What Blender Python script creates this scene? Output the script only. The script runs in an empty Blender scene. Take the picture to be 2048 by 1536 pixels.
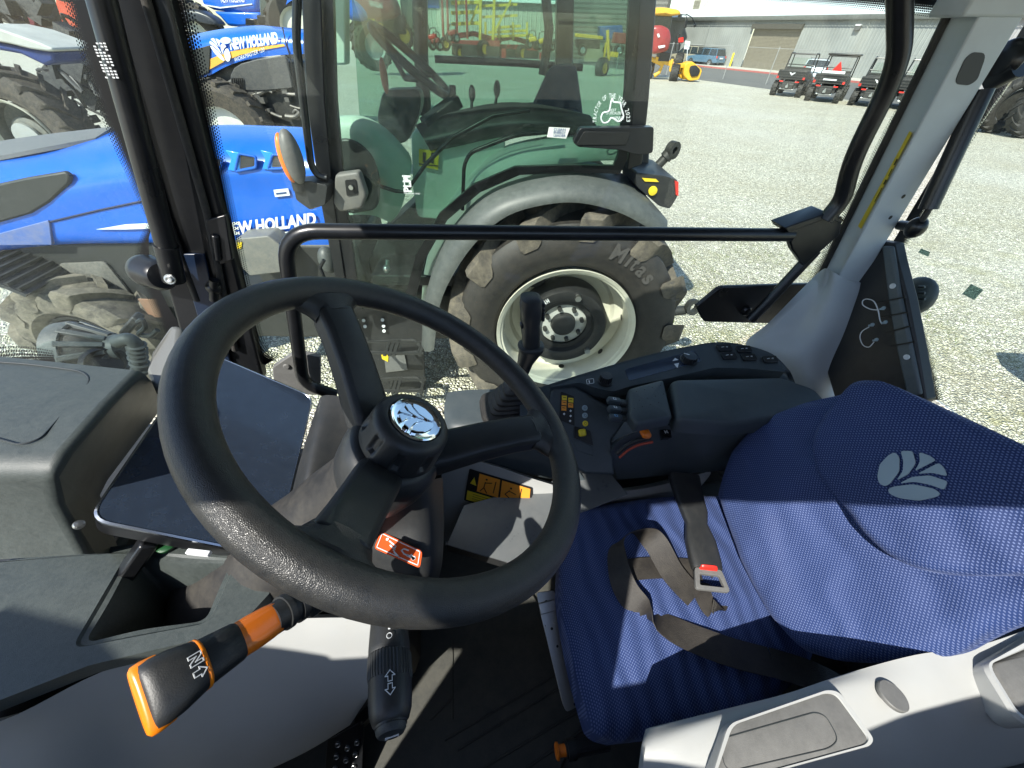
import bpy, bmesh, math, random
from mathutils import Vector as V, Matrix
random.seed(7)
sc = bpy.context.scene
R = math.radians
# ---------------------------------------------------------------- camera
H = 2.15; FPX = 750.0; PITCH = R(43); ROLL = R(2.5)
cp, sp, ck, sk = math.cos(PITCH), math.sin(PITCH), math.cos(ROLL), math.sin(ROLL)
cam = bpy.data.objects.new('camera', bpy.data.cameras.new('camera'))
sc.collection.objects.link(cam); sc.camera = cam
cam.data.sensor_width = 36; cam.data.lens = 36*FPX/2048
cam.data.clip_start = 0.02; cam.data.clip_end = 600
_r0, _u0, _f = V((1,0,0)), V((0,sp,cp)), V((0,cp,-sp))
_rt = _r0*ck + _u0*sk; _up = -_r0*sk + _u0*ck
m = Matrix((_rt, _up, -_f)).transposed().to_4x4(); m.translation = V((0,0,H))
cam.matrix_world = m
# ---------------------------------------------------------------- light
SUN_DIR = V((-.55,-.84,1.08)).normalized()      # towards the sun
w = bpy.data.worlds.new('World'); sc.world = w; w.use_nodes = True
nt = w.node_tree; bg = nt.nodes['Background']
sky = nt.nodes.new('ShaderNodeTexSky'); sky.sky_type = 'NISHITA'; sky.sun_disc = False
sky.sun_elevation = math.asin(SUN_DIR.z); sky.sun_rotation = math.atan2(SUN_DIR.x, SUN_DIR.y)
sky.altitude = 100; sky.air_density = 1.0; sky.dust_density = .6
nt.links.new(sky.outputs[0], bg.inputs[0]); bg.inputs[1].default_value = .14
sun = bpy.data.objects.new('sun', bpy.data.lights.new('sun','SUN')); sc.collection.objects.link(sun)
sun.data.energy = 4.6; sun.data.angle = R(.5); sun.data.color = (1,.96,.88)
sun.rotation_euler = SUN_DIR.to_track_quat('Z','Y').to_euler()
sc.render.engine = 'CYCLES'
vs = sc.view_settings; vs.view_transform = 'Standard'; vs.look = 'None'; vs.gamma = 1; vs.use_curve_mapping = False
vs.exposure = .85
try:
    sc.cycles.transparent_max_bounces = 24; sc.cycles.max_bounces = 8
except Exception: pass
# ---------------------------------------------------------------- frames: a tractor's own axes; a picture point is met with one of its planes
class Frame:
    def __init__(s, rot=0, base=(0,0,0)):
        s.a = R(rot); s.base = V(base)
    def loc(s):
        c, q = math.cos(s.a), math.sin(s.a); b = s.base
        return V((b.x*c-b.y*q, b.x*q+b.y*c, b.z))
    def ray(s, px, py):
        X, Y = px-1024, py-768
        x0 = X*ck+Y*sk; v0 = -X*sk+Y*ck
        r = V((x0, -v0*sp+FPX*cp, -v0*cp-FPX*sp)); c, q = math.cos(s.a), math.sin(s.a)
        return V((r.x*c+r.y*q, -r.x*q+r.y*c, r.z))
    def P(s, px, py, ax, val, nrm=None):
        r = s.ray(px, py); o = V((0,0,H))
        if ax == 'N': t = (val-o).dot(nrm)/r.dot(nrm)
        else:
            i = 'XYZ'.index(ax); t = (val-o[i])/r[i]
        return o+r*t
CAB = Frame(11, (.3,.28,0)); NB = Frame(3, (-.6,2.75,0)); W = Frame(0)
FR = [W]
def P(px, py, ax='Z', val=0): return FR[0].P(px, py, ax, val)
def PP(lst, ax='Z', val=0): return [FR[0].P(x, y, ax, val) for x, y in lst]
def plane3(a, b, c):
    n = (b-a).cross(c-a).normalized(); return a, n
def PN(lst, pl): return [FR[0].P(x, y, 'N', pl[0], pl[1]) for x, y in lst]
# ---------------------------------------------------------------- objects
def thing(name, label, cat, frame=None, group=None, loc=None, rot=None):
    o = bpy.data.objects.new(name, None); sc.collection.objects.link(o); o.empty_display_size = .1
    if frame: o.location = frame.loc(); o.rotation_euler.z = frame.a; o['base'] = tuple(frame.base)
    else: o.location = loc or (0,0,0); o.rotation_euler.z = rot or 0; o['base'] = (0,0,0)
    o['label'] = label; o['category'] = cat
    if group: o['group'] = group
    return o
def build(name, g, mat, parent=None, bevel=0, seg=2, sub=0, smooth=True, ang=38, label=None, uv=None, split=None):
    vs_, fs = g[0], g[1]; uvs = g[2] if len(g) > 2 else None
    me = bpy.data.meshes.new(name)
    b = V((0,0,0))
    if parent is not None:
        r = parent
        while r.parent: r = r.parent
        b = V(r.get('base', (0,0,0)))
    me.from_pydata([tuple(V(v)-b) for v in vs_], [], fs)
    if uvs:
        ul = me.uv_layers.new(name='uv')
        for lp in me.loops: ul.data[lp.index].uv = uvs[lp.vertex_index]
    me.validate(); me.update()
    bm = bmesh.new(); bm.from_mesh(me)
    if not (len(g) > 3 and g[3]): bmesh.ops.recalc_face_normals(bm, faces=bm.faces)
    bm.to_mesh(me); bm.free()
    mats = mat if isinstance(mat, (list, tuple)) else [mat]
    for mm in mats: me.materials.append(mm)
    if split:
        for p in me.polygons:
            if p.index >= split: p.material_index = 1
    if smooth:
        me.shade_smooth()
        try: me.set_sharp_from_angle(angle=R(ang))
        except Exception: pass
    o = bpy.data.objects.new(name, me); sc.collection.objects.link(o)
    if parent is not None: o.parent = parent
    if bevel:
        md = o.modifiers.new('bevel', 'BEVEL'); md.width = bevel; md.segments = seg; md.limit_method = 'ANGLE'; md.angle_limit = R(32)
        md.harden_normals = False
    if sub:
        md = o.modifiers.new('sub', 'SUBSURF'); md.levels = sub; md.render_levels = sub
    if label: o['label'] = label
    return o
def struct(o): o['kind'] = 'structure'; return o
def tag(o, label, cat, group=None):
    o['label'] = label; o['category'] = cat
    if group: o['group'] = group
    return o
def copy_tree(o, parent=None):
    c = o.copy(); sc.collection.objects.link(c); c.parent = parent
    for ch in list(o.children): copy_tree(ch, c)
    return c
# ---------------------------------------------------------------- geometry: (verts, faces[, uvs])
def join(*gs):
    vv, ff = [], []
    for g in gs:
        n = len(vv); vv += list(g[0]); ff += [tuple(i+n for i in f) for f in g[1]]
    return vv, ff
def prism(pts, vec):
    vec = V(vec); n = len(pts); vv = [V(p) for p in pts]+[V(p)+vec for p in pts]
    return vv, [tuple(range(n)), tuple(range(2*n-1, n-1, -1))]+[(i, (i+1)%n, n+(i+1)%n, n+i) for i in range(n)]
def box(c, s, m=None):
    c = V(c); x, y, z = s[0]/2, s[1]/2, s[2]/2
    q = [V((-x,-y,-z)),V((x,-y,-z)),V((x,y,-z)),V((-x,y,-z)),V((-x,-y,z)),V((x,-y,z)),V((x,y,z)),V((-x,y,z))]
    if m: q = [m@v for v in q]
    return [c+v for v in q], [(0,3,2,1),(4,5,6,7),(0,1,5,4),(1,2,6,5),(2,3,7,6),(3,0,4,7)]
def box2(a, b):
    return box([(a[i]+b[i])/2 for i in range(3)], [abs(a[i]-b[i]) for i in range(3)])
def bar(a, b, w_, h_, up=(0,0,1)):
    a, b = V(a), V(b); d = (b-a); L = d.length; d.normalize(); u = V(up); s = d.cross(u)
    if s.length < 1e-4: s = d.cross(V((1,0,0)))
    s.normalize(); u = s.cross(d)
    vv = [p+s*i*w_/2+u*j*h_/2 for p in (a, b) for i, j in ((-1,-1),(1,-1),(1,1),(-1,1))]
    return vv, [(0,1,2,3),(7,6,5,4),(0,4,5,1),(1,5,6,2),(2,6,7,3),(3,7,4,0)]
def spline(pts, n=6, closed=False):
    pts = [V(p) for p in pts]; out = []; N = len(pts)
    for i in range(N if closed else N-1):
        if closed: a, b, c, d = (pts[(i+k-1)%N] for k in range(4))
        else: a, b, c, d = pts[max(i-1,0)], pts[i], pts[i+1], pts[min(i+2,N-1)]
        for k in range(n):
            t = k/n
            out.append(.5*((2*b)+(c-a)*t+(2*a-5*b+4*c-d)*t*t+(3*b-a-3*c+d)*t**3))
    if not closed: out.append(pts[-1])
    return out
def fillet(pts, r, n=5, closed=False):
    """polyline with rounded corners"""
    pts = [V(p) for p in pts]; N = len(pts); out = []
    for i in range(N):
        if not closed and i in (0, N-1): out.append(pts[i]); continue
        rr = r[i] if isinstance(r, (list, tuple)) else r
        p, a, b = pts[i], pts[i-1], pts[(i+1)%N]
        da, db = (a-p), (b-p); l = min(rr, da.length*.48, db.length*.48); 
        A, B = p+da.normalized()*l, p+db.normalized()*l
        for k in range(n+1):
            t = k/n; out.append(A*(1-t)**2+p*2*t*(1-t)+B*t*t)
    return out
def rings(rs, cap=True, closed=False):
    n = len(rs[0]); vv = [V(p) for r in rs for p in r]; ff = []
    m_ = len(rs)
    for j in range(m_ if closed else m_-1):
        for i in range(n):
            a = j*n+i; b = j*n+(i+1)%n; k = (j+1)%m_
            ff.append((a, b, k*n+(i+1)%n, k*n+i))
    if cap and not closed: ff += [tuple(range(n-1,-1,-1)), tuple(range((m_-1)*n, m_*n))]
    return vv, ff
def tube(path, r, n=12, closed=False, flat=None):
    path = [V(p) for p in path]; N = len(path); rs = []
    up = None
    for i, p in enumerate(path):
        if closed: d = path[(i+1)%N]-path[i-1]
        else: d = path[min(i+1,N-1)]-path[max(i-1,0)]
        d.normalize()
        if up is None:
            up = V((0,0,1)) if abs(d.z) < .9 else V((1,0,0))
        s = d.cross(up); s.normalize(); up = s.cross(d); up.normalize()
        rr = r[i] if isinstance(r, (list, tuple)) else r
        fx = flat or 1
        rs.append([p+s*math.cos(2*math.pi*k/n)*rr+up*math.sin(2*math.pi*k/n)*rr*fx for k in range(n)])
    return rings(rs, not closed, closed)
def axes(nrm, hint=(0,0,1)):
    z = V(nrm).normalized(); x = V(hint).cross(z)
    if x.length < 1e-3: x = V((1,0,0)).cross(z)
    x.normalize(); return x, z.cross(x), z
def lathe(prof, o, axis, n=32, cap=False, hint=(0,0,1)):
    x, y, z = axes(axis, hint); o = V(o)
    rs = [[o+z*h+(x*math.cos(2*math.pi*k/n)+y*math.sin(2*math.pi*k/n))*max(r,1e-4) for k in range(n)] for r, h in prof]
    return rings(rs, cap)
def cyl(a, b, r, n=16, r2=None):
    a, b = V(a), V(b); return lathe([(r,0),(r if r2 is None else r2,(b-a).length)], a, b-a, n, True)
def sphere(c, r, n=16, sc_=(1,1,1)):
    g = lathe([(r*math.sin(math.pi*i/10), -r*math.cos(math.pi*i/10)) for i in range(11)], (0,0,0), (0,0,1), n)
    return [V(c)+V((v.x*sc_[0], v.y*sc_[1], v.z*sc_[2])) for v in g[0]], g[1]
def patch(grid, nu=4, nv=4, th=None):
    """smooth surface through a net of points, given thickness th (vector)"""
    rows = [spline(r, nu) for r in grid]
    cols = [spline([rows[j][i] for j in range(len(rows))], nv) for i in range(len(rows[0]))]
    A = len(cols); B = len(cols[0]); vv = [p for c in cols for p in c]
    ff = [(i*B+j, (i+1)*B+j, (i+1)*B+j+1, i*B+j+1) for i in range(A-1) for j in range(B-1)]
    if th is not None:
        th = V(th); N = len(vv); vv += [p+th for p in vv]
        ff += [tuple(N+k for k in reversed(f)) for f in list(ff)]
        bd = [i*B for i in range(A)]+[(A-1)*B+j for j in range(1,B)]+[i*B+B-1 for i in range(A-2,-1,-1)]+[j for j in range(B-2,0,-1)]
        for k in range(len(bd)):
            a, b = bd[k], bd[(k+1)%len(bd)]; ff.append((a, b, N+b, N+a))
    return vv, ff
def area_c(pts):
    return sum(pts, V((0,0,0)))/len(pts)
def pad(outline, nrm, th, edge=.02, n=5, bulge=0, inner=6, back=None, ctr=None, fn=None):
    """cushion: outline (closed, dense) on a plane; rounded rim 'edge', raised by th along nrm, extra bulge to the centre"""
    nrm = V(nrm).normalized(); c = V(ctr) if ctr is not None else area_c(outline)
    N = len(outline); prof = []
    for k in range(n+1):
        a = k/n*math.pi/2; prof.append((edge*(1-math.sin(a)), 1-math.cos(a)))   # unused order
    rs = []; bk = -th if back is None else -back
    rs.append([p+nrm*bk*0 for p in outline])
    def inset(p, d):
        v = c-p; l = v.length; return p+v*(min(d, l*.95)/l)
    for k in range(1, n+1):
        a = k/n*math.pi/2
        d = edge*(1-math.cos(a)); h = (th-edge*0)*0+ (th-edge)*0
        hh = (th-edge)+edge*math.sin(a)
        if k == 1: rs.append([p+nrm*(th-edge) for p in outline])
        rs.append([inset(p, d)+nrm*hh for p in outline])
    base = rs[-1]
    for k in range(1, inner+1):
        t = k/inner*.98
        rs.append([(p+(c+nrm*th-p)*t)+nrm*bulge*(1-(1-t)**2) for p in base])
    if fn: rs = [[fn(p) if j > 0 else p for p in r] for j, r in enumerate(rs)]
    return rings(rs, True)
def planar_uv(g, ux, uy, s=1):
    ux, uy = V(ux).normalized(), V(uy).normalized()
    return g[0], g[1], [(V(v).dot(ux)*s, V(v).dot(uy)*s) for v in g[0]]
def strip(A, B, nv=1):
    """ribbon between two equally long polylines; u = length, v = 0..1"""
    vv, ff, uv = [], [], []; L = 0
    for i in range(len(A)):
        if i: L += (V(A[i])-V(A[i-1])).length
        for j in range(nv+1):
            t = j/nv; vv.append(V(A[i]).lerp(V(B[i]), t)); uv.append((L, t))
    K = nv+1
    for i in range(len(A)-1):
        for j in range(nv): ff.append((i*K+j, (i+1)*K+j, (i+1)*K+j+1, i*K+j+1))
    return vv, ff, uv
def frame_ring(outer, inner, vec):
    """flat ring between two equally long closed outlines, extruded"""
    n = len(outer); vec = V(vec)
    r = [[V(p) for p in outer], [V(p) for p in inner], [V(p)+vec for p in inner], [V(p)+vec for p in outer]]
    return rings(r, False, True)
def text(s, a, b, up, h, mat, parent, name='lettering', ext=.0006, nrm=None, off=0.0, lift=.001, shear=0, label=None):
    """lettering whose baseline runs from a to b (local), height h along up"""
    cu = bpy.data.curves.new('t', 'FONT'); cu.body = s; cu.size = 1; cu.offset = off; cu.shear = shear; cu.resolution_u = 3
    o = bpy.data.objects.new('t', cu); sc.collection.objects.link(o)
    bpy.context.view_layer.update()
    me = bpy.data.meshes.new_from_object(o.evaluated_get(bpy.context.evaluated_depsgraph_get()))
    bpy.data.objects.remove(o); bpy.data.curves.remove(cu)
    xs = [v.co.x for v in me.vertices]; ys = [v.co.y for v in me.vertices]
    if not xs: return None
    x0, x1, y0, y1 = min(xs), max(xs), 0, .72
    a, b, up = V(a), V(b), V(up).normalized(); ex = b-a
    n = ex.cross(up).normalized() if nrm is None else V(nrm).normalized()
    vv = [a+ex*((v.co.x-x0)/(x1-x0))+up*(h*v.co.y/.72)+n*lift for v in me.vertices]
    ff = [tuple(p.vertices) for p in me.polygons]; bpy.data.meshes.remove(me)
    g = (vv, ff, None, True)
    ob = build(name, g, mat, parent, smooth=False, label=label)
    return ob
# ---------------------------------------------------------------- materials
_M = {}
def nodes(name):
    m_ = bpy.data.materials.new(name); m_.use_nodes = True; t = m_.node_tree; t.nodes.clear()
    out = t.nodes.new('ShaderNodeOutputMaterial'); return m_, t, out
def N_(t, ty, **kw):
    n = t.nodes.new(ty)
    for k, v in kw.items():
        if k.startswith('i_'): n.inputs[k[2:].replace('_',' ')].default_value = v
        else: setattr(n, k, v)
    return n
def L_(t, a, b): t.links.new(a, b)
def mathn(t, op, a, b=None, c=None, clamp=False):
    n = t.nodes.new('ShaderNodeMath'); n.operation = op; n.use_clamp = clamp
    for i, v in enumerate((a, b, c)):
        if v is None: continue
        if isinstance(v, (int, float)): n.inputs[i].default_value = v
        else: t.links.new(v, n.inputs[i])
    return n.outputs[0]
def ramp(t, fac, stops):
    n = t.nodes.new('ShaderNodeValToRGB'); e = n.color_ramp.elements
    while len(e) < len(stops): e.new(.5)
    for k, (p, c) in enumerate(stops): e[k].position = p; e[k].color = tuple(c)+(1,)
    t.links.new(fac, n.inputs[0]); return n.outputs[0]
def mixc(t, f, a, b):
    n = t.nodes.new('ShaderNodeMix'); n.data_type = 'RGBA'
    for s, v in ((n.inputs[0], f), (n.inputs[6], a), (n.inputs[7], b)):
        if isinstance(v, (int, float)): s.default_value = v
        elif isinstance(v, tuple): s.default_value = v+(1,) if len(v) == 3 else v
        else: t.links.new(v, s)
    return n.outputs[2]
def mat(name, col, rough=.5, metal=0, bump=0, bscale=300, dirt=0, dcol=(.35,.31,.24), dscale=6, coat=0, var=.06, spec=.5, trans=0, grain='noise', bdist=.001):
    if name in _M: return _M[name]
    m_, t, out = nodes(name); b = N_(t, 'ShaderNodeBsdfPrincipled'); L_(t, b.outputs[0], out.inputs[0])
    tc = N_(t, 'ShaderNodeTexCoord'); ob = tc.outputs['Object']
    n1 = N_(t, 'ShaderNodeTexNoise', i_Scale=dscale*.7, i_Detail=5.0); L_(t, ob, n1.inputs['Vector'])
    dark = tuple(c*(1-var*2) for c in col); lite = tuple(min(1, c*(1+var*2)) for c in col)
    c_ = ramp(t, n1.outputs[0], [(.3, dark), (.7, lite)])
    rn = mathn(t, 'MULTIPLY_ADD', n1.outputs[0], .16, rough-.08)
    if dirt:
        n2 = N_(t, 'ShaderNodeTexNoise', i_Scale=dscale*3.5, i_Detail=12.0, i_Roughness=.78); L_(t, ob, n2.inputs['Vector'])
        f = mathn(t, 'MULTIPLY', mathn(t, 'MULTIPLY_ADD', n2.outputs[0], 2.6, -.95, clamp=True), dirt, clamp=True)
        c_ = mixc(t, f, c_, dcol); rn = mathn(t, 'MULTIPLY_ADD', f, .35, rn, clamp=True)
    L_(t, c_, b.inputs['Base Color']); L_(t, rn, b.inputs['Roughness'])
    b.inputs['Metallic'].default_value = metal; b.inputs['Coat Weight'].default_value = coat; b.inputs['Coat Roughness'].default_value = .08
    b.inputs['Specular IOR Level'].default_value = spec
    if trans: b.inputs['Transmission Weight'].default_value = trans
    if bump:
        if grain == 'leather':
            nb = N_(t, 'ShaderNodeTexVoronoi', i_Scale=bscale); nb.feature = 'DISTANCE_TO_EDGE'; L_(t, ob, nb.inputs['Vector'])
            hh = mathn(t, 'MINIMUM', nb.outputs['Distance'], .25)
            hh = mathn(t, 'MULTIPLY', hh, 3)
        else:
            nb = N_(t, 'ShaderNodeTexNoise', i_Scale=bscale, i_Detail=3.0); L_(t, ob, nb.inputs['Vector']); hh = nb.outputs[0]
        bu = N_(t, 'ShaderNodeBump', i_Strength=bump, i_Distance=bdist); L_(t, hh, bu.inputs['Height']); L_(t, bu.outputs[0], b.inputs['Normal'])
    _M[name] = m_; return m_
def glass(name, tint=(.9,.97,.95), dust=.03, dscale=30, refl=1.0):
    if name in _M: return _M[name]
    m_, t, out = nodes(name)
    tr = N_(t, 'ShaderNodeBsdfTransparent'); tr.inputs[0].default_value = tint+(1,)
    gl = N_(t, 'ShaderNodeBsdfGlossy'); gl.inputs['Roughness'].default_value = .01
    lw = N_(t, 'ShaderNodeLayerWeight', i_Blend=.18)
    f = mathn(t, 'MULTIPLY_ADD', lw.outputs['Fresnel'], .5*refl, .02*refl, clamp=True)
    mx = N_(t, 'ShaderNodeMixShader'); L_(t, f, mx.inputs[0]); L_(t, tr.outputs[0], mx.inputs[1]); L_(t, gl.outputs[0], mx.inputs[2])
    tc = N_(t, 'ShaderNodeTexCoord'); n1 = N_(t, 'ShaderNodeTexNoise', i_Scale=dscale, i_Detail=12.0, i_Roughness=.8); L_(t, tc.outputs['Object'], n1.inputs['Vector'])
    n3 = N_(t, 'ShaderNodeTexNoise', i_Scale=3.0, i_Detail=3.0); L_(t, tc.outputs['Object'], n3.inputs['Vector'])
    df = N_(t, 'ShaderNodeBsdfDiffuse'); df.inputs[0].default_value = (.6,.62,.6,1)
    g = mathn(t, 'MULTIPLY', mathn(t, 'MULTIPLY', mathn(t, 'MULTIPLY_ADD', n1.outputs[0], 2.4, -.8, clamp=True), n3.outputs[0]), dust*2)
    mx2 = N_(t, 'ShaderNodeMixShader'); L_(t, g, mx2.inputs[0]); L_(t, mx.outputs[0], mx2.inputs[1]); L_(t, df.outputs[0], mx2.inputs[2])
    L_(t, mx2.outputs[0], out.inputs[0]); _M[name] = m_; return m_
def frit_mat():
    """black enamel dots fading out across the band: u metres along, v 0 (solid) .. 1 (clear)"""
    m_, t, out = nodes('frit_dots'); uv = N_(t, 'ShaderNodeUVMap'); sx = N_(t, 'ShaderNodeSeparateXYZ'); L_(t, uv.outputs[0], sx.inputs[0])
    rows = 5.0; v = mathn(t, 'MULTIPLY', sx.outputs[1], rows); row = mathn(t, 'FLOOR', v)
    u = mathn(t, 'MULTIPLY_ADD', sx.outputs[0], 1/.0044, mathn(t, 'MULTIPLY', row, .5))
    fu = mathn(t, 'SUBTRACT', mathn(t, 'FRACT', u), .5); fv = mathn(t, 'SUBTRACT', mathn(t, 'FRACT', v), .5)
    d = mathn(t, 'SQRT', mathn(t, 'ADD', mathn(t, 'MULTIPLY', fu, fu), mathn(t, 'MULTIPLY', fv, fv)))
    rad = mathn(t, 'MULTIPLY_ADD', mathn(t, 'DIVIDE', row, rows), -.4, .6)
    f = mathn(t, 'LESS_THAN', d, rad)
    tr = N_(t, 'ShaderNodeBsdfTransparent'); tr.inputs[0].default_value = (.95,.98,.97,1)
    bl = N_(t, 'ShaderNodeBsdfPrincipled'); bl.inputs['Base Color'].default_value = (.006,.006,.007,1); bl.inputs['Roughness'].default_value = .4
    mx = N_(t, 'ShaderNodeMixShader'); L_(t, f, mx.inputs[0]); L_(t, tr.outputs[0], mx.inputs[1]); L_(t, bl.outputs[0], mx.inputs[2]); L_(t, mx.outputs[0], out.inputs[0])
    return m_
def fabric_mat():
    m_, t, out = nodes('blue_mesh_fabric'); b = N_(t, 'ShaderNodeBsdfPrincipled'); L_(t, b.outputs[0], out.inputs[0])
    uv = N_(t, 'ShaderNodeUVMap'); sx = N_(t, 'ShaderNodeSeparateXYZ'); L_(t, uv.outputs[0], sx.inputs[0])
    tc = N_(t, 'ShaderNodeTexCoord'); wn = N_(t, 'ShaderNodeTexNoise', i_Scale=14.0, i_Detail=2.0); L_(t, tc.outputs['Object'], wn.inputs['Vector'])
    wob = mathn(t, 'MULTIPLY_ADD', wn.outputs[0], .006, -.003)
    v = mathn(t, 'DIVIDE', mathn(t, 'ADD', sx.outputs[1], wob), .0030); row = mathn(t, 'FLOOR', v)
    u = mathn(t, 'ADD', mathn(t, 'DIVIDE', mathn(t, 'ADD', sx.outputs[0], wob), .0047), mathn(t, 'MULTIPLY', mathn(t, 'MODULO', row, 2.0), .5))
    fu = mathn(t, 'ABSOLUTE', mathn(t, 'SUBTRACT', mathn(t, 'FRACT', u), .5)); fv = mathn(t, 'ABSOLUTE', mathn(t, 'SUBTRACT', mathn(t, 'FRACT', v), .5))
    d = mathn(t, 'ADD', mathn(t, 'POWER', mathn(t, 'MULTIPLY', fu, 3.4), 2), mathn(t, 'POWER', mathn(t, 'MULTIPLY', fv, 3.6), 2))
    f = mathn(t, 'SUBTRACT', 1.0, mathn(t, 'MULTIPLY', mathn(t, 'SUBTRACT', d, .7), 2, clamp=True))
    n2 = N_(t, 'ShaderNodeTexNoise', i_Scale=5.0, i_Detail=3.0); L_(t, tc.outputs['Object'], n2.inputs['Vector'])
    base = ramp(t, n2.outputs[0], [(.3, (.007,.024,.105)), (.7, (.012,.036,.145))])
    c_ = mixc(t, f, base, (.11,.15,.31)); L_(t, c_, b.inputs['Base Color']); b.inputs['Roughness'].default_value = .75
    b.inputs['Sheen Weight'].default_value = .15; b.inputs['Sheen Tint'].default_value = (.5,.6,1,1)
    bu = N_(t, 'ShaderNodeBump', i_Strength=.6, i_Distance=.0012); L_(t, f, bu.inputs['Height'])
    wv = N_(t, 'ShaderNodeTexWave', i_Scale=9.0, i_Distortion=7.0, i_Detail=2.0); wv.inputs['Detail Scale'].default_value = .6; L_(t, tc.outputs['Object'], wv.inputs['Vector'])
    n5 = N_(t, 'ShaderNodeTexNoise', i_Scale=6.0, i_Detail=4.0); L_(t, tc.outputs['Object'], n5.inputs['Vector'])
    hh = mathn(t, 'MULTIPLY_ADD', wv.outputs['Fac'], .35, n5.outputs[0])
    b2 = N_(t, 'ShaderNodeBump', i_Strength=.55, i_Distance=.02); L_(t, hh, b2.inputs['Height']); L_(t, bu.outputs[0], b2.inputs['Normal']); L_(t, b2.outputs[0], b.inputs['Normal'])
    return m_
# ---------------------------------------------------------------- palette
BLK = mat('black_plastic', (.017,.019,.021), .45, bump=.3, bscale=900, dirt=.05, dscale=9, bdist=.0005)
BLKS = mat('black_satin_metal', (.008,.009,.011), .3, spec=.5, dirt=.02, dscale=20)
RUB = mat('black_rubber', (.012,.012,.013), .6, bump=.1, bscale=200, dirt=.15)
DASH = mat('dash_plastic', (.042,.052,.05), .45, bump=.5, bscale=1300, dirt=.22, dcol=(.2,.215,.2), dscale=60, bdist=.0006)
DASHD = mat('dark_dash_plastic', (.028,.034,.036), .5, bump=.4, bscale=1300, dirt=.12, dcol=(.2,.2,.19), dscale=14, bdist=.0006)
CONS = mat('console_plastic', (.042,.055,.062), .45, bump=.3, bscale=1400, dirt=.12, dcol=(.2,.2,.19), dscale=10, bdist=.0005)
GREY = mat('light_grey_trim', (.38,.39,.385), .42, bump=.12, bscale=700, dirt=.22, dcol=(.42,.4,.35), dscale=7, bdist=.0005)
GREYP = mat('pillar_grey', (.5,.55,.57), .4, bump=.08, bscale=500, dirt=.15, dcol=(.38,.37,.33), bdist=.0004)
LID = mat('mid_grey_plastic', (.13,.13,.125), .5, bump=.5, bscale=1200, dirt=.3, dcol=(.25,.25,.24), dscale=50, bdist=.0005)
LEATH = mat('rim_leather_grain', (.019,.02,.021), .34, bump=.32, bscale=950, grain='leather', dirt=.06, dcol=(.4,.36,.28), dscale=22, bdist=.0007)
CHROME = mat('chrome', (.85,.87,.9), .05, metal=1, var=.01)
STEEL = mat('zinc_steel', (.55,.56,.55), .3, metal=1, dirt=.2)
SCREEN = mat('screen_glass', (.024,.038,.065), .1, spec=1, coat=1, dirt=.3, dcol=(.05,.05,.05), dscale=90)
ORG = mat('orange_plastic', (.85,.2,.015), .35, coat=.2)
ORGT = mat('orange_translucent_plastic', (.95,.25,.01), .3, trans=.15)
YEL = mat('yellow_plastic', (.8,.6,.03), .4)
RED = mat('red_plastic', (.65,.03,.02), .35)
WHT = mat('white_print', (.75,.77,.78), .5, var=.02)
BLKP = mat('black_print', (.01,.01,.01), .5)
YELP = mat('yellow_print', (.75,.55,.03), .5)
ORP = mat('orange_print', (.8,.3,.03), .5)
REDP = mat('red_orange_print', (.75,.1,.02), .4)
WEB = mat('belt_webbing', (.016,.014,.013), .6, bump=.8, bscale=600, dirt=.1, bdist=.0008)
FLOOR = mat('floor_mat_rubber', (.04,.042,.038), .55, bump=.35, bscale=120, dirt=.45, dcol=(.14,.13,.1), dscale=7)
FAB = fabric_mat(); FRIT = frit_mat()
FRITS = mat('black_enamel', (.006,.006,.007), .35)
GLS = glass('clear_window_glass', (.93,.97,.94), .016, 45)
SATIN = mat('satin_metal_edge', (.45,.48,.52), .22, metal=1, var=.02)
GLSW = glass('dusty_windshield_glass', (.9,.95,.94), .03, 60, .7)
EMB = mat('silver_emblem', (.33,.42,.46), .35, bump=.2, bscale=900)
BLUEP = mat('blue_tractor_paint', (.003,.12,.6), .25, coat=.35, dirt=.05, dcol=(.3,.33,.36), dscale=4, var=.03)
SHEET = mat('grey_sheet', (.1,.11,.115), .28, spec=.5, dirt=.2, dcol=(.25,.24,.22), dscale=9)
DUST = mat('dusty_black_plastic', (.017,.019,.019), .5, bump=.3, bscale=140, dirt=.26, dcol=(.16,.155,.13), dscale=40)
TYRE = mat('tyre_rubber', (.03,.028,.026), .75, bump=.25, bscale=80, dirt=.5, dcol=(.26,.21,.15), dscale=5)
TYREC = mat('clean_tyre_rubber', (.018,.018,.018), .65, bump=.2, bscale=80, dirt=.3, dcol=(.15,.13,.1))
CREAM = mat('cream_rim_paint', (.68,.67,.56), .35, dirt=.25, dcol=(.4,.36,.25), dscale=5)
CAST = mat('cast_weight_paint', (.012,.013,.014), .45, bump=.3, bscale=60, dirt=.08, dcol=(.2,.19,.16))
# ================================================================ the cab we sit in
FR[0] = CAB
T = thing('tractor', 'tractor whose open cab we look into, with black steering wheel, blue seat and grey pillars', 'tractor', CAB)
def B(name, g, m_, parent=None, **k): return build(name, g, m_, parent or T, **k)
X_, Y_, Z_ = V((1,0,0)), V((0,1,0)), V((0,0,1))
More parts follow.
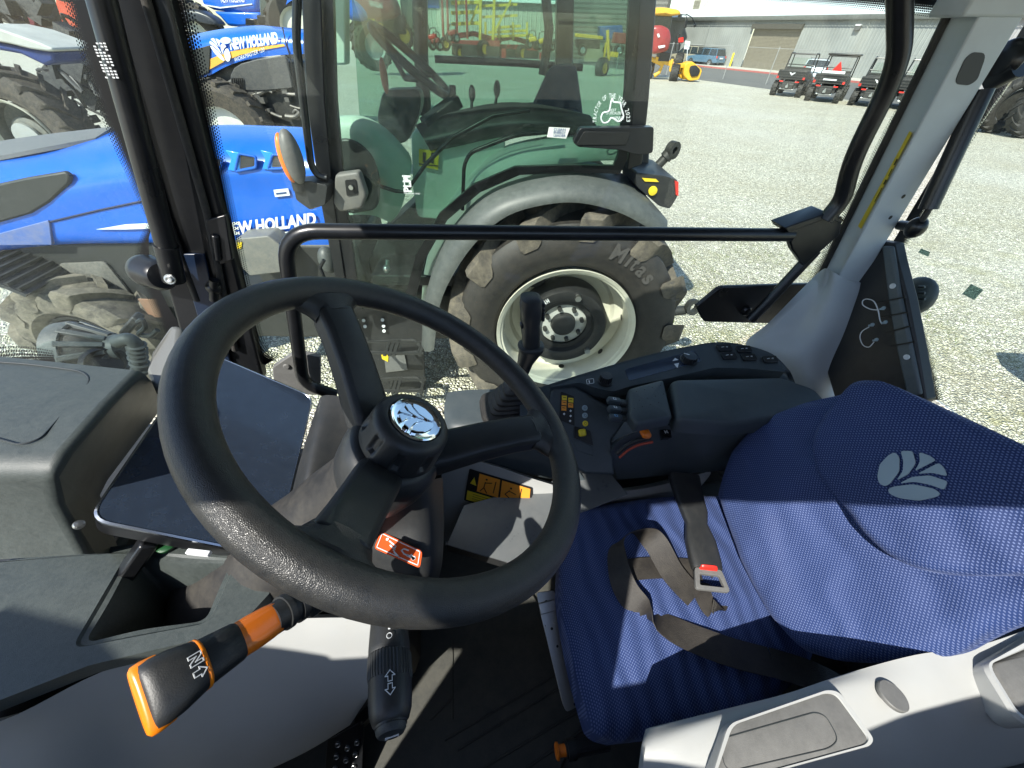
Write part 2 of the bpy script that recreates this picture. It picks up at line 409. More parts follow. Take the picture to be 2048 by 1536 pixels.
# ---------------------------------------------------------------- steering wheel
SC = V((-.040,.291,1.850)); SN = V((.5314,.018,.8469)).normalized()
E1 = V((-.8471,0,.5315)); E1 = (E1-SN*E1.dot(SN)).normalized(); E2 = SN.cross(E1); E2 = -E2 if E2.y > 0 else E2
def wp(a, r, h=0): a = R(a); return SC+(E1*math.cos(a)+E2*math.sin(a))*r+SN*h
SWH = B('steering_wheel', tube([wp(a, .195) for a in range(0, 360, 4)], .0162, 20, True, flat=1.04), LEATH, label='black leather grained steering wheel with three spokes')
for a0 in (68, 190, 312):
    secs = []
    for r, h, wd, th in ((.192,-.004,.070,.011),(.186,-.004,.060,.015),(.179,-.006,.044,.020),(.170,-.010,.030,.02),(.16,-.012,.0255,.02)):
        c = wp(a0, r, h); tg = (E2*math.cos(R(a0))-E1*math.sin(R(a0)))
        secs.append([c+tg*math.cos(k*math.pi/8)*wd*(1.0)+SN*math.sin(k*math.pi/8)*th*.8 for k in range(16)])
    B('spoke_root', rings(secs), LEATH, SWH)
    secs = []
    for r, h, wd, th in ((.166,-.011,.0235,.016),(.14,-.022,.023,.017),(.10,-.045,.024,.019),(.06,-.072,.026,.020),(.03,-.09,.026,.022)):
        c = wp(a0, r, h); tg = (E2*math.cos(R(a0))-E1*math.sin(R(a0)))
        q = [(-1,-.7),(-.75,-1),(.75,-1),(1,-.7),(1,.55),(.8,.9),(.3,1),(-.3,1),(-.8,.9),(-1,.55)]
        secs.append([c+tg*x*wd+SN*y*th for x, y in q])
    B('spoke', rings(secs), BLK, SWH, bevel=.003)
hubm = B('hub', lathe([(.03,-.17),(.05,-.15),(.058,-.115),(.059,-.085),(.053,-.072),(.046,-.067),(.0,-.067)], SC, SN, 48), BLK, SWH)
# knurled clamp cap with finger recesses
def caprs():
    rs = []
    for r, h, dep in ((.044,-.066,0),(.0475,-.064,0),(.0475,-.060,0),(.047,-.056,0),(.0465,-.053,1),(.0450,-.035,1),(.0445,-.032,0),(.0435,-.027,0),(.040,-.0225,0),(.035,-.0205,0),(.0315,-.0205,0),(.0308,-.023,0),(.001,-.023,0)):
        ring = []
        for k in range(180):
            a = 2*math.pi*k/180; q = max(0, math.cos(a*9)-.45)/.55; q = min(1, q*2.5)*.0042*dep
            ring.append(SC+(E1*math.cos(a)+E2*math.sin(a))*(r-q)+SN*h)
        rs.append(ring)
    return rs
B('clamp_cap', rings(caprs()), BLK, SWH, ang=50)
em = B('chrome_emblem', lathe([(.0305,-.0225),(.0300,-.0195),(.0285,-.0185),(.0265,-.0190),(.0245,-.0196),(.0,-.0190)], SC, SN, 64), CHROME, SWH)
def leaf_shapes():
    """six fields of the leaf badge in a unit disc, stem at the bottom"""
    out = []
    def clip(pts): return pts
    for s in (-1, 1):
        out.append([(s*.07,-.92),(s*.07,-.70),(s*.30,-.15),(s*.72,.22),(s*.97,.25),(s*.98,.0),(s*.85,-.45),(s*.5,-.85),(s*.25,-.98)][:9])
        out.append([(s*.07,-.45),(s*.07,.0),(s*.28,.45),(s*.70,.70),(s*.90,.42),(s*.55,.22),(s*.25,-.05)])
        out.append([(s*.06,.22),(s*.06,.98),(s*.28,.96),(s*.56,.82),(s*.25,.58)])
    return out
def emblem(c, ux, uy, nrm, r, m_, parent, th=.0008, fit=None):
    vv, ff = [], []
    for sh in leaf_shapes():
        pts = [V(c)+V(ux)*x*r+V(uy)*y*r for x, y in sh]
        pts = fillet(pts, r*.09, 3, True)
        if fit: pts = [fit(p) for p in pts]
        g = prism(pts, V(nrm).normalized()*th); n = len(vv); vv += g[0]; ff += [tuple(i+n for i in f) for f in g[1]]
    return build('leaf_emblem', (vv, ff), m_, parent, smooth=False)
emblem(SC+SN*-.0185, -E2, E1*.3+E2*.0+E1*.7, SN, .0205, CHROME, em, .0016)
# ---------------------------------------------------------------- steering column
col = []
for h, rx, ry, off in ((-.10,.055,.05,0),(-.16,.05,.05,.0),(-.22,.055,.055,.015),(-.30,.06,.06,.03),(-.42,.07,.08,.05),(-.6,.1,.11,.08)):
    c = SC+V((-.53,0,-.6)).normalized()*(-h-.1)*.8+SN*-.1+X_*off*-.2
    col.append([c+E1*math.cos(2*math.pi*k/24)*rx+Y_*math.sin(2*math.pi*k/24)*ry for k in range(24)])
# shroud below the wheel
shp = plane3(P(760,1063,'Z',1.60), P(845,1103,'Z',1.59), P(748,1097,'Z',1.585))
shr = [[P(x, y, 'Z', z) for x, y, z in row] for row in (
    ((700,1000,1.66),(770,985,1.70),(840,965,1.70),(885,955,1.64)),
    ((690,1070,1.62),(765,1055,1.64),(850,1040,1.645),(888,1040,1.58)),
    ((700,1130,1.58),(760,1120,1.60),(850,1125,1.60),(885,1120,1.54)),
    ((760,1190,1.50),(800,1180,1.54),(850,1170,1.55),(875,1170,1.48)),
    ((780,1240,1.3),(810,1230,1.33),(850,1215,1.33),(870,1215,1.3)))]
sh = B('column_shroud', patch(shr, 5, 5, (-.01,.0,-.05)), BLK)
colu = B('steering_column', rings(col), RUB)
g = [[P(640,795,'Z',1.66), P(655,790,'Z',1.67), P(700,795,'Z',1.67), P(760,800,'Z',1.66)],
     [P(612,880,'Z',1.64), P(632,880,'Z',1.655), P(690,880,'Z',1.64), P(760,880,'Z',1.62)],
     [P(590,960,'Z',1.62), P(612,965,'Z',1.64), P(665,970,'Z',1.62), P(740,980,'Z',1.59)],
     [P(575,1040,'Z',1.60), P(596,1045,'Z',1.61), P(650,1060,'Z',1.60), P(740,1090,'Z',1.56)],
     [P(575,1100,'Z',1.52), P(600,1120,'Z',1.52), P(660,1150,'Z',1.50), P(760,1180,'Z',1.48)]]
B('instrument_surround', patch(g, 5, 5, (.0,.01,-.05)), BLK)
B('column_base', box2((-.50,.20,1.0),(-.15,.60,1.46)), RUB, bevel=.04)
# seat belt warning sticker
def quadsticker(name, q, m_, parent, th=.0008):
    c = area_c(q); n = (q[1]-q[0]).cross(q[-1]-q[0]).normalized()
    if n.z < 0: n = -n
    pts = fillet(q, (q[1]-q[0]).length*.07, 3, True)
    return build(name, prism(pts, n*th), m_, parent, smooth=False), n
def onquad(q, u, v_, n, lift): return q[0].lerp(q[1], u).lerp(q[3].lerp(q[2], u), v_)+n*lift
def blob(name, q, n, pts, m_, parent, lift=.0012, th=.0005):
    p3 = [onquad(q, u, v_, n, lift) for u, v_ in pts]
    return prism(p3, n*th)
def lines(q, n, segs, wd, lift=.0012, th=.0005):
    gs = []
    ul = (q[1]-q[0]).length; vl = (q[3]-q[0]).length
    for (a, b) in segs:
        A, B_ = onquad(q, a[0], a[1], n, lift), onquad(q, b[0], b[1], n, lift)
        d = (B_-A).normalized(); s = n.cross(d)*wd/2
        gs.append(prism([A-s-d*wd*.3, B_-s+d*wd*.3, B_+s+d*wd*.3, A+s-d*wd*.3], n*th))
    return join(*gs)
def disc(q, n, u, v_, r, lift=.0012, th=.0005, k=16):
    c = onquad(q, u, v_, n, lift); x, y, z = axes(n)
    return prism([c+(x*math.cos(2*math.pi*i/k)+y*math.sin(2*math.pi*i/k))*r for i in range(k)], n*th)
qs = PP([(762,1063),(845,1103),(840,1137),(748,1097)], 'Z', 1.632)
st, n_ = quadsticker('warning_sticker', qs, REDP, sh)
wl = (qs[1]-qs[0]).length
bd = [(.05,.1),(.95,.1),(.95,.9),(.05,.9)]
build('pictogram', join(lines(qs, n_, [(bd[i], bd[(i+1)%4]) for i in range(4)], .0011),
    disc(qs, n_, .2,.26,.0020), lines(qs, n_, [((.26,.3),(.42,.42)),((.42,.42),(.40,.68)),((.30,.5),(.42,.62)),((.42,.74),(.55,.92))], .0019),
    lines(qs, n_, [((.60,.35),(.56,.5)),((.56,.5),(.63,.62)),((.60,.35),(.7,.33)),((.63,.62),(.72,.62))], .0018),
    lines(qs, n_, [((.70,.62),(.86,.62)),((.78,.5),(.84,.7))], .0028), disc(qs, n_, .84,.62,.0028)), WHT, st, smooth=False)
# ---------------------------------------------------------------- stalks
def sqring(c, ux, uy, a, b, k=.55, n=20):
    out = []
    for i in range(n):
        t = 2*math.pi*i/n; x, y = math.cos(t), math.sin(t)
        out.append(c+ux*math.copysign(abs(x)**k, x)*a+uy*math.copysign(abs(y)**k, y)*b)
    return out
A0 = P(600,1205,'Z',1.735); A1 = P(300,1392,'Z',1.80)
ax = (A1-A0).normalized(); toc = (V((0,0,H))-A1).normalized(); uy_ = (toc-ax*toc.dot(ax)).normalized(); ux_ = ax.cross(uy_)
Ll = (A1-A0).length
def seg_(prof, k=.7): return rings([sqring(A0+ax*s*Ll, ux_, uy_, a, b, k) for s, a, b in prof])
lev = B('shuttle_lever', seg_([(.5,.0150,.0120),(.52,.0160,.013),(.62,.0170,.0135),(.72,.0180,.014),(.735,.0175,.0135)]), BLK, label='black gear shuttle lever with orange sleeve and orange rims', ang=60)
build('sleeve', seg_([(-.1,.006,.006),(.12,.010,.010),(.16,.0125,.011),(.28,.0145,.0115),(.4,.0150,.012),(.51,.0146,.012)]), ORG, lev, ang=60)
build('rim_band', seg_([(.728,.0182,.0145),(.735,.0194,.0155),(.75,.0196,.0157),(.758,.0186,.015)]), ORGT, lev, ang=60)
build('head', seg_([(.755,.0190,.015),(.8,.0205,.0162),(.88,.0228,.016),(.97,.0236,.013),(1.02,.0226,.0095),(1.035,.020,.006)]), BLK, lev, ang=60)
build('tip_band', seg_([(.93,.0240,.0085),(1.0,.0248,.0075),(1.045,.0240,.0055),(1.06,.0215,.003)]), ORGT, lev, ang=60)
# N and arrow on the head
s_ = A0+ax*.80*Ll+uy_*.0166
nrm_ = (uy_*1-ax*-.0).normalized()
def lvp(u, v_): return s_+ux_*u+ax*v_
def outline2(pts, wd, mp, nrm, th=.0005):
    gs = []
    for i in range(len(pts)):
        a, b = mp(*pts[i]), mp(*pts[(i+1)%len(pts)]); d = (b-a).normalized(); s = nrm.cross(d)*wd/2
        gs.append(prism([a-s-d*wd*.5, b-s+d*wd*.5, b+s+d*wd*.5, a+s-d*wd*.5], nrm*th))
    return join(*gs)
sgn = 1 if ux_.x > 0 else -1
def mN(u, v_): return lvp(sgn*u*.001, -v_*.001)
nn = [(x-9, y-4) for x, y in [(0,0),(2.2,0),(2.2,4.6),(5.4,0),(7.6,0),(7.6,8),(5.4,8),(5.4,3.4),(2.2,8),(0,8)]]
ar = [(x+1, y-4) for x, y in [(1.6,0),(5.2,0),(5.2,4.2),(7,4.2),(3.4,8.5),(-.2,4.2),(1.6,4.2)]]
build('neutral_letter', outline2(nn, .0007, mN, nrm_), WHT, lev, smooth=False)
build('arrow_symbol', outline2(ar, .0007, mN, nrm_), WHT, lev, smooth=False)
col1 = A0-ax*.008
build('boot', join(cyl(A0+ax*-.03, A0+ax*.028, .014, 24), cyl(A0+ax*.0, A0+ax*.006, .0165, 24), cyl(A0+ax*.013, A0+ax*.018, .016, 24)), BLK, lev)
build('hinge_block', bar(A0-ax*.06, A0+ax*-.005, .03, .03), BLK, lev, bevel=.004)
S0 = P(778,1240,'Z',1.70); S1 = P(782,1462,'Z',1.715); sa = (S1-S0).normalized(); sl = (S1-S0).length
stk = B('light_stalk', rings([sqring(S0+sa*h*sl, X_, sa.cross(X_).normalized(), r, r*.9, .85, 24) for h, r in ((-.3,.011),(0,.0175),(.12,.0185),(.3,.0195),(.36,.0195),(.37,.0188))]), BLK, label='black control stalk with knurled ring and horn button')
kn = []
for h, r in ((.37,.0196),(.38,.0203),(.56,.0205),(.6,.0198)):
    kn.append([S0+sa*h*sl+(X_*math.cos(2*math.pi*k/160)+sa.cross(X_).normalized()*math.sin(2*math.pi*k/160))*(r-(.0007 if k%4 < 2 else 0)) for k in range(160)])
build('knurled_ring', rings(kn), BLK, stk, smooth=False)
build('barrel', lathe([(.0192,.58*sl),(.019,.75*sl),(.0178,.86*sl),(.0155,.93*sl),(.0135,.95*sl),(.0135,.97*sl),(.0,.97*sl)], S0, sa, 32), BLK, stk)
hb = build('horn_button', lathe([(.0128,.96*sl),(.0125,1.0*sl),(.0105,1.03*sl),(0,1.04*sl)], S0, sa, 28), DASHD, stk)
to = (V((0,0,H))-S0); fu = (to-sa*to.dot(sa)).normalized(); su = sa.cross(fu)
if su.x < 0: su = -su
def skp(h, u, r): return S0+sa*h*sl+su*u+fu*r
def arrow(h0, d):
    pts = [(-.0018,0),(-.0018,d*.004),(-.0042,d*.004),(0,d*.0085),(.0042,d*.004),(.0018,d*.004),(.0018,0)]
    return outline2(pts, .0006, lambda u, v_: skp(h0, u, .0194)+sa*v_, fu)
ringo = [(math.cos(a*math.pi/8)*.0024, math.sin(a*math.pi/8)*.0024) for a in range(16)]
for g_ in (arrow(.68,-1), arrow(.70,1)): build('arrow_symbol', g_, WHT, stk, smooth=False)
build('ring_symbol', outline2(ringo, .0005, lambda u, v_: skp(.27, u, .0197)+sa*v_, fu), WHT, stk, smooth=False)
build('dash_symbol', join(
    prism([skp(.17,-.001,.0192), skp(.17,.001,.0192), skp(.205,.001,.0194), skp(.205,-.001,.0194)], fu*.0006),
    prism([skp(.0,.010,.0165)+sa*.00, skp(.0,.0115,.016), skp(.02,.0115,.016), skp(.02,.010,.0165)], fu*.0006)), WHT, stk, smooth=False)
hn = S0+sa*1.035*sl
hx = su; hy = sa.cross(su).normalized()
hy = hy if hy.dot(Z_) > 0 else -hy
build('horn_symbol', outline2([(-.0045,-.001),(-.0045,-.0045),(-.002,-.0025),(.005,-.002),(.0058,-.0035),(.0058,.0005),(.0045,-.0005),(-.002,-.0005)], .0007, lambda u, v_: hn+hx*u+hy*v_+sa*.0002, sa), WHT, hb, smooth=False)
# ---------------------------------------------------------------- display
dpl = plane3(P(172,1045,'Z',1.70), P(408,702,'Z',1.72), P(626,797,'Z',1.62)); dn = dpl[1] if dpl[1].z > 0 else -dpl[1]
dq = PN([(172,1045),(405,703),(627,797),(548,1118)], dpl)
do = fillet(dq, .022, 6, True)
dis = B('display', pad(do, dn, .006, .003, 3, 0, 1), BLKS, label='black touch display in a bright metal frame behind the wheel')
cc = area_c(do); dis.location = (0,0,0)
build('housing', pad([p-dn*.026 for p in do], dn, .026, .001, 1, 0, 1), BLKS, dis)
def ins(o, d, h, n): 
    c = area_c(o); return [p+(c-p).normalized()*d+n*h for p in o]
build('metal_rim', rings([ins(do,0,.002,dn), ins(do,.0005,.0065,dn), ins(do,.0032,.0078,dn), ins(do,.0042,.0066,dn)], False), SATIN, dis)
build('screen', (ins(do,.0042,.0068,dn), [tuple(range(len(do)))]), SCREEN, dis, smooth=False)
# ---------------------------------------------------------------- dash cowl (left)
cw_rows = [((-220,690,1.80),(284,742,1.775),(335,800,1.60)), ((-220,800,1.80),(222,806,1.785),(275,880,1.60)), ((-220,895,1.798),(140,902,1.785),(215,960,1.60)),
  ((-220,945,1.79),(110,950,1.775),(200,990,1.60)), ((-220,1010,1.735),(120,1005,1.725),(215,1040,1.58)), ((-220,1132,1.655),(176,1108,1.655),(240,1106,1.58))]
vv = [P(x, y, 'Z', z) for r in cw_rows for x, y, z in r]; ff = [(i*3+j, i*3+j+1, i*3+j+4, i*3+j+3) for i in range(5) for j in range(2)]
cow = B('dash_cowl', (vv, ff), DASH, bevel=.014, seg=4, label='large dark grey plastic dash cowl in the sun', ang=80)
# engraved line on the cowl
ln = [(-60,862),(40,890),(80,878),(150,800),(182,760),(165,742),(60,728),(-60,720)]
build('seam', tube(fillet([p+Z_*(.0008 if 0 else .0) for p in PN(ln, plane3(vv[1]+Z_*.002, vv[0]+Z_*.002, vv[7]+Z_*.002))], .02, 4), .0010, 6), DASHD, cow)
build('cowl_screw', join(lathe([(.0055,0),(.0055,.002),(.004,.004),(0,.0045)], P(158,1050,'Z',1.706), dn, 16)), STEEL, cow)
# metal arm behind the cowl
B('grey_bracket', prism([P(x,y,'Z',z) for x,y,z in ((340,646,1.77),(364,650,1.77),(345,810,1.72),(308,785,1.72),(289,742,1.735),(300,700,1.755))], (0,.01,-.05)), mat('cast_grey_bracket', (.13,.135,.13), .5, bump=.4, bscale=400), bevel=.010, seg=3)
# ---------------------------------------------------------------- lower dash with storage bin
zl = 1.60
lp = [P(x, y, 'Z', z) for x, y, z in ((-180,1175,1.62),(60,1118,1.62),(250,1095,1.62),(440,1085,1.60),(520,1180,1.58),(460,1255,1.60),(300,1330,1.62),(0,1440,1.64),(-200,1500,1.64))]
pl = plane3(lp[0], lp[3], lp[6]); pn = pl[1] if pl[1].z > 0 else -pl[1]
outer = PN([(-200,1150),(250,1090),(470,1080),(545,1180),(470,1262),(180,1330),(-200,1478)], pl)
hole = PN([(252,1112),(262,1105),(395,1110),(465,1120),(440,1195),(395,1250),(165,1292),(148,1285)], pl)
hole = fillet(PN([(258,1100),(475,1118),(420,1245),(142,1298)], pl), .012, 5, True)
def bridge(outer, inner):
    """planar face between an outline and a hole: matched by arc fraction"""
    def rs(pts, n, ref):
        L = [0]; N = len(pts)
        for i in range(N): L.append(L[-1]+(pts[(i+1)%N]-pts[i]).length)
        out = []
        for k in range(n):
            s = (k/n)*L[-1]; i = 0
            while L[i+1] < s: i += 1
            f = (s-L[i])/max(L[i+1]-L[i], 1e-9); out.append(pts[i].lerp(pts[(i+1)%N], f))
        return out
    n = 96; o = rs(outer, n, 0); q = rs(inner, n, 0)
    best = min(range(n), key=lambda s: sum((o[(k+s)%n]-q[k]).length for k in range(0, n, 6)))
    return [o[(k+best)%n] for k in range(n)], q
o_, h_ = bridge(outer, hole)
ldash = B('lower_dash', rings([[p-pn*.02 for p in o_], o_, h_, [p-pn*.003+(area_c(h_)-p).normalized()*.003 for p in h_], [p-pn*.004+(area_c(h_)-p).normalized()*.009 for p in h_],
     [p-pn*.012+(area_c(h_)-p).normalized()*.012 for p in h_], [p-pn*.11+(area_c(h_)-p).normalized()*.02 for p in h_], [area_c(h_)-pn*.11+(p-area_c(h_))*.02 for p in h_]], False), DASH, ang=30, label='dark lower dash with deep storage bin')
B('display_arm', bar(P(236,1170,'Z',1.58), P(300,1080,'Z',1.64), .022,.02), BLKS, bevel=.004)
B('green_cap', lathe([(.011,0),(.012,.004),(.009,.006),(0,.006)], P(335,1092,'Z',1.62), pn, 20), mat('green_plastic', (.01,.07,.02), .4))
B('white_connector', bar(P(375,1103,'Z',1.635), P(420,1108,'Z',1.635), .007,.006), WHT, bevel=.001)
# light grey lower trim
g = [[P(-200,1480,'Z',1.635), P(0,1443,'Z',1.615), P(200,1345,'Z',1.60), P(400,1275,'Z',1.58), P(560,1240,'Z',1.56), P(740,1235,'Z',1.55)],
     [P(-200,1530,'Z',1.60), P(40,1480,'Z',1.58), P(230,1400,'Z',1.56), P(400,1340,'Z',1.54), P(560,1310,'Z',1.52), P(742,1300,'Z',1.50)],
     [P(-200,1600,'Z',1.56), P(80,1550,'Z',1.53), P(260,1470,'Z',1.50), P(420,1420,'Z',1.48), P(580,1390,'Z',1.46), P(738,1385,'Z',1.43)],
     [P(-180,1700,'Z',1.50), P(120,1640,'Z',1.46), P(290,1550,'Z',1.43), P(440,1500,'Z',1.41), P(600,1460,'Z',1.38), P(716,1425,'Z',1.35)],
     [P(-160,1800,'Z',1.4), P(160,1720,'Z',1.36), P(320,1640,'Z',1.33), P(470,1570,'Z',1.31), P(610,1505,'Z',1.28), P(700,1450,'Z',1.25)]]
B('lower_trim', patch(g, 6, 5, (0,.01,-.02)), GREY, label='pale grey moulded trim below the dash', ang=60)
# ---------------------------------------------------------------- floor
FZ = 1.0
fl = B('cab_floor', box2((-.95,-.30,FZ-.06), (1.06,.62,FZ-.004)), FLOOR)
gs = []
mt = PP([(700,1240),(1060,1180),(1190,1400),(1090,1600),(880,1760),(640,1700)], 'Z', FZ)
fm = B('floor_mat', prism(mt, (0,0,.006)), FLOOR, bevel=.003, label='worn black rubber floor mat')
for a, b in (((890,1480),(1145,1330)),((915,1500),(1160,1350)),((860,1600),(1160,1420)),((900,1640),(1180,1450)),((860,1440),(905,1395))):
    gs.append(tube([P(*a, 'Z', FZ+.008), P(*b, 'Z', FZ+.008)], .0025, 6))
gs.append(tube([P(905,1280,'Z',FZ+.008), P(905,1440,'Z',FZ+.008)], .002, 6))
build('ribs', join(*gs), FLOOR, fm)
# pedal with grip holes
pp = plane3(P(655,1490,'Z',1.12), P(735,1465,'Z',1.12), P(650,1560,'Z',1.06)); pnn = pp[1] if pp[1].z > 0 else -pp[1]
pd = B('pedal', prism(PN([(655,1480),(728,1440),(722,1600),(640,1640)], pp), pnn*-.004), BLKS, bevel=.001, label='black steel pedal with raised grip holes')
ho = []
for r in range(5):
    for c_ in range(3):
        cpt = PN([(676+c_*19-r*3, 1488+r*24-c_*2+(9 if c_ == 1 else 0))], pp)[0]
        ho.append(lathe([(.0052,0),(.0050,.003),(.0042,.0036),(.0034,.003),(.0034,-.001),(0,-.001)], cpt, pnn, 14))
build('grip_rings', join(*ho), STEEL, pd)
build('pedal_arm', bar(P(720,1445,'Z',1.11), P(765,1400,'Z',1.2), .02,.02), BLKS, pd)
B('floor_light_plate', prism(PP([(690,1490),(740,1430),(760,1440),(800,1380),(860,1560),(720,1640)], 'Z', FZ+.001), (0,0,.002)), DUST)
# steel strap by the seat
sp_ = plane3(P(1075,1190,'Z',1.27), P(1110,1180,'Z',1.27), P(1145,1415,'Z',1.20)); spn = sp_[1] if sp_[1].z > 0 else -sp_[1]
so = fillet(PN([(1072,1185),(1108,1180),(1114,1222),(1166,1395),(1164,1408),(1132,1424),(1124,1405),(1080,1225)], sp_), .006, 3, True)
stp = B('steel_strap', prism(so, spn*.003), STEEL, bevel=.0008, label='flat zinc steel strap with drilled holes beside the seat')
build('hinge', join(bar(PN([(1078,1218)], sp_)[0]+spn*.004, PN([(1114,1208)], sp_)[0]+spn*.004, .022,.006, spn)), STEEL, stp, bevel=.002)
for p, r in (((1092,1203),.003),((1103,1257),.0028),((1114,1292),.0025),((1149,1407),.0028)): build('bolt_hole', lathe([(r,.0032),(0,.0036)], PN([p], sp_)[0], spn, 14), BLKP, stp)
for p in ((1088,1225),(1107,1220),(1090,1252),(1108,1246)): build('rivet', lathe([(.002,.003),(.0015,.005),(0,.0055)], PN([p], sp_)[0], spn, 10), STEEL, stp)
# ---------------------------------------------------------------- seat
def seat_pts(lst, z, ax_='Z'): return PP(lst, ax_, z)
CZ = 1.37
cu = fillet(seat_pts([(1130,1012),(1330,985),(1480,985),(1650,1180),(1640,1330),(1500,1450),(1235,1482),(1190,1465),(1150,1330),(1118,1170)], CZ), .05, 6, True)
cu = spline(cu[::2], 2, True)
SEAT = B('seat', pad([p-Z_*.10 for p in cu], Z_, .115, .045, 6, .010, 8), FAB, label='dark blue mesh fabric seat with silver leaf badge and lap belt', ang=80)
def reuv(o, ux, uy):
    me = o.data; ul = me.uv_layers.new(name='uv') if not me.uv_layers else me.uv_layers[0]
    for lp in me.loops:
        v_ = me.vertices[lp.vertex_index].co; ul.data[lp.index].uv = (v_.dot(ux), v_.dot(uy))
reuv(SEAT, Y_, X_)
# backrest: leaning plane
bk0, bk1, bk2 = V((.50,.24,1.40)), V((.50,.44,1.40)), V((.655,.24,1.68))
bpl = plane3(bk0, bk1, bk2); bn = bpl[1] if bpl[1].x < 0 else -bpl[1]
bup = (bk2-bk0).normalized(); bup = (bup-Y_*bup.y).normalized()
bo = fillet(PN([(1424,985),(1452,900),(1510,835),(1600,798),(1690,778),(1722,752),(1790,768),(2090,905),(2200,1060),(2120,1220),(1990,1265),(1900,1315),(1770,1332),(1660,1325),(1590,1300),(1530,1230),(1470,1120)], bpl), .02, 4, True)
bo = spline(bo[::3], 3, True)
bcn = PN([(1740,1150)], bpl)[0]
def dish(p):
    d = p-bcn; a = d.dot(Y_)/.115; b = d.dot(bup)/.12; q = a*a+b*b
    return p-bn*.020*math.exp(-q*q*.7)+bn*.006*math.exp(-(q-2.0)**2*1.5)
BR = build('backrest', pad([p-bn*.07 for p in bo], bn, .075, .035, 6, .012, 22, fn=dish), FAB, SEAT, ang=80)
reuv(BR, Y_, bup)
po = fillet(PN([(1684,792),(1722,757),(1800,775),(2090,910),(2240,1060),(2180,1150),(2040,1152),(1880,1150),(1800,1125),(1735,1075),(1690,1010),(1645,960),(1626,905),(1640,850)], (bpl[0]+bn*.012, bpl[1])), .02, 4, True)
po = spline(po[::3], 3, True)
HP = build('upper_cushion', pad([p-bn*.02 for p in po], bn, .042, .018, 5, .006, 8), FAB, SEAT, ang=80)
reuv(HP, Y_, bup)
# rolled wings of the backrest
wing = [P(1470,1040,'N',0,None) if 0 else None]
wp_ = PN([(1475,1000),(1500,1120),(1570,1230),(1660,1290),(1780,1310)], (bpl[0]+bn*.006, bpl[1]))
em2 = PN([(1820,951)], (bpl[0]+bn*.043, bpl[1]))[0]
Lx = PN([(1884,963)], (bpl[0]+bn*.028, bpl[1]))[0]; Ly = PN([(1835,906)], (bpl[0]+bn*.028, bpl[1]))[0]
exu = (Lx-em2); r_e = exu.length
emblem(em2-bn*.002, -Y_*1.0 if exu.y < 0 else Y_, bup, bn, .036, EMB, SEAT, .002)
# lap belt
def ribbon(path, wd, side, th=.0016, m_=WEB, name='belt', parent=None, nsp=8):
    path = spline(path, nsp); sd = spline(side, nsp) if len(side) > 1 else [V(side[0])]*len(path)
    rs = []
    for i, p in enumerate(path):
        d = (path[min(i+1,len(path)-1)]-path[max(i-1,0)]).normalized(); s = V(sd[i]).normalized(); s = (s-d*s.dot(d)).normalized(); n = d.cross(s)
        rs.append([p+s*wd/2+n*th/2, p-s*wd/2+n*th/2, p-s*wd/2-n*th/2, p+s*wd/2-n*th/2])
    return build(name, rings(rs), m_, parent or SEAT, ang=50)
cz = CZ+.018
ribbon([P(1545,1325,'Z',cz+.006), P(1450,1300,'Z',cz+.012), P(1340,1255,'Z',cz+.012), P(1262,1195,'Z',cz+.016), P(1236,1130,'Z',cz+.03), P(1240,1085,'Z',cz+.045), P(1275,1062,'Z',cz+.05), P(1310,1085,'Z',cz+.035), P(1345,1145,'Z',cz+.02), P(1390,1195,'Z',cz+.015)], .046,
       [(.3,-1,.1),(.3,-1,0),(.4,-1,.1),(.9,-.4,.3),(.6,.1,.8),(.5,.2,.9),(.3,-.3,.9),(.9,.2,.5),(1,.35,.2),(1,.5,0)])
ribbon([P(1250,1140,'Z',cz+.010), P(1320,1135,'Z',cz+.008), P(1400,1140,'Z',cz+.010)], .04, [(.2,1,0)])
ribbon([P(1400,1165,'Z',cz+.012), P(1408,1195,'Z',cz+.012), P(1424,1218,'Z',cz+.008), P(1436,1200,'Z',cz+.002), P(1440,1160,'Z',cz+.004)], .034, [(1,.2,.0)])
ribbon([P(1760,1420,'Z',cz-.0), P(1650,1360,'Z',cz+.006), P(1545,1325,'Z',cz+.006)], .046, [(.3,-1,.1)])
bz = cz+.02
b0, b1, b2, b3 = P(1375,985,'Z',bz+.02), P(1388,1025,'Z',bz+.02), P(1395,1060,'Z',bz+.016), P(1414,1140,'Z',bz+.01)
bd_ = (b3-b2).normalized(); bs = bd_.cross(Z_).normalized()
def brr(c, a, b): return sqring(c, bs, Z_, a, b, .5, 20)
buk = build('belt_buckle', rings([brr(b0-bd_*.04,.034,.013), brr(b0,.031,.012), brr(b1,.027,.011), brr(b1.lerp(b2,.7),.021,.010), brr(b2,.024,.011), brr(b2.lerp(b3,.3),.029,.013), brr(b2.lerp(b3,.8),.029,.014), brr(b3,.0275,.012)]), BLK, SEAT, bevel=.001)
rd = b3-bd_*.012
build('release_button', rings([brr(b3-bd_*.003+Z_*.003,.0165,.0125), brr(b3+Z_*.003,.017,.0115), brr(b3+bd_*.003+Z_*.002,.016,.008)]), RED, buk)
c0 = b3+bd_*.018
def tb(o, w1, w2, l): return [o-bs*w1-bd_*l, o+bs*w1-bd_*l, o+bs*w2+bd_*l, o-bs*w2+bd_*l]
tg_o = fillet(tb(c0,.025,.031,.019), .006, 3, True); tg_i = fillet(tb(c0+bd_*.002,.018,.022,.010), .003, 3, True)
build('belt_tongue', frame_ring([p-Z_*.002 for p in tg_o], [p-Z_*.002 for p in tg_i], Z_*.008), LID, SEAT, bevel=.0015)
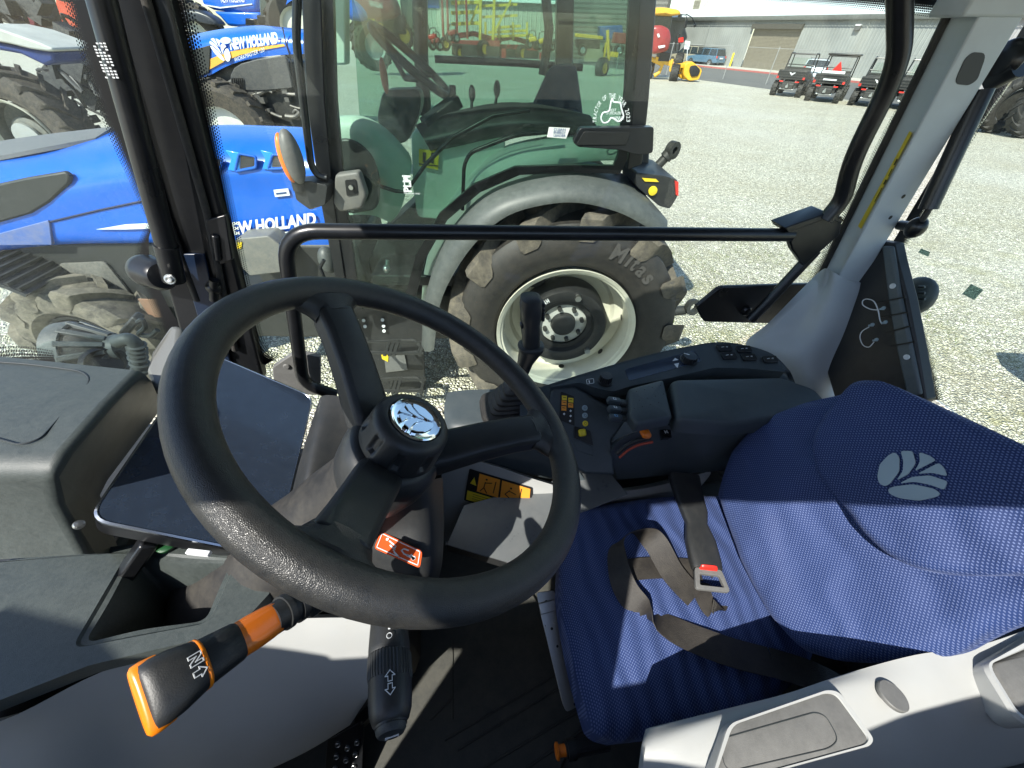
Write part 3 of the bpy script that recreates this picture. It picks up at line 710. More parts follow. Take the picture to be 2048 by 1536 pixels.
# seat base and rails under the cushion
build('seat_base', box2((.25,.06,1.02), (.62,.45,1.28)), BLK, SEAT, bevel=.02)
slo = B('park_lever', cyl(P(1215,1482,'Z',1.2), P(1130,1500,'Z',1.21), .013, 20), BLK, label='black ribbed lever with orange push button')
build('push_button', lathe([(.009,0),(.009,.012),(.0125,.013),(.013,.017),(.010,.019),(0,.0195)], P(1131,1500,'Z',1.21), P(1104,1504,'Z',1.21)-P(1131,1500,'Z',1.21), 24), ORG, slo)
lr_ = P(1215,1482,'Z',1.2); ld_ = (P(1130,1500,'Z',1.21)-lr_).normalized()
build('collar', cyl(P(1150,1497,'Z',1.209), P(1134,1500,'Z',1.21), .0155, 20), BLK, slo)
xs_, ys_, zs_ = axes(ld_)
build('ribs', join(*[bar(lr_+(xs_*math.cos(a*.5)+ys_*math.sin(a*.5))*.013, lr_+ld_*.07+(xs_*math.cos(a*.5)+ys_*math.sin(a*.5))*.013, .002,.002) for a in range(13)]), BLK, slo)
# ---------------------------------------------------------------- left fender trim near the camera
fz = 1.545
g = [[P(1300,1455,'Z',fz-.04), P(1450,1418,'Z',fz-.01), P(1580,1385,'Z',fz), P(1700,1345,'Z',fz), P(1830,1310,'Z',fz+.004), P(1960,1290,'Z',fz+.004), P(2100,1245,'Z',fz+.006), P(2300,1190,'Z',fz)],
     [P(1290,1500,'Z',fz-.03), P(1440,1440,'Z',fz), P(1590,1405,'Z',fz+.008), P(1720,1370,'Z',fz+.006), P(1840,1370,'Z',fz+.0), P(1960,1350,'Z',fz-.004), P(2100,1310,'Z',fz+.006), P(2300,1260,'Z',fz)],
     [P(1280,1600,'Z',fz-.05), P(1430,1510,'Z',fz), P(1600,1470,'Z',fz+.008), P(1740,1430,'Z',fz+.0), P(1850,1430,'Z',fz-.012), P(1970,1420,'Z',fz-.015), P(2100,1370,'Z',fz+.0), P(2300,1330,'Z',fz)],
     [P(1280,1700,'Z',fz-.08), P(1430,1600,'Z',fz-.01), P(1620,1540,'Z',fz), P(1760,1490,'Z',fz-.01), P(1870,1490,'Z',fz-.03), P(1990,1475,'Z',fz-.03), P(2120,1440,'Z',fz-.005), P(2300,1400,'Z',fz)],
     [P(1280,1800,'Z',fz-.2), P(1430,1700,'Z',fz-.05), P(1620,1620,'Z',fz-.03), P(1780,1560,'Z',fz-.03), P(1890,1550,'Z',fz-.05), P(2010,1535,'Z',fz-.05), P(2140,1500,'Z',fz-.03), P(2300,1460,'Z',fz-.03)]]
fen = B('left_fender_trim', patch(g, 6, 6, (0,0,-.02)), GREY, label='pale grey fender console with charcoal lids beside the seat', ang=60)
l1 = fillet(PP([(1462,1450),(1650,1385),(1672,1388),(1738,1478),(1730,1490),(1475,1560),(1425,1560)], 'Z', fz+.016), .010, 4, True)
build('lid_frame', rings([[p-Z_*.03 for p in ins(l1,-.006,0,Z_)], ins(l1,-.006,0,Z_), ins(l1,-.004,.003,Z_), ins(l1,.001,.003,Z_), ins(l1,.002,.0,Z_)], False), GREY, fen)
lid = build('storage_lid', rings([ins(l1,0,-.004,Z_), ins(l1,.002,.001,Z_), ins(l1,.004,.0015,Z_)]), LID, fen, label='charcoal lid nearest the seat front')
l1i = fillet(PP([(1440,1478),(1630,1424),(1652,1432),(1678,1478),(1660,1496),(1450,1545)], 'Z', fz+.0178), .012, 5, True)
build('lid_groove', tube(l1i, .0006, 5, True), DASHD, lid)
l2 = fillet(PP([(1972,1330),(2080,1278),(2300,1200),(2300,1420),(2060,1445),(2030,1425)], 'Z', fz+.014), .012, 4, True)
build('lid_frame', rings([[p-Z_*.03 for p in ins(l2,-.008,0,Z_)], ins(l2,-.008,0,Z_), ins(l2,-.004,.004,Z_), ins(l2,.001,.003,Z_), ins(l2,.003,-.002,Z_)], False), GREY, fen)
lid2 = build('storage_lid', rings([ins(l2,0,-.012,Z_), ins(l2,.004,-.006,Z_), ins(l2,.012,-.002,Z_)]), LID, fen, label='charcoal lid at the rear of the fender')
cpx = P(1782,1393,'Z',fz+.006)
build('round_plug', lathe([(.0165,0),(.0165,.004),(.0155,.0052),(0,.0055)], cpx, V((.15,.1,1)), 32), LID, fen)
# ---------------------------------------------------------------- right console
g = [[P(1040,790,'Z',1.56), P(1100,768,'Z',1.56), P(1200,737,'Z',1.565), P(1300,709,'Z',1.575), P(1390,690,'Z',1.59), P(1440,684,'Z',1.60), P(1490,690,'Z',1.60), P(1545,708,'Z',1.59), P(1580,742,'Z',1.57)],
     [P(1040,810,'Z',1.55), P(1110,790,'Z',1.55), P(1205,765,'Z',1.555), P(1300,735,'Z',1.565), P(1395,715,'Z',1.58), P(1450,710,'Z',1.59), P(1500,716,'Z',1.59), P(1555,728,'Z',1.58), P(1585,752,'Z',1.56)],
     [P(1040,840,'Z',1.53), P(1115,822,'Z',1.53), P(1190,795,'Z',1.535), P(1290,765,'Z',1.545), P(1400,738,'Z',1.56), P(1460,733,'Z',1.57), P(1510,740,'Z',1.57), P(1560,748,'Z',1.56), P(1590,765,'Z',1.54)],
     [P(1040,870,'Z',1.49), P(1115,850,'Z',1.49), P(1190,830,'Z',1.49), P(1280,800,'Z',1.50), P(1400,765,'Z',1.53), P(1460,755,'Z',1.55), P(1510,758,'Z',1.555), P(1565,765,'Z',1.55), P(1600,785,'Z',1.52)]]
con = B('right_console', patch(g, 5, 4, (0,.0,-.05)), CONS, label='dark control console with knobs, switches and armrest', ang=50)
# switch panel (sloping inner face)
swp = plane3(P(1110,780,'Z',1.563), P(1270,800,'Z',1.553), P(1190,930,'Z',1.468)); swn = swp[1] if swp[1].z > 0 else -swp[1]
build('switch_panel', prism(PN([(1105,775),(1150,772),(1215,810),(1260,830),(1225,880),(1230,950),(1170,948),(1130,925),(1085,860)], swp), swn*-.05), CONS, con, bevel=.006, seg=3)
sk_ = build('symbol_plate', prism(fillet(PN([(1121,783),(1148,793),(1149,852),(1118,840)], swp), .003, 3, True), swn*.0012), BLKP, con, smooth=False)
def patchq(q, m_, parent, name, lift=.0014, th=.0005):
    return build(name, prism([p+swn*lift for p in PN(q, swp)], swn*th), m_, parent, smooth=False)
for i, (x, y) in enumerate(((1128,797),(1141,802),(1127,806.5),(1140.5,811.5),(1127,816),(1141,797+23))):
    pass
for k, (x, y, m_) in enumerate(((1128.5,796,YELP),(1141.5,800.5,YELP),(1128,806,ORP),(1141,811,ORP),(1127.5,817,ORP))):
    patchq([(x-5,y-5),(x+5,y-4),(x+5,y+5),(x-5,y+4)], m_, sk_, 'symbol_tile')
    patchq([(x-3,y-2),(x+3,y-1),(x+3,y),(x-3,y-.8)], BLKP, sk_, 'symbol_bar', .002); 
for x, y in ((1141,822),(1141,832),(1128,828),(1140,842)):
    patchq([(x-2.5,y),(x,y-2.5),(x+2.5,y),(x,y+2.5)], WHT, sk_, 'symbol_dot')
for k, (x, y, m_) in enumerate(((1169.5,816,EMB),(1170,831,EMB),(1170.5,847,YEL))):
    c_ = PN([(x,y)], swp)[0]; build('round_button', lathe([(.0065,0),(.0062,.002),(.005,.003),(0,.0026)], c_, swn, 20), m_, con)
    build('button_symbol', lathe([(.0028,.0031),(.0022,.0034),(.0022,.0031)], c_, swn, 12), BLKP, con)
c_ = PN([(1163,866)], swp)[0]
ys = build('yellow_rocker', box(c_+swn*.006, (.016,.016,.02), V((0,0,1)).rotation_difference(swn).to_matrix()), YEL, con, bevel=.004, seg=3)
build('rocker_bezel', prism(fillet(PN([(1148,852),(1180,862),(1186,892),(1148,876)], swp), .002, 3, True), swn*.003), BLKS, con)
build('blank_cover', prism(fillet(PN([(1148,880),(1184,892),(1187,912),(1151,900)], swp), .003, 3, True), swn*.002), CONS, con, bevel=.0008)
# hydraulic levers
for k in range(3):
    a = P(1220+k*1.5, 801+k*17, 'Z', 1.600-k*.006)
    b = P(1252+k*1.5, 806+k*16, 'Z', 1.590-k*.006)
    pdl = build('hydraulic_paddle', bar(a-(b-a)*.15, a+(b-a)*.6, .013,.014), CONS, con, bevel=.003, seg=3)
    build('paddle_link', bar(a+(b-a)*.6, b+(b-a)*.3, .0125,.008), DASHD, con, bevel=.002)
    mk = bar(a+(b-a)*.15+Z_*.0074, a+(b-a)*.33+Z_*.0074, .0055,.0006); build('paddle_mark', mk, WHT if k < 2 else mat('blue_print', (.15,.4,.7), .4), pdl, smooth=False)
    build('paddle_inset', bar(a+(b-a)*.19+Z_*.0078, a+(b-a)*.29+Z_*.0078, .0035,.0006), CONS, pdl, smooth=False)
# arm pads
az = 1.60
a1 = fillet(PP([(1256,778),(1326,760),(1345,836),(1272,850),(1258,830)], 'Z', az), .008, 4, True)
ap = build('arm_pad_front', pad([p-Z_*.022 for p in a1], Z_, .027, .010, 4, .003, 4), CONS, con, ang=70)
ap.name = 'arm_pad'
for i in range(4):
    for j in range(3): build('dimple', lathe([(.0013,0),(0,.0003)], P(1273+i*16+(j%2)*8-j*2, 783+j*17-i*4, 'Z', az+.0085), Z_, 8), BLKP, ap)
a2 = fillet(PP([(1340,762),(1560,756),(1630,780),(1655,808),(1560,840),(1460,850),(1352,842)], 'Z', az), .014, 5, True)
build('arm_pad', pad([p-Z_*.034 for p in a2], Z_, .040, .014, 5, .004, 5), CONS, con, ang=70)
# body side below the arm pads
g = [[P(1222,905,'Z',1.49), P(1240,880,'Z',1.52), P(1290,858,'Z',1.545), P(1350,850,'Z',1.555), P(1440,858,'Z',1.56), P(1560,842,'Z',1.565), P(1660,806,'Z',1.565)],
     [P(1225,925,'Z',1.46), P(1255,905,'Z',1.48), P(1300,888,'Z',1.50), P(1360,880,'Z',1.51), P(1440,885,'Z',1.52), P(1560,865,'Z',1.53), P(1670,825,'Z',1.53)],
     [P(1230,940,'Z',1.43), P(1280,930,'Z',1.43), P(1330,920,'Z',1.44), P(1380,915,'Z',1.45), P(1440,915,'Z',1.46), P(1540,900,'Z',1.46), P(1670,870,'Z',1.46)],
     [P(1235,960,'Z',1.38), P(1290,955,'Z',1.38), P(1340,950,'Z',1.38), P(1400,945,'Z',1.38), P(1460,940,'Z',1.38), P(1540,930,'Z',1.38), P(1670,900,'Z',1.38)]]
build('armrest_body', patch(g, 5, 5, (0,.02,-.03)), CONS, con, ang=45)
# throttle slot with orange knob
arc = [P(x, y, 'Z', z) for x, y, z in ((1233,908,1.505),(1250,893,1.52),(1272,882,1.532),(1300,876,1.54))]
build('throttle_slot', ribbon_g(arc, .010) if 0 else tube(spline(arc, 4), .0045, 8), BLKP, con)
build('throttle_scale', tube(spline([p+V((.004,-.008,-.004)) for p in arc], 4), .0028, 8), mat('red_brown_print', (.4,.05,.02), .5), con)
c_ = P(1291,867,'Z',1.565)
build('throttle_knob', box(c_, (.020,.022,.014), Matrix.Rotation(.3,3,'Y')), ORG, con, bevel=.006, seg=4)
q4 = PP([(1317,854),(1338,851),(1342,878),(1321,882)], 'Z', 1.535)
rk = build('range_switch', prism(q4, (0,0,.006)), BLKS, con, bevel=.001)
build('switch_symbol', join(outline2([(-.003,-.004),(-.003,.004),(.003,-.004),(.003,.004)], .0009, lambda u, v_: area_c(q4)+V((u*1.0,v_*.9-.002,.0065)), Z_)), WHT, rk, smooth=False)
# display slot and knobs on the rear deck
dkp = plane3(P(1110,772,'Z',1.572), P(1420,690,'Z',1.612), P(1300,745,'Z',1.590)); dkn = dkp[1] if dkp[1].z > 0 else -dkp[1]
def deck(x, y, dz=0): return PN([(x, y)], (dkp[0]+dkn*dz, dkp[1]))[0]
build('rear_deck', prism(fillet([deck(x, y) for x, y in ((1098,775),(1200,742),(1300,713),(1392,692),(1440,687),(1492,693),(1545,712),(1574,744),(1500,737),(1430,735),(1335,757),(1262,772),(1228,783),(1195,777),(1160,765))], .008, 3, True), dkn*-.03), CONS, con, bevel=.004, seg=3)
build('display_slot', prism(fillet([deck(x, y, .0008) for x, y in ((1249,739),(1388,700),(1404,722),(1258,762))], .006, 3, True), dkn*-.003), SCREEN, con, smooth=False)
def knob(c, r, h, mk=True):
    rs = []
    for rr, hh in ((1.15,0),(1.12,.15),(1,.2),(1,.25),(.94,.9),(.88,1.0),(.0,1.02)):
        rs.append([c+V((math.cos(2*math.pi*k/48), math.sin(2*math.pi*k/48), 0))*max(1e-4, r*rr-(.0009 if (k%3 == 0 and .2 < hh < .95) else 0))+Z_*h*hh for k in range(48)])
    k_ = build('rotary_knob', rings(rs), BLKS, con, smooth=False)
    if mk: build('pointer', bar(c+Z_*(h*1.02+.0003)+V((-.002,.002,0)), c+Z_*(h*1.02+.0003)+V((-r*.7,r*.5,0)) , .0020,.0008), WHT, k_, smooth=False)
knob(deck(1377,720,.001), .0175, .014); knob(deck(1210,764,.0), .0145, .020, False)
def decal(pts, m_, parent, z=.0015, name='symbol'): return build(name, prism([deck(x, y, z) for x, y in pts], Z_*.0005), m_, parent, smooth=False)
decal([(1345,722),(1350,716),(1357,720)], WHT, con, .002); decal([(1348,728),(1358,726),(1355,736)], WHT, con, .002)
sy = fillet([deck(x, y, .001) for x, y in ((1173,759),(1187,757),(1188,766),(1174,768))], .002, 2, True)
build('symbol', tube(sy, .0006, 4, True), WHT, con)
decal([(1177,761),(1179,761),(1180,766),(1178,766)], WHT, con, .0008)
for k, (x, y) in enumerate(((1447,697),(1486,700),(1456,713),(1496,716),(1538,720))):
    q = [deck(x+a, y+b, .0005) for a, b in ((-16,-5),(12,-6),(18,6),(-10,7))]
    r_ = build('rocker_switch', prism(fillet(q, .003, 3, True), (0,0,.005)), BLKS, con, bevel=.001)
    c2 = area_c(q)+Z_*.0055
    build('switch_symbol', join(bar(c2+V((-.009,0,0)), c2+V((-.002,.001,0)), .0012,.0005), bar(c2+V((.003,0,0)), c2+V((.010,.001,0)), .0014,.0005), bar(c2+V((.005,-.002,0)), c2+V((.007,.003,0)), .0012,.0005)), WHT, r_, smooth=False)
# front box with the gear lever boot
g = [[P(895,785,'Z',1.50), P(930,780,'Z',1.505), P(1000,778,'Z',1.51), P(1060,775,'Z',1.53), P(1110,772,'Z',1.54)],
     [P(888,815,'Z',1.50), P(925,815,'Z',1.505), P(1000,815,'Z',1.51), P(1070,810,'Z',1.52), P(1120,800,'Z',1.53)],
     [P(890,850,'Z',1.49), P(915,852,'Z',1.50), P(1000,860,'Z',1.50), P(1080,865,'Z',1.495), P(1130,870,'Z',1.48)],
     [P(893,880,'Z',1.46), P(925,885,'Z',1.46), P(1010,905,'Z',1.45), P(1080,915,'Z',1.44), P(1150,930,'Z',1.42)],
     [P(900,925,'Z',1.38), P(940,932,'Z',1.38), P(1020,945,'Z',1.38), P(1090,955,'Z',1.38), P(1180,970,'Z',1.38)]]
build('front_box', patch(g, 5, 5, (0,.02,-.03)), CONS, con, ang=45)
bl = P(1012,815,'Z',1.512)
rs = []
for i, (s, h) in enumerate(((.062,0),(.062,.008),(.050,.012),(.045,.012),(.048,.018),(.042,.022),(.044,.029),(.038,.033),(.040,.040),(.034,.044),(.035,.052),(.029,.056),(.030,.064),(.023,.068),(.021,.078))):
    rs.append(sqring(bl+Z_*h+V((h*.35, 0, 0)), X_, Y_, s*.98, s*.8, .45, 24))
gl_ = build('lever_boot', rings(rs), RUB, con, ang=40)
# joystick grip
j0 = bl+V((.025,.0,.07)); j1 = P(1062,690,'Y',j0.y-.005); j2 = P(1062,592,'Y',j0.y-.01)
jd = (j2-j1).normalized()
def jr(c, a, b): return sqring(c, X_, Y_, a, b, .75, 24)
JS = B('joystick', rings([jr(j0,.012,.012), jr(j0.lerp(j1,.6),.016,.016), jr(j1-jd*.012,.024,.022), jr(j1-jd*.004,.027,.024), jr(j1,.026,.023), jr(j1+jd*.003,.0175,.019), jr(j1.lerp(j2,.3),.0175,.019), jr(j1.lerp(j2,.5),.0165,.019), jr(j1.lerp(j2,.62),.019,.022), jr(j1.lerp(j2,.85),.0205,.024), jr(j1.lerp(j2,.97),.018,.022), jr(j2,.012,.016)]), BLK, label='black joystick grip with thumb buttons', ang=50)
build('button_strip', join(*[box(j1.lerp(j2, .60+.09*k)+V((.021,-.004,0)), (.006,.018,.008)) for k in range(4)]), BLKS, JS, bevel=.0015)
build('trigger', box(j1.lerp(j2,.45)+V((-.018,0,0)), (.006,.014,.010)), BLKS, JS, bevel=.002)
# sill, warning plate, loose sheet
g = [[P(885,900,'Z',1.42), P(930,915,'Z',1.42), P(1000,935,'Z',1.42), P(1090,965,'Z',1.40), P(1180,985,'Z',1.38), P(1300,975,'Z',1.375), P(1420,942,'Z',1.38)],
     [P(883,930,'Z',1.37), P(925,945,'Z',1.37), P(1000,965,'Z',1.37), P(1090,990,'Z',1.36), P(1180,1000,'Z',1.35), P(1300,985,'Z',1.35), P(1420,950,'Z',1.36)],
     [P(885,1000,'Z',1.28), P(925,1010,'Z',1.28), P(1000,1030,'Z',1.28), P(1090,1040,'Z',1.28), P(1180,1040,'Z',1.28), P(1300,1010,'Z',1.30), P(1400,975,'Z',1.33)],
     [P(890,1090,'Z',1.15), P(925,1100,'Z',1.15), P(1000,1120,'Z',1.15), P(1090,1120,'Z',1.15), P(1180,1120,'Z',1.15), P(1280,1080,'Z',1.2), P(1350,1040,'Z',1.25)]]
sil = B('side_sill', patch(g, 6, 5, (0,.02,-.02)), GREY, label='light grey moulded sill with warning plate', ang=60)
wpl = plane3(P(935,937,'Z',1.385), P(1060,975,'Z',1.375), P(925,997,'Z',1.305)); wn_ = wpl[1] if wpl[1].y < 0 else -wpl[1]
wq = PN([(939,937),(1065,975),(1060,1040),(928,1000)], (wpl[0]+wn_*.004, wpl[1]))
wp2 = build('warning_plate', prism(fillet(wq, .003, 2, True), wn_*.001), BLKP, sil, smooth=False)
def qz(u0, v0, u1, v1, m_, nm, lift=.0014):
    build(nm, prism([onquad(wq, a, b, wn_, lift) for a, b in ((u0,v0),(u1,v0),(u1,v1),(u0,v1))], wn_*.0004), m_, wp2, smooth=False)
qz(.17,.05,.50,.60,ORP,'picture_panel'); qz(.53,.05,.97,.60,ORP,'picture_panel'); qz(.03,.66,.97,.95,YELP,'text_panel')
build('pictogram', join(lines(wq, wn_, [((.28,.25),(.27,.42)),((.27,.42),(.32,.56)),((.27,.42),(.22,.55)),((.28,.27),(.38,.22)),((.44,.15),(.42,.5)),((.66,.28),(.60,.42)),((.60,.42),(.68,.52)),((.66,.3),(.76,.34)),((.84,.12),(.82,.5))], .0022, .002), disc(wq, wn_, .295,.16,.0024,.002), disc(wq, wn_, .68,.2,.0024,.002)), BLKP, wp2, smooth=False)
build('warning_triangle', prism([onquad(wq, a, b, wn_, .0014) for a, b in ((.05,.42),(.15,.44),(.10,.2))], wn_*.0004), YELP, wp2, smooth=False)
build('small_print', join(lines(wq, wn_, [((.12,.72+.07*k),(.45,.72+.07*k)) for k in range(3)]+[((.55,.72+.07*k),(.9,.72+.07*k)) for k in range(3)], .0008, .002)), BLKP, wp2, smooth=False)
shq = [P(1210,933,'Z',1.405), P(1256,988,'Z',1.385), P(1238,1000,'Z',1.383), P(1180,1012,'Z',1.37), P(1110,1080,'Z',1.36), P(1075,1150,'Z',1.345), P(893,1090,'Z',1.30), P(928,1010,'Z',1.36)]
spp = plane3(shq[0], shq[4], shq[6]); shq = PN([(1210,933),(1256,988),(1150,1030),(1095,1150),(893,1090),(928,1010)], spp)
B('grey_cover', prism(shq, (0,0,-.004)), SHEET, bevel=.0015, label='grey sheet cover lying tilted between sill and seat')
B('cover_side', prism([shq[4], shq[3], shq[3]-Z_*.03, shq[4]-Z_*.03], (.0,.01,0)), BLK)
# ---------------------------------------------------------------- cab shell: glass, pillars, roof
YW = .79
top = 2.36
# A pillar (leaning)
def pil(lx0, lx1, rx0, rx1, y0, y1, Yp, dep, name, m_, extra=1, label=None, parent=None, bevel=.006):
    """pillar face between two picture lines on plane Y=Yp, with depth dep"""
    a, b, c_, d = P(lx0,y0,'Y',Yp), P(rx0,y0,'Y',Yp), P(rx1,y1,'Y',Yp), P(lx1,y1,'Y',Yp)
    ua, ub = (a-d), (b-c_); k = (top-a.z)/ua.z; k2 = (top-b.z)/ub.z
    a2, b2 = a+ua*k*extra, b+ub*k2*extra
    return build(name, prism([a2, b2, c_, d], (0, dep, 0)), m_, parent or T, bevel=bevel, label=label, seg=3)
ap = pil(170, 386, 338, 528, 0, 760, .765, .03, 'front_pillar', BLKS, label='black front right cab pillar')
build('seal', tube([P(195,0,'Y',.76)+Z_*.15, P(195,0,'Y',.76), P(330,430,'Y',.76), P(395,600,'Y',.76)], .007, 10), RUB, ap)
build('seal', tube([P(292,0,'Y',.758)+Z_*.15, P(292,0,'Y',.758), P(415,430,'Y',.758), P(470,700,'Y',.758)], .006, 10), RUB, ap)
pb = plane3(P(362,510,'Y',.758), P(420,510,'Y',.758), P(410,640,'Y',.758))
build('inner_face', prism(PP([(362,508),(408,508),(440,640),(470,760),(430,760),(385,600)], 'Y', .757), (0,.006,0)), mat('blue_black_paint', (.01,.02,.045), .35), ap, bevel=.002)
build('latch_plate', join(prism(PP([(410,440),(450,430),(465,520),(440,530)], 'Y', .752), (0,.012,0)), cyl(P(430,470,'Y',.75), P(436,520,'Y',.75), .006, 12)), BLKS, ap, bevel=.002)
build('hinge_bolt', join(sphere(P(428,575,'Y',.75), .014), cyl(P(428,560,'Y',.745), P(428,600,'Y',.745), .008)), BLKS, ap)
build('hinge_bolt', sphere(P(432,700,'Y',.75), .010), BLKS, ap)
# gas strut
gsx = build('gas_strut', join(cyl(P(188,-60,'Y',.72), P(336,505,'Y',.72), .0155, 20), cyl(P(332,490,'Y',.72), P(348,560,'Y',.72), .0175, 20)), BLKS, T, label='black gas strut against the front pillar', ang=50)
build('print', join(*[prism([P(184+c_*7.2+r*2.35, 85+r*6.2, 'Y', .7035), P(189+c_*7.2+r*2.35, 86+r*6.2, 'Y', .7035), P(190+c_*7.2+r*2.35, 89+r*6.2, 'Y', .7035), P(185+c_*7.2+r*2.35, 88+r*6.2, 'Y', .7035)], (0,.001,0)) for r in range(12) for c_ in range(4) if (r*7+c_*3)%5]), WHT, gsx, smooth=False)
e0, e1 = P(292,540,'Y',.77), P(350,560,'Y',.70)
bs_ = build('strut_bracket', lathe([(.028,-.012),(.03,0),(.030,.010),(.027,.016),(.027,.05),(.022,.058),(0,.06)], P(296,542,'Y',.76), e1-e0, 28), BLKS, T, label='black cylindrical strut bracket with steel bolt')
build('bolt', lathe([(.0085,0),(.0085,.003),(.006,.003),(.006,.007),(.003,.0075),(0,.006)], P(341,558,'Y',.688), V((0,-1,.3)), 18), STEEL, bs_)
# glass and frit
wdw = [(405,-20),(478,420),(560,790),(900,800),(1100,765),(1440,680),(1520,640),(1640,560),(1905,22),(1880,15),(1500,-10)]
GL = build('side_glass', prism(PP([(360,-40),(440,420),(520,800),(700,830),(1100,790),(1440,700),(1650,585),(1960,-10),(1900,-60)], 'Y', YW), (0,.005,0)), GLS, T, smooth=False, label='large clear side window with dotted black border')
def fband(A, B_, C_, pl, m1=True, parent=None, thick=.002, n=10):
    """black enamel band A-B, dotted band B-C"""
    ax_, val = pl
    a = spline(PP(A, ax_, val), n); b = spline(PP(B_, ax_, val), n); c_ = spline(PP(C_, ax_, val), n)
    build('frit_border', strip(a, b), FRITS, parent, smooth=False)
    build('frit_dots', strip(b, c_), FRIT, parent, smooth=False)
pg = ('Y', YW-.003)
fband([(330,0),(395,300),(440,520)],[(357,0),(428,300),(478,560)],[(386,0),(448,300),(500,560)], pg, parent=GL)
fband([(470,700),(512,720),(530,730)],[(478,560),(512,690),(545,722)],[(500,560),(530,678),(560,712)], pg, parent=GL)
fband([(1935,60),(1880,150),(1815,280),(1740,410),(1650,600)],[(1896,45),(1845,150),(1773,280),(1708,410),(1625,572)],[(1882,45),(1829,150),(1757,280),(1693,410),(1608,572)], pg, parent=GL)
fband([(1480,-40),(1750,-20),(1980,10)],[(1480,-12),(1700,-3),(1905,15)],[(1480,-2),(1700,16),(1895,40)], pg, parent=GL)
fband([(1905,15),(1915,40),(1905,60)],[(1905,15),(1900,30),(1890,45)],[(1893,25),(1888,36),(1880,62)], pg, parent=GL)
# windshield (front) glass to the left, same leaning wall
WS = build('windshield', prism(PP([(-260,-60),(200,-60),(330,420),(420,800),(60,760),(-260,760)], 'Y', YW+.004), (0,.005,0)), GLSW, T, smooth=False, label='dusty front window with dotted black edge')
fband([(175,0),(240,200),(345,470)],[(147,0),(228,250),(312,440)],[(126,0),(208,250),(294,440)], ('Y', YW+.0), parent=WS)
fband([(300,440),(300,520),(330,600),(390,700)],[(312,440),(285,515),(310,590),(372,745)],[(294,440),(268,525),(300,610),(350,720)], ('Y', YW+.0), parent=WS)
fband([(-100,790),(20,760),(110,760)],[(-100,750),(20,728),(110,722)],[(-100,700),(30,690),(105,700)], ('Y', .66), parent=WS)
# grab bar on the door
bp = fillet(PP([(668,790),(608,770),(574,520),(566,470),(1582,470)], 'Y', .745), [0,.03,.1,.075,0], 6)
bp = fillet(PP([(672,790),(606,768),(566,462),(1582,470)], 'Y', .745), .062, 8)
GB = build('door_grab_bar', tube(bp, .0142, 20), BLKS, T, label='black tubular grab bar across the side window')
build('lower_fixing', join(prism(PP([(545,735),(590,705),(640,715),(640,790),(548,790)], 'Y', .77), (0,.015,0)), lathe([(.008,0),(.007,.003),(0,.003)], P(573,733,'Y',.768), V((0,-1,0)), 16)), LID, GB, bevel=.002)
vb = build('door_bracket', prism(PP([(1572,458),(1650,430),(1686,434),(1680,470),(1608,533),(1585,500)], 'Y', .735), (0,.018,0)), BLKS, T, bevel=.003, label='folded black bracket joining the bars')
build('flange', prism(PP([(1570,456),(1656,426),(1690,440),(1682,447),(1658,436),(1576,466)], 'Y', .728), (0,.05,0)), BLKS, vb, bevel=.002)
hb2 = build('door_handle_bar', tube(fillet(PP([(1800,-90),(1799,110),(1774,180),(1704,320),(1685,400),(1650,440)], 'Y', .73), .05, 5), .0165, 18), BLKS, T, label='bent black tube running up the rear side window')
build('latch_bar', tube(PP([(1632,500),(1530,610),(1500,640)], 'Y', .75), .013, 14), BLKS, T)
lt = build('latch_cover', prism(fillet(PP([(1392,614),(1440,574),(1700,566),(1650,640),(1640,650),(1408,644)], 'Y', .785), .012, 3, True), (0,.012,0)), BLKS, T, bevel=.003, label='black hexagonal latch cover on the window')
build('latch_knob', lathe([(.014,0),(.014,.008),(.010,.012),(0,.012)], P(1490,620,'Y',.78), V((0,-1,0)), 20), BLKS, lt)
# ---------------------------------------------------------------- rear pillar
yp = .70
def pp_(x, y, Yp=None): return P(x, y, 'Y', Yp or yp)
fa, fb = pp_(1767,384), pp_(1671,561,)
def edge(x0, y0, x1, y1, Yp):
    a, b = P(x0,y0,'Y',Yp), P(x1,y1,'Y',Yp); d = a-b; return a+d*((top-a.z)/d.z), b
l0, l1_ = edge(1930,37,1663,556,yp+.03); c0_, c1 = edge(1955,37,1672,563,yp); r0_, r1 = edge(2046,37,1722,568,yp+.0)
rc = build('rear_pillar', rings([[l0, c0_, r0_, r0_+V((.01,.06,0)), l0+V((.0,.04,0))], [l1_, c1, r1, r1+V((.01,.06,0)), l1_+V((0,.04,0))]]), GREYP, T, bevel=.004, seg=3, label='grey rear cab pillar with oval slot and two holes')
slot = fillet(PP([(1946,104),(1974,106),(1955,160),(1938,171),(1908,168),(1930,118)], 'Y', yp-.001), .012, 4, True)
build('slot', prism(slot, (0,.004,0)), BLKP, rc)
for x, y in ((1807,393),(1781,435)): build('pillar_hole', lathe([(.0042,0),(0,.0005)], P(x, y, 'Y', yp-.0006), V((0,-1,0)), 16), BLKP, rc)
yl = plane3(l1_, c1, l0); 
build('pillar_label', prism(PN([(1819,262),(1824,266),(1722,458),(1716,452)], (yl[0]+V((-.002,-.002,0)), yl[1])), (-.001,-.001,0)), YELP, rc, smooth=False)
a_, b_ = PN([(1795,318)], (yl[0]+V((-.004,-.004,0)), yl[1]))[0], PN([(1745,412)], (yl[0]+V((-.004,-.004,0)), yl[1]))[0]
build('label_print', join(bar(a_, a_.lerp(b_,.12), .003,.001), bar(a_.lerp(b_,.2), a_.lerp(b_,.34), .0015,.001), bar(a_.lerp(b_,.42), a_.lerp(b_,.52), .0035,.001), bar(a_.lerp(b_,.6), a_.lerp(b_,.9), .0015,.001)), BLKP, rc, smooth=False)
k0 = edge(1925,37,1900,80,yp-.004); 
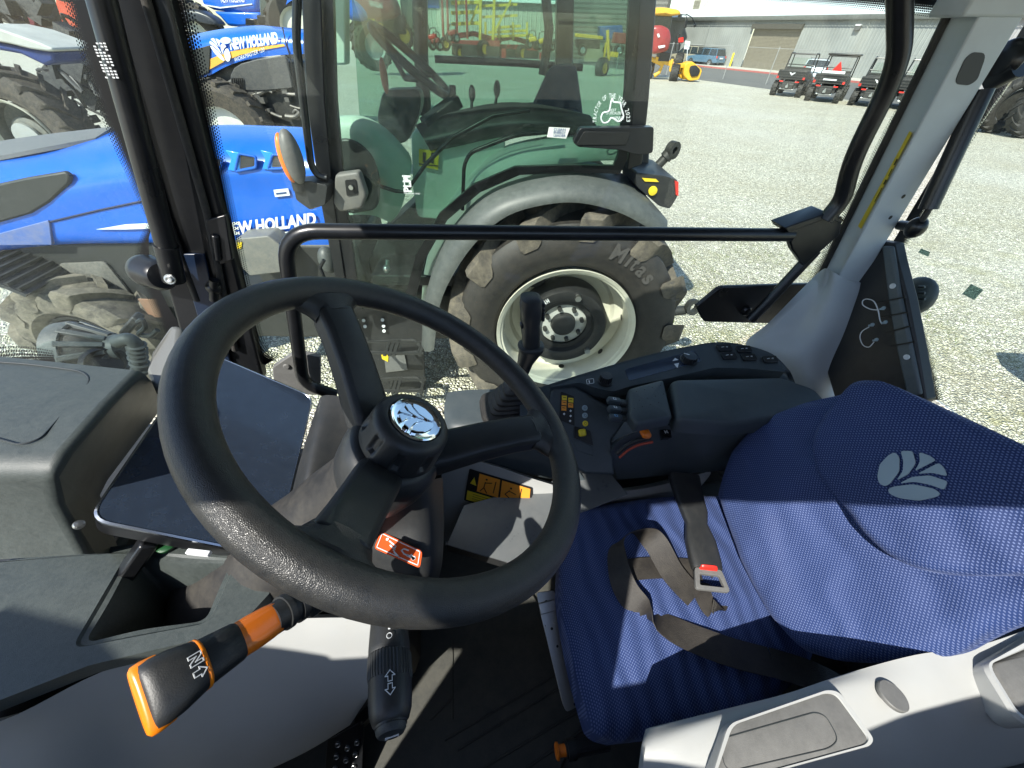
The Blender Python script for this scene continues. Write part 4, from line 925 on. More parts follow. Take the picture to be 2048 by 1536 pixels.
build('pillar_cap', prism([P(1925,34,'Y',yp-.006), P(2100,34,'Y',yp-.006), P(2100,34,'Y',yp-.006)+V((.02,0,.2)), P(1925,34,'Y',yp-.006)+V((.0,0,.2))], (0,.06,0)), GREYP, rc, bevel=.004)
build('seal', tube([l0+V((-.002,.03,0)), l1_+V((-.002,.03,0))], .007, 8), RUB, rc)
g = [[P(1640,560,'Y',.74), P(1655,548,'Y',.73), P(1668,545,'Y',.70), P(1695,560,'Y',.695), P(1722,566,'Y',.695), P(1730,575,'Y',.72)],
     [P(1600,600,'Y',.74), P(1630,598,'Y',.72), P(1660,598,'Y',.69), P(1695,600,'Y',.68), P(1722,600,'Y',.68), P(1729,602,'Y',.70)],
     [P(1545,655,'Y',.74), P(1590,658,'Y',.71), P(1635,662,'Y',.67), P(1675,662,'Y',.655), P(1706,660,'Y',.655), P(1716,655,'Y',.68)],
     [P(1500,695,'Y',.74), P(1555,705,'Y',.69), P(1610,718,'Y',.645), P(1660,725,'Y',.63), P(1710,715,'Y',.63), P(1740,710,'Y',.66)],
     [P(1530,730,'Y',.70), P(1570,745,'Y',.66), P(1625,765,'Y',.61), P(1680,770,'Y',.60), P(1735,755,'Y',.60), P(1796,744,'Y',.62)],
     [P(1560,790,'Y',.64), P(1600,800,'Y',.61), P(1640,810,'Y',.58), P(1690,815,'Y',.56), P(1750,800,'Y',.56), P(1810,790,'Y',.58)]]
pm = build('pillar_base_moulding', patch(g, 6, 6, (.0,.02,0)), GREYP, T, ang=70, label='flared grey moulding at the foot of the rear pillar')
# rear corner panel
RX = 1.0
rpn = build('rear_corner_panel', prism(PP([(1755,480),(1788,486),(1795,520),(1815,597),(1835,700),(1852,800),(1700,900),(1640,700),(1690,600)], 'X', RX), (.03,0,0)), BLK, T, bevel=.004, label='black rear corner panel with white cable ties')
build('raised_rib', prism(PP([(1762,492),(1784,492),(1800,590),(1822,690),(1842,790),(1812,790),(1790,690),(1775,600)], 'X', RX-.008), (.01,0,0)), mat('blue_grey_plastic', (.09,.115,.125), .45, dirt=.3, dcol=(.25,.25,.23)), rpn, bevel=.005, seg=3)
for (x0,y0),(x1,y1) in (((1755,605),(1812,594)),((1762,634),(1818,624)),((1772,665),(1822,652)),((1782,692),(1832,683))):
    build('rib_groove', bar(P(x0,y0,'X',RX-.010), P(x1,y1,'X',RX-.010), .003,.003), BLKP, rpn)
for x, y in ((1786,572),(1814,714)): build('screw', lathe([(.006,0),(.006,.002),(.003,.002),(.003,.001),(0,.001)], P(x, y, 'X', RX-.010), V((-1,0,0)), 16), WHT, rpn)
for pts in ([(1757,620),(1740,618),(1726,610),(1726,601),(1735,598),(1748,603),(1756,620),(1760,640),(1764,648)], [(1738,654),(1724,663),(1720,675),(1726,690),(1738,694),(1748,684)]):
    build('cable_tie', tube(spline(PP(pts, 'X', RX-.02), 5), .0012, 6), WHT, rpn)
for x, y in ((1764,618),(1768,646),(1742,651),(1750,681)): build('tie_clip', join(cyl(P(x-5,y,'X',RX-.02), P(x+5,y,'X',RX-.016), .0025, 8), sphere(P(x+3,y-2,'X',RX-.018), .004)), EMB, rpn)
RG = build('rear_glass', prism(PP([(2180,-60),(1800,470),(1815,597),(1872,800),(2300,1100),(2400,300)], 'X', 1.06), (.005,0,0)), GLS, T, smooth=False, label='clear rear window with dotted edge')
fband([(2080,0),(1980,160),(1800,460),(1790,490),(1815,597),(1840,700),(1862,800)],[(2075,60),(1990,180),(1815,470),(1800,500),(1827,610),(1850,700),(1873,800)],[(2095,60),(2010,180),(1832,465),(1808,500),(1836,610),(1862,700),(1887,800)], ('X', 1.055), parent=RG)
gs2 = build('gas_strut', join(cyl(P(1966,180,'X',.98), P(1856,418,'X',.98), .0155, 18), cyl(P(1860,415,'X',.98), P(1838,450,'X',.98), .006, 12)), BLKS, T, label='black gas strut on the rear window')
build('ball_end', join(sphere(P(1832,455,'X',.985), .018, 14, (1,1,1.2)), cyl(P(1832,455,'X',.985), P(1800,450,'X',1.0), .010)), BLKS, gs2)
build('rubber_stop', join(sphere(P(2010,120,'X',1.02), .03, 14, (.5,1,1)), cyl(P(2040,130,'X',1.03), P(1980,160,'X',1.03), .02)), BLKS, gs2)
bc = build('round_lamp', sphere(P(1830,593,'X',1.12), .042, 24, (.6,1,1.15)), mat('grey_lamp_housing', (.07,.08,.085), .4), T, label='round grey lamp housing behind the rear glass')
build('lamp_ribs', join(*[cyl(P(1838,586+k*12,'X',1.085), P(1850,586+k*12,'X',1.085), .003, 8) for k in (-1,0,1)]), BLKS, bc)
for q in ([(1842,497),(1860,504),(1856,513),(1836,505)], [(1942,568),(1966,580),(1948,600),(1924,588)]):
    build('dark_glass_patch', prism(PP(q, 'X', 1.052), (.001,0,0)), glass('tinted_patch', (.35,.45,.45), .05, 50, .5), RG, smooth=False)  # two darker see-through patches set on the rear glass
# roof, unseen left side with added shade blockers, body below
RF = build('roof', join(prism([V(p) for p in ((-.50,-.165,2.39),(-.385,-.175,2.39),(-.385,-.31,2.39),(1.12,-.31,2.39),(1.15,.86,2.39),(-.49,.86,2.39))], (0,0,.14)), box2((-.5,.74,2.26),(1.12,.84,2.41)), box2((1.0,-.2,2.26),(1.12,.8,2.41))), mat('roof_lining', (.12,.125,.13), .7), T, bevel=.02, seg=3, label='cab roof overhead')  # front left corner cut back to let sun onto the steering wheel
def sidep(name, pts, d=.03): return build(name, prism([V((x,-.30,z)) for x, z in pts], (0,-d,0)), BLK, T, bevel=.004)
sidep('left_rear_post', [(1.0,1.9),(1.12,1.9),(1.12,2.42),(1.0,2.42)])
sidep('left_shade_post', [(-.17,1.9),(-.40,1.9),(-.49,2.10),(-.49,2.42),(-.27,2.42),(-.25,2.25)])  # unseen wide blocker, throws the shadow of someone standing at the door
sidep('left_lower_shade', [(1.12,.9),(1.12,1.955),(-.18,1.955),(-.585,1.955),(-.585,.9)])  # unseen blocker, top edge set by where seat and fender fall into shade
sidep('left_shade_panel', [(-.665,.9),(-.665,2.2),(-.95,2.38),(-1.1,2.44),(-1.1,.9)])  # unseen blocker shading the lower dash, gap beside it lets a sun streak through
sidep('left_shade_filler', [(-.586,1.86),(-.586,2.17),(-.664,2.19),(-.664,1.88)])  # added filler closing the upper part of that sun gap
build('left_wheel_fender', box2((.12,-.75,.9),(1.3,-.06,1.46)), BLK, T, bevel=.04)
build('rear_bulkhead', box2((1.0,-.2,.95),(1.06,.45,1.5)), BLK, T, bevel=.01)
build('rear_shelf', box2((.66,.0,1.3),(1.02,.60,1.42)), BLK, T, bevel=.02)
build('right_lower_wall', box2((-.40,.60,1.0),(1.02,.79,1.28)), BLK, T, bevel=.02)
build('front_bulkhead', box2((-1.0,-.1,.95),(-.55,.62,1.55)), BLK, T, bevel=.02)
build('door_sill', prism([V((-.60,-.36,1.0)),V((.1,-.36,1.0)),V((.1,-.36,1.18)),V((-.55,-.36,1.35))], (0,.05,0)), BLK, T, bevel=.01)
# work light and its plug, seen through the windshield
wlx, wd_ = P(160,690,'Y',.95), V((.9,.1,.05))
lo = [((.001,0),(.028,.002),(.046,.02),(.053,.05),(.053,.056),(.035,.056))]
WLG = mat('dusty_grey_casting', (.085,.09,.088), .5, bump=.2, bscale=150, dirt=.35, dcol=(.2,.2,.18), dscale=25)
lc_ = P(178,698,'Y',.95)
wl_ = build('work_lamp', lathe([(.0,.075),(.020,.075),(.026,.06),(.046,.03),(.060,-.005),(.064,-.04),(.064,-.055),(.0,-.055)], lc_, V((1,.0,.0)), 32), RUB, T, label='dusty finned work lamp outside the windshield')
build('front_ring', lathe([(.066,-.055),(.072,-.05),(.074,-.03),(.070,-.012),(.064,-.012)], lc_, V((1,0,0)), 36), WLG, wl_)
build('neck_ring', lathe([(.026,.055),(.034,.058),(.034,.078),(.018,.084),(0,.084)], lc_, V((1,0,0)), 28), WLG, wl_)
for k in range(12):
    a = k*math.pi/6+.2
    build('cooling_fin', bar(lc_+V((-.02,math.cos(a)*.068,math.sin(a)*.068)), lc_+V((.06,math.cos(a)*.030,math.sin(a)*.030)), .013,.016, V((0,math.cos(a),math.sin(a)))), WLG, wl_, bevel=.002)
build('lens_ring', lathe([(.045,0),(.05,.015),(.048,.035),(.038,.04),(.034,.02),(.0,.02)], P(213,738,'Y',.90), V((.5,-.3,.6)), 32), BLKS, wl_)
el = spline(PP([(232,685),(255,678),(272,690),(276,715),(284,745)], 'Y', .88), 6)
build('ribbed_hose', join(tube(el, .015, 14), *[lathe([(.016,-.003),(.021,0),(.016,.003)], el[i], el[i+1]-el[i], 14) for i in range(12, len(el)-1, 2)]), WLG, wl_)
build('cable', tube(spline(PP([(276,645),(285,640),(290,655),(278,668),(300,672),(315,660)], 'Y', .95), 5), .006, 8), DUST, wl_)
build('clamp', bar(P(250,665,'Y',1.0), P(278,632,'Y',1.0), .03,.02), DUST, wl_, bevel=.005)
# ================================================================ neighbour tractor
def ag_tyre(c, Ro, rr, wd, parent, name='tyre', m_=None, nl=20, lug=.045, ph=0, axis='Y', thick=.062, m2=None):
    """ribbed farm tyre around the Y axis (wd = width), with two rows of slanted lugs that run down the shoulder"""
    m_ = m_ or TYRE; c = V(c); w2 = wd/2; Rc = Ro-lug
    prof = [(rr,-w2*.62),(rr+.02,-w2*.78),(rr+(Rc-rr)*.35,-w2*.97),(rr+(Rc-rr)*.6,-w2),(rr+(Rc-rr)*.86,-w2*.93),(Rc-.004,-w2*.8),(Rc+.004,-w2*.4),(Rc+.008,0)]
    prof = prof+[(r, -h) for r, h in prof[-2::-1]]
    g = lathe(prof, c, V((0,1,0)), 72)
    gs = [g]
    def lugsec(y, a, rt, rb, th):
        out = []
        for da, r in ((-.5,rb),(-.42,rt),(.42,rt),(.5,rb)):
            b = a+da*th/Ro
            out.append(c+V((math.cos(b)*r, y, math.sin(b)*r)))
        return out
    st = 2*math.pi/nl
    for side in (-1, 1):
        for k in range(nl):
            a0 = ph+k*st+(st/2 if side > 0 else 0); secs = []
            for f, rt, rb, da, th in ((-.06,Ro,Rc-.01,.0,thick*.8),(.35,Ro,Rc-.01,.42,thick*.9),(.7,Ro-.004,Rc-.01,.72,thick*1.15),(.93,Ro-.012,Rc-.03,.92,thick*1.45),(1.0,Ro-.035,Rc-.06,.98,thick*1.4),(1.025,Ro-.10,Ro-.15,1.0,thick*.95)):
                secs.append(lugsec(side*w2*f, a0+da*st*.95, rt, rb, th))
            if side < 0: secs = secs[::-1]
            gs.append(rings(secs))
    return build(name, join(*gs), [m2 or m_, m_], parent, ang=30, split=len(g[1]))
FR[0] = NB
Nn = thing('tractor', 'blue cab tractor with cream rear rim parked right beside ours, seen through the side window', 'tractor', NB)
NG = glass('green_cab_glass', (.68,.80,.75), .035, 30, 1.2)
NI = mat('pale_cab_trim', (.55,.64,.56), .5, dirt=.1)
wc = V((.437,2.20,.735)); RO = .772
rw = build('rear_wheel', lathe([(.425,-.20),(.447,-.215),(.447,-.20),(.41,-.185),(.40,-.10),(.41,-.02),(.36,.0),(.34,.04),(.18,.06),(.0,.06)], wc, V((0,1,0)), 72, hint=(1,0,0)), CREAM, Nn, label='rear wheel with dusty lugged tyre and cream rim')
ag_tyre(wc, RO, .44, .47, rw, m_=mat('dusty_lug_rubber', (.05,.045,.04), .75, bump=.25, bscale=80, dirt=.75, dcol=(.27,.23,.17), dscale=5), m2=mat('sidewall_rubber', (.022,.021,.02), .55, bump=.2, bscale=60, dirt=.3, dcol=(.12,.1,.08), dscale=6), nl=13, ph=.1, thick=.1, lug=.07)
pv = lambda a, r, y: wc+V((math.cos(a)*r, y, math.sin(a)*r))
build('wheel_weight', lathe([(.155,-.10),(.19,-.10),(.20,-.135),(.225,-.15),(.27,-.145),(.285,-.12),(.285,.03),(.15,.03)], wc, V((0,1,0)), 64, hint=(1,0,0)), CAST, rw)
build('hub', lathe([(.155,-.05),(.16,-.075),(.085,-.08),(.085,-.02),(.0,-.02)], wc, V((0,1,0)), 48, hint=(1,0,0)), mat('hub_grey', (.42,.44,.42), .4, dirt=.3), rw)
build('hub_cap', lathe([(.083,-.075),(.078,-.11),(.05,-.125),(0,-.128)], wc, V((0,1,0)), 40, hint=(1,0,0)), BLK, rw)
build('wheel_bolts', join(*[cyl(pv(k*math.pi/4+.3,.125,-.075), pv(k*math.pi/4+.3,.125,-.11), .015, 6) for k in range(8)]), DUST, rw)
build('weight_bolts', join(*[cyl(pv(a,.245,-.145), pv(a,.245,-.175), .02, 8) for a in (1.35,3.1,-.75,-2.4)]), STEEL, rw)
build('rim_holes', join(*[lathe([(.022,-.001),(0,-.002)], pv(k*math.pi/4+.1,.395,-.06)+V((0,0,0)), -(pv(k*math.pi/4+.1,1,0)-wc), 12) for k in range(8)]), BLKP, rw)
# raised sidewall lettering
def arc_text(s, a0, r, h, y, parent, m_, stepf=.62):
    a = a0
    for ch in s:
        wch = h*(.26 if ch in 'ilj' else .42 if ch == 't' else 1.0 if ch in 'mMW' else .62)
        if ch != ' ':
            da = wch*.9/r; p0 = pv(a, r, y); p1 = pv(a-da, r, y)
            text(ch, p0, p1, (p0+p1)/2-wc-V((0,y,0)), h*(1 if ch.isupper() or ch in 'tlid' else .95), m_, parent, 'sidewall_lettering', off=.03, nrm=(0,-1,0), lift=.004)
        a -= (wch+h*.12)/r
EMBO = mat('embossed_rubber', (.075,.07,.066), .6)
arc_text('Mitas', 1.27, .56, .09, -.236, rw, EMBO)
arc_text('Radial', .62, .665, .038, -.236, rw, EMBO)
arc_text('CNH', 2.35, .235, .03, -.152, rw, WHT)
# rear fender: grey flare and pale inner arch
def arcband(r0, r1, a0, a1, y0, y1, n=30, th=.012):
    A, B_ = [], []
    rs = []
    for k in range(n+1):
        a = R(a0+(a1-a0)*k/n)
        d = V((math.cos(a),0,math.sin(a)))
        o = V((wc.x,0,wc.z))
        rs.append([o+d*r0+V((0,y0,0)), o+d*(r0+(r1-r0)*.35)+V((0,y0-.012,0)), o+d*r1*.995+V((0,y0+(y1-y0)*.15,0)), o+d*r1+V((0,y1,0)), o+d*(r1-th)+V((0,y1,0)), o+d*(r1-th)*.985+V((0,y0+(y1-y0)*.2,0)), o+d*(r0+.01)+V((0,y0+th,0))])
    return rings(rs)
GFL = mat('grey_fender_flare', (.06,.068,.065), .45, dirt=.2, dcol=(.3,.3,.28), dscale=8)
ff_ = [((868,700),(842,700)),((880,610),(848,605)),((912,540),(876,518)),((958,478),(924,448)),((1015,432),(982,400)),((1088,410),(1055,374)),((1160,406),(1142,360)),((1235,424),(1225,372)),((1290,452),(1298,402)),((1318,474),(1338,444))]
inn = spline([P(a[0], a[1], 'Y', 1.96) for a, b in ff_], 4); out = spline([P(b[0], b[1], 'Y', 2.02) for a, b in ff_], 4)
rs = []
for a, b in zip(inn, out):
    rs.append([a, a.lerp(b,.3)+V((0,-.02,0)), a.lerp(b,.75)+V((0,-.012,0)), b+V((0,.02,0)), b+V((0,.45,0)), b+V((0,.45,-.015)), b.lerp(a,.3)+V((0,.03,0)), a+V((0,.02,0))])
build('fender_flare', rings(rs), GFL, Nn, ang=60, label='grey plastic flare over the rear wheel')
gi = [((868,640),(842,640)),((880,560),(848,545)),((915,480),(880,450)),((965,415),(935,375)),((1030,365),(1000,322)),((1110,335),(1090,298)),((1190,322),(1175,290)),((1250,322),(1245,292))]
inn2 = spline([P(a[0], a[1], 'Y', 2.20) for a, b in gi], 4); out2 = spline([P(b[0], b[1], 'Y', 2.22) for a, b in gi], 4)
rs = [[a, a.lerp(b,.2)+V((0,-.01,0)), b+V((0,.0,0)), b+V((0,.03,.01)), b+V((0,.3,.0)), a+V((0,.3,0))] for a, b in zip(inn2, out2)]
build('inner_fender', rings(rs), NI, Nn, ang=60)
# door: frame, glass, handle
yd = 2.10
dl = [P(x, y, 'Y', yd) for x, y in ((640,-60),(650,200),(668,400),(700,600),(712,640),(830,600),(850,520),(895,440),(960,385),(1040,350),(1150,345),(1240,348),(1254,320),(1270,180),(1285,-60))]
di = [P(x, y, 'Y', yd) for x, y in ((664,-60),(672,200),(690,400),(718,590),(724,620),(812,585),(832,510),(878,428),(946,370),(1030,334),(1145,330),(1228,332),(1236,312),(1250,180),(1262,-60))]
df = build('door_frame', frame_ring(dl, di, (0,.03,0)), BLKS, Nn, bevel=.005)
build('door_glass', prism(dl, (0,.006,0)), NG, Nn, smooth=False, label='green tinted door glass')
build('front_post', prism(PP([(600,-60),(640,-60),(650,200),(668,400),(705,660),(690,660),(640,400),(612,200)], 'Y', yd+.02), (0,.06,0)), BLKS, Nn, bevel=.006)
build('inner_post', prism(PP([(655,-60),(690,-60),(692,130),(655,130)], 'Y', 2.6), (0,.08,0)), NI, Nn, bevel=.01)
build('rear_post', prism(PP([(1268,-60),(1318,-60),(1298,200),(1284,330),(1256,340),(1264,200)], 'Y', yd+.01), (0,.07,0)), BLKS, Nn, bevel=.006)
build('quarter_panel', prism(PP([(1190,600),(1260,380),(1262,300),(1300,300),(1290,440)], 'Y', yd+.25), (0,.2,0)), BLK, Nn, bevel=.01)
build('entry_rail', tube(fillet(PP([(596,-60),(592,80),(612,250),(622,330),(636,352),(655,356)], 'Y', 2.02), .05, 4), .016, 12), BLKS, Nn)
dh = build('door_handle', pad(fillet(PP([(676,344),(722,338),(738,385),(728,412),(684,418),(672,400)], 'Y', 2.08), .015, 3, True), (0,-1,0), .05, .014, 3, 0, 2), mat('handle_grey', (.11,.11,.105), .5, dirt=.3), Nn, label='black paddle handle of the door')
build('lock', join(prism(fillet(PP([(690,360),(712,358),(716,388),(694,392)], 'Y', 2.028), .008, 3, True), (0,-.003,0))), BLKP, dh)
build('lock_barrel', cyl(P(703,374,'Y',2.022), P(703,374,'Y',2.022)+V((0,-.012,0)), .011, 14), STEEL, dh)
build('inside_latch_bar', tube(PP([(730,345),(760,372),(790,382),(812,384),(850,330),(905,275),(985,232),(1060,220)], 'Y', 2.16), .010, 10), BLKS, Nn)
build('inside_grab_rail', tube(fillet(PP([(925,420),(928,330),(940,305),(1030,270),(1120,262)], 'Y', 2.17), .05, 4), .010, 10), BLKS, Nn)
ph_ = build('pull_handle', prism(fillet(PP([(1146,285),(1160,256),(1308,254),(1306,306),(1276,310),(1240,300),(1156,294)], 'Y', 2.02), .012, 3, True), (0,.05,0)), BLKS, Nn, bevel=.006, seg=3, label='black moulded pull handle at the rear of the door')
build('grip_recess', prism(fillet(PP([(1152,290),(1168,263),(1262,264),(1252,290)], 'Y', 2.016), .01, 3, True), (0,.004,0)), BLKP, ph_, bevel=.001)
# turn signal and bracket
tsx = build('turn_signal', sphere(P(585,315,'Y',1.95), .1, 20, (.42,.5,1.1)), mat('lamp_back_grey', (.10,.10,.10), .45, dirt=.35), Nn, label='orange turn signal on a black bracket')
build('orange_lens', sphere(P(572,317,'Y',1.95), .095, 20, (.28,.42,1.05)), ORG, tsx)
build('lamp_bracket', join(prism(fillet(PP([(585,365),(620,362),(655,372),(650,410),(620,420),(592,400)], 'Y', 1.97), .01, 3, True), (0,.1,0)), cyl(P(590,345,'Y',1.97), P(600,380,'Y',1.98), .03, 12)), BLK, tsx, bevel=.006)
# green-lit interior
build('far_window_frame', join(tube(PP([(870,118),(1040,126),(1165,135)], 'Y', 3.4), .022, 10), tube(PP([(838,-60),(842,110),(850,230)], 'Y', 3.4), .05, 10), tube(PP([(1086,-60),(1098,60),(1090,120),(1085,150)], 'Y', 3.3), .03, 10)), BLKS, Nn)
build('far_rear_post', prism(PP([(1115,-60),(1150,-60),(1146,140),(1170,250),(1100,250),(1112,140)], 'Y', 3.3), (0,.1,0)), BLKS, Nn, bevel=.01)
sw = build('cab_wheel', tube([P(825,125,'Y',2.75)+V((math.cos(R(a))*.235*.80, math.sin(R(a))*.2, math.cos(R(a))*.235*-.6)) for a in range(0,360,10)], .022, 12, True), BLK, Nn, label='black steering wheel inside the neighbouring cab')
cw = P(825,125,'Y',2.75)
build('wheel_spokes', join(*[cyl(cw-V((.05,0,.07)), cw+V((math.cos(R(a))*.16, math.sin(R(a))*.2, math.cos(R(a))*-.12)), .014) for a in (60,180,300)]), BLK, sw)
build('steering_console', prism(fillet(PP([(765,180),(840,178),(842,215),(815,285),(780,290),(752,240)], 'Y', 2.72), .04, 3, True), (0,.14,0)), BLK, Nn, bevel=.02, seg=3)
build('shuttle_paddle', sphere(P(768,152,'Y',2.66), .05, 14, (.4,.3,1.6)), mat('dull_orange_red', (.35,.07,.03), .4), Nn)
build('floor_cowl', patch([[P(665,235,'Y',2.35), P(720,235,'Y',2.35), P(770,262,'Y',2.38), P(815,310,'Y',2.42)],
    [P(668,262,'Y',2.32), P(725,262,'Y',2.3), P(775,290,'Y',2.33), P(820,340,'Y',2.4)],
    [P(675,330,'Y',2.34), P(735,335,'Y',2.32), P(780,370,'Y',2.33), P(800,420,'Y',2.4)],
    [P(690,430,'Y',2.36), P(740,430,'Y',2.34), P(770,440,'Y',2.35), P(780,445,'Y',2.4)]], 5, 5, (0,.05,0)), NI, Nn)
build('dark_wheel_arch', prism(fillet(PP([(672,275),(715,280),(745,310),(760,360),(755,420),(690,430)], 'Y', 2.30), .05, 4, True), (0,.05,0)), BLK, Nn, bevel=.01)
build('seat_box', prism(fillet(PP([(822,262),(1010,272),(1010,330),(930,400),(900,440),(835,435),(826,380)], 'Y', 2.47), .03, 3, True), (0,.5,0)), NI, Nn, bevel=.01)
rcn = build('rear_console', patch([[P(830,250,'Y',2.5), P(900,225,'Y',2.5), P(1000,205,'Y',2.5), P(1090,210,'Y',2.5), P(1180,230,'Y',2.5)],
    [P(840,266,'Y',2.44), P(905,248,'Y',2.44), P(1000,228,'Y',2.44), P(1090,230,'Y',2.42), P(1190,246,'Y',2.42)],
    [P(850,283,'Y',2.4), P(910,270,'Y',2.4), P(1000,252,'Y',2.4), P(1100,248,'Y',2.38), P(1200,262,'Y',2.38)],
    [P(860,300,'Y',2.42), P(915,288,'Y',2.42), P(1000,270,'Y',2.42), P(1110,262,'Y',2.4), P(1210,275,'Y',2.4)]], 5, 5, (0,.05,-.02)), BLK, Nn)
for x, y, tx, ty in ((942,230,944,185),(990,212,994,176)):
    build('spool_lever', join(tube(PP([(x,y),(tx,ty+12)], 'Y', 2.5), .008, 8), sphere(P(tx,ty+2,'Y',2.5), .03, 12, (.6,.5,1.25))), BLK, Nn)
build('lever_cluster', join(tube(PP([(905,170),(906,215)], 'Y', 2.6), .02, 8), bar(P(850,250,'Y',2.5), P(915,200,'Y',2.6), .1,.06)), BLK, Nn, bevel=.01)
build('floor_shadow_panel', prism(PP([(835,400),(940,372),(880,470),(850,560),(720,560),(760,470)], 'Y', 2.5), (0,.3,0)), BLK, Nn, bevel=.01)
build('far_glass', prism(PP([(700,-60),(1270,-60),(1260,260),(720,250)], 'Y', 3.42), (0,.006,0)), NG, Nn, smooth=False)
build('operator_seat', join(pad(fillet(PP([(1100,130),(1150,125),(1165,235),(1050,240)], 'Y', 2.75), .04, 4, True), (0,-1,0), .06, .02, 3, .01, 3), prism(fillet(PP([(1030,225),(1160,220),(1175,250),(1040,255)], 'Y', 2.6), .02, 3, True), (0,.4,0))), mat('dark_seat_cloth', (.02,.035,.07), .8), Nn, bevel=.01)
ws = build('cab_warning_label', prism(PP([(838,298),(878,302),(876,340),(838,332)], 'Y', 2.445), (0,.003,0)), YELP, Nn, smooth=False)
build('pictogram', join(*[prism(PP(q, 'Y', 2.440), (0,.003,0)) for q in ([(846,305),(852,305),(851,325),(845,325)],[(862,306),(868,306),(867,327),(861,326)],[(838,327),(876,331),(876,333),(838,329)])]), BLKP, ws, smooth=False)
# stickers on the glass
stk_ = build('glass_badge', join(tube(spline(PP([(1205,244),(1202,236),(1206,226),(1214,224),(1219,220),(1222,204),(1225,197),(1227,204),(1240,206),(1243,218),(1247,232),(1243,240),(1236,243),(1228,238),(1222,236),(1217,243),(1210,246)], 'Y', 2.09), 3, True), .0035, 6, True)), WHT, Nn, smooth=False)
def arc_label(s, cx, cy, rx, ry, a0, a1, h, Yp, m_, parent):
    n = len(s)
    for k, ch in enumerate(s):
        if ch == ' ': continue
        a = R(a0+(a1-a0)*(k+.0)/(n)); b = R(a0+(a1-a0)*(k+.82)/(n))
        p0, p1 = P(cx+math.cos(a)*rx, cy-math.sin(a)*ry, 'Y', Yp), P(cx+math.cos(b)*rx, cy-math.sin(b)*ry, 'Y', Yp)
        pm_ = P(cx+math.cos((a+b)/2)*rx*1.3, cy-math.sin((a+b)/2)*ry*1.3, 'Y', Yp)
        text(ch, p0, p1, pm_-(p0+p1)/2, h, m_, parent, 'badge_lettering', nrm=(0,-1,0), lift=.0)
arc_label('TRACTOR OF THE YEAR 2023', 1223, 240, 30, 44, 186, -6, .018, 2.09, WHT, stk_)
for s, x0, x1, y, h in (('BEST',1218,1232,223,.010),('OF SPECIALIZED',1212,1243,229,.010),('WINNER',1226,1248,240,.014)):
    text(s, P(x0, y, 'Y', 2.09), P(x1, y-.5, 'Y', 2.09), Z_, h, WHT, stk_, 'badge_lettering', nrm=(0,-1,0), lift=0)
ce = build('energy_sticker', prism(PP([(1098,254),(1140,256),(1132,277),(1094,274)], 'Y', 2.09), (0,-.002,0)), mat('white_sticker', (.75,.75,.72), .5), Nn, smooth=False)
BLP = mat('navy_print', (.02,.06,.2), .5)
for s, y in (('CLEAN',261),('ENERGY',267),('LEADER',273)): text(s, P(1107,y,'Y',2.086), P(1131,y+1,'Y',2.086), Z_, .010, BLP, ce, 'sticker_lettering', nrm=(0,-1,0), lift=0, off=.01)
plm = build('white_lettering', join(prism(PP([(806,350),(808,350),(812,384),(810,384)], 'Y', 2.09), (0,-.002,0))), WHT, Nn, smooth=False)
text('PLM', P(823,384,'Y',2.088), P(820,351,'Y',2.088), V((-1,0,0)), .04, WHT, plm, 'sticker_lettering', nrm=(0,-1,0), lift=0, off=.03)
text('PRECISION LAND', P(808,388,'Y',2.088), P(840,389,'Y',2.088), Z_, .008, WHT, plm, 'sticker_lettering', nrm=(0,-1,0), lift=0)
# rear drawbar and side box
rb = build('rear_light_box', prism(fillet(PP([(1272,345),(1330,352),(1356,360),(1356,392),(1340,418),(1318,412),(1272,372)], 'Y', 2.1), .015, 3, True), (0,.4,0)), BLK, Nn, bevel=.012, seg=3, label='black rear lamp box behind the fender')
build('rear_reflector', prism(PP([(1350,362),(1357,364),(1357,392),(1352,390)], 'Y', 2.09), (0,.2,0)), RED, rb)
build('yellow_label', prism(PP([(1284,356),(1312,358),(1318,364),(1290,363)], 'Y', 2.092), (0,.003,0)), YELP, rb)
build('yellow_button', lathe([(.022,0),(.022,.01),(.012,.012),(0,.012)], P(1305,381,'Y',2.095), V((0,-1,0)), 20), YEL, rb)
lk = build('lift_link', join(cyl(P(1300,348,'Y',2.5), P(1338,308,'Y',2.5), .026, 14), cyl(P(1330,316,'Y',2.5), P(1340,305,'Y',2.5), .035, 14)), DUST, Nn)
build('link_eye', lathe([(.045,-.02),(.045,.02),(.02,.02),(.02,-.02),(.045,-.02)], P(1345,300,'Y',2.5), V((.6,-1,0)), 20), DUST, lk)
build('chain_hook', join(lathe([(.06,-.02),(.06,.02),(.03,.02),(.03,-.02),(.06,-.02)], P(1385,614,'Y',2.4), V((.2,-1,.2)), 20), tube(PP([(1330,625),(1350,622),(1370,620)], 'Y', 2.42), .035, 12)), DUST, Nn)
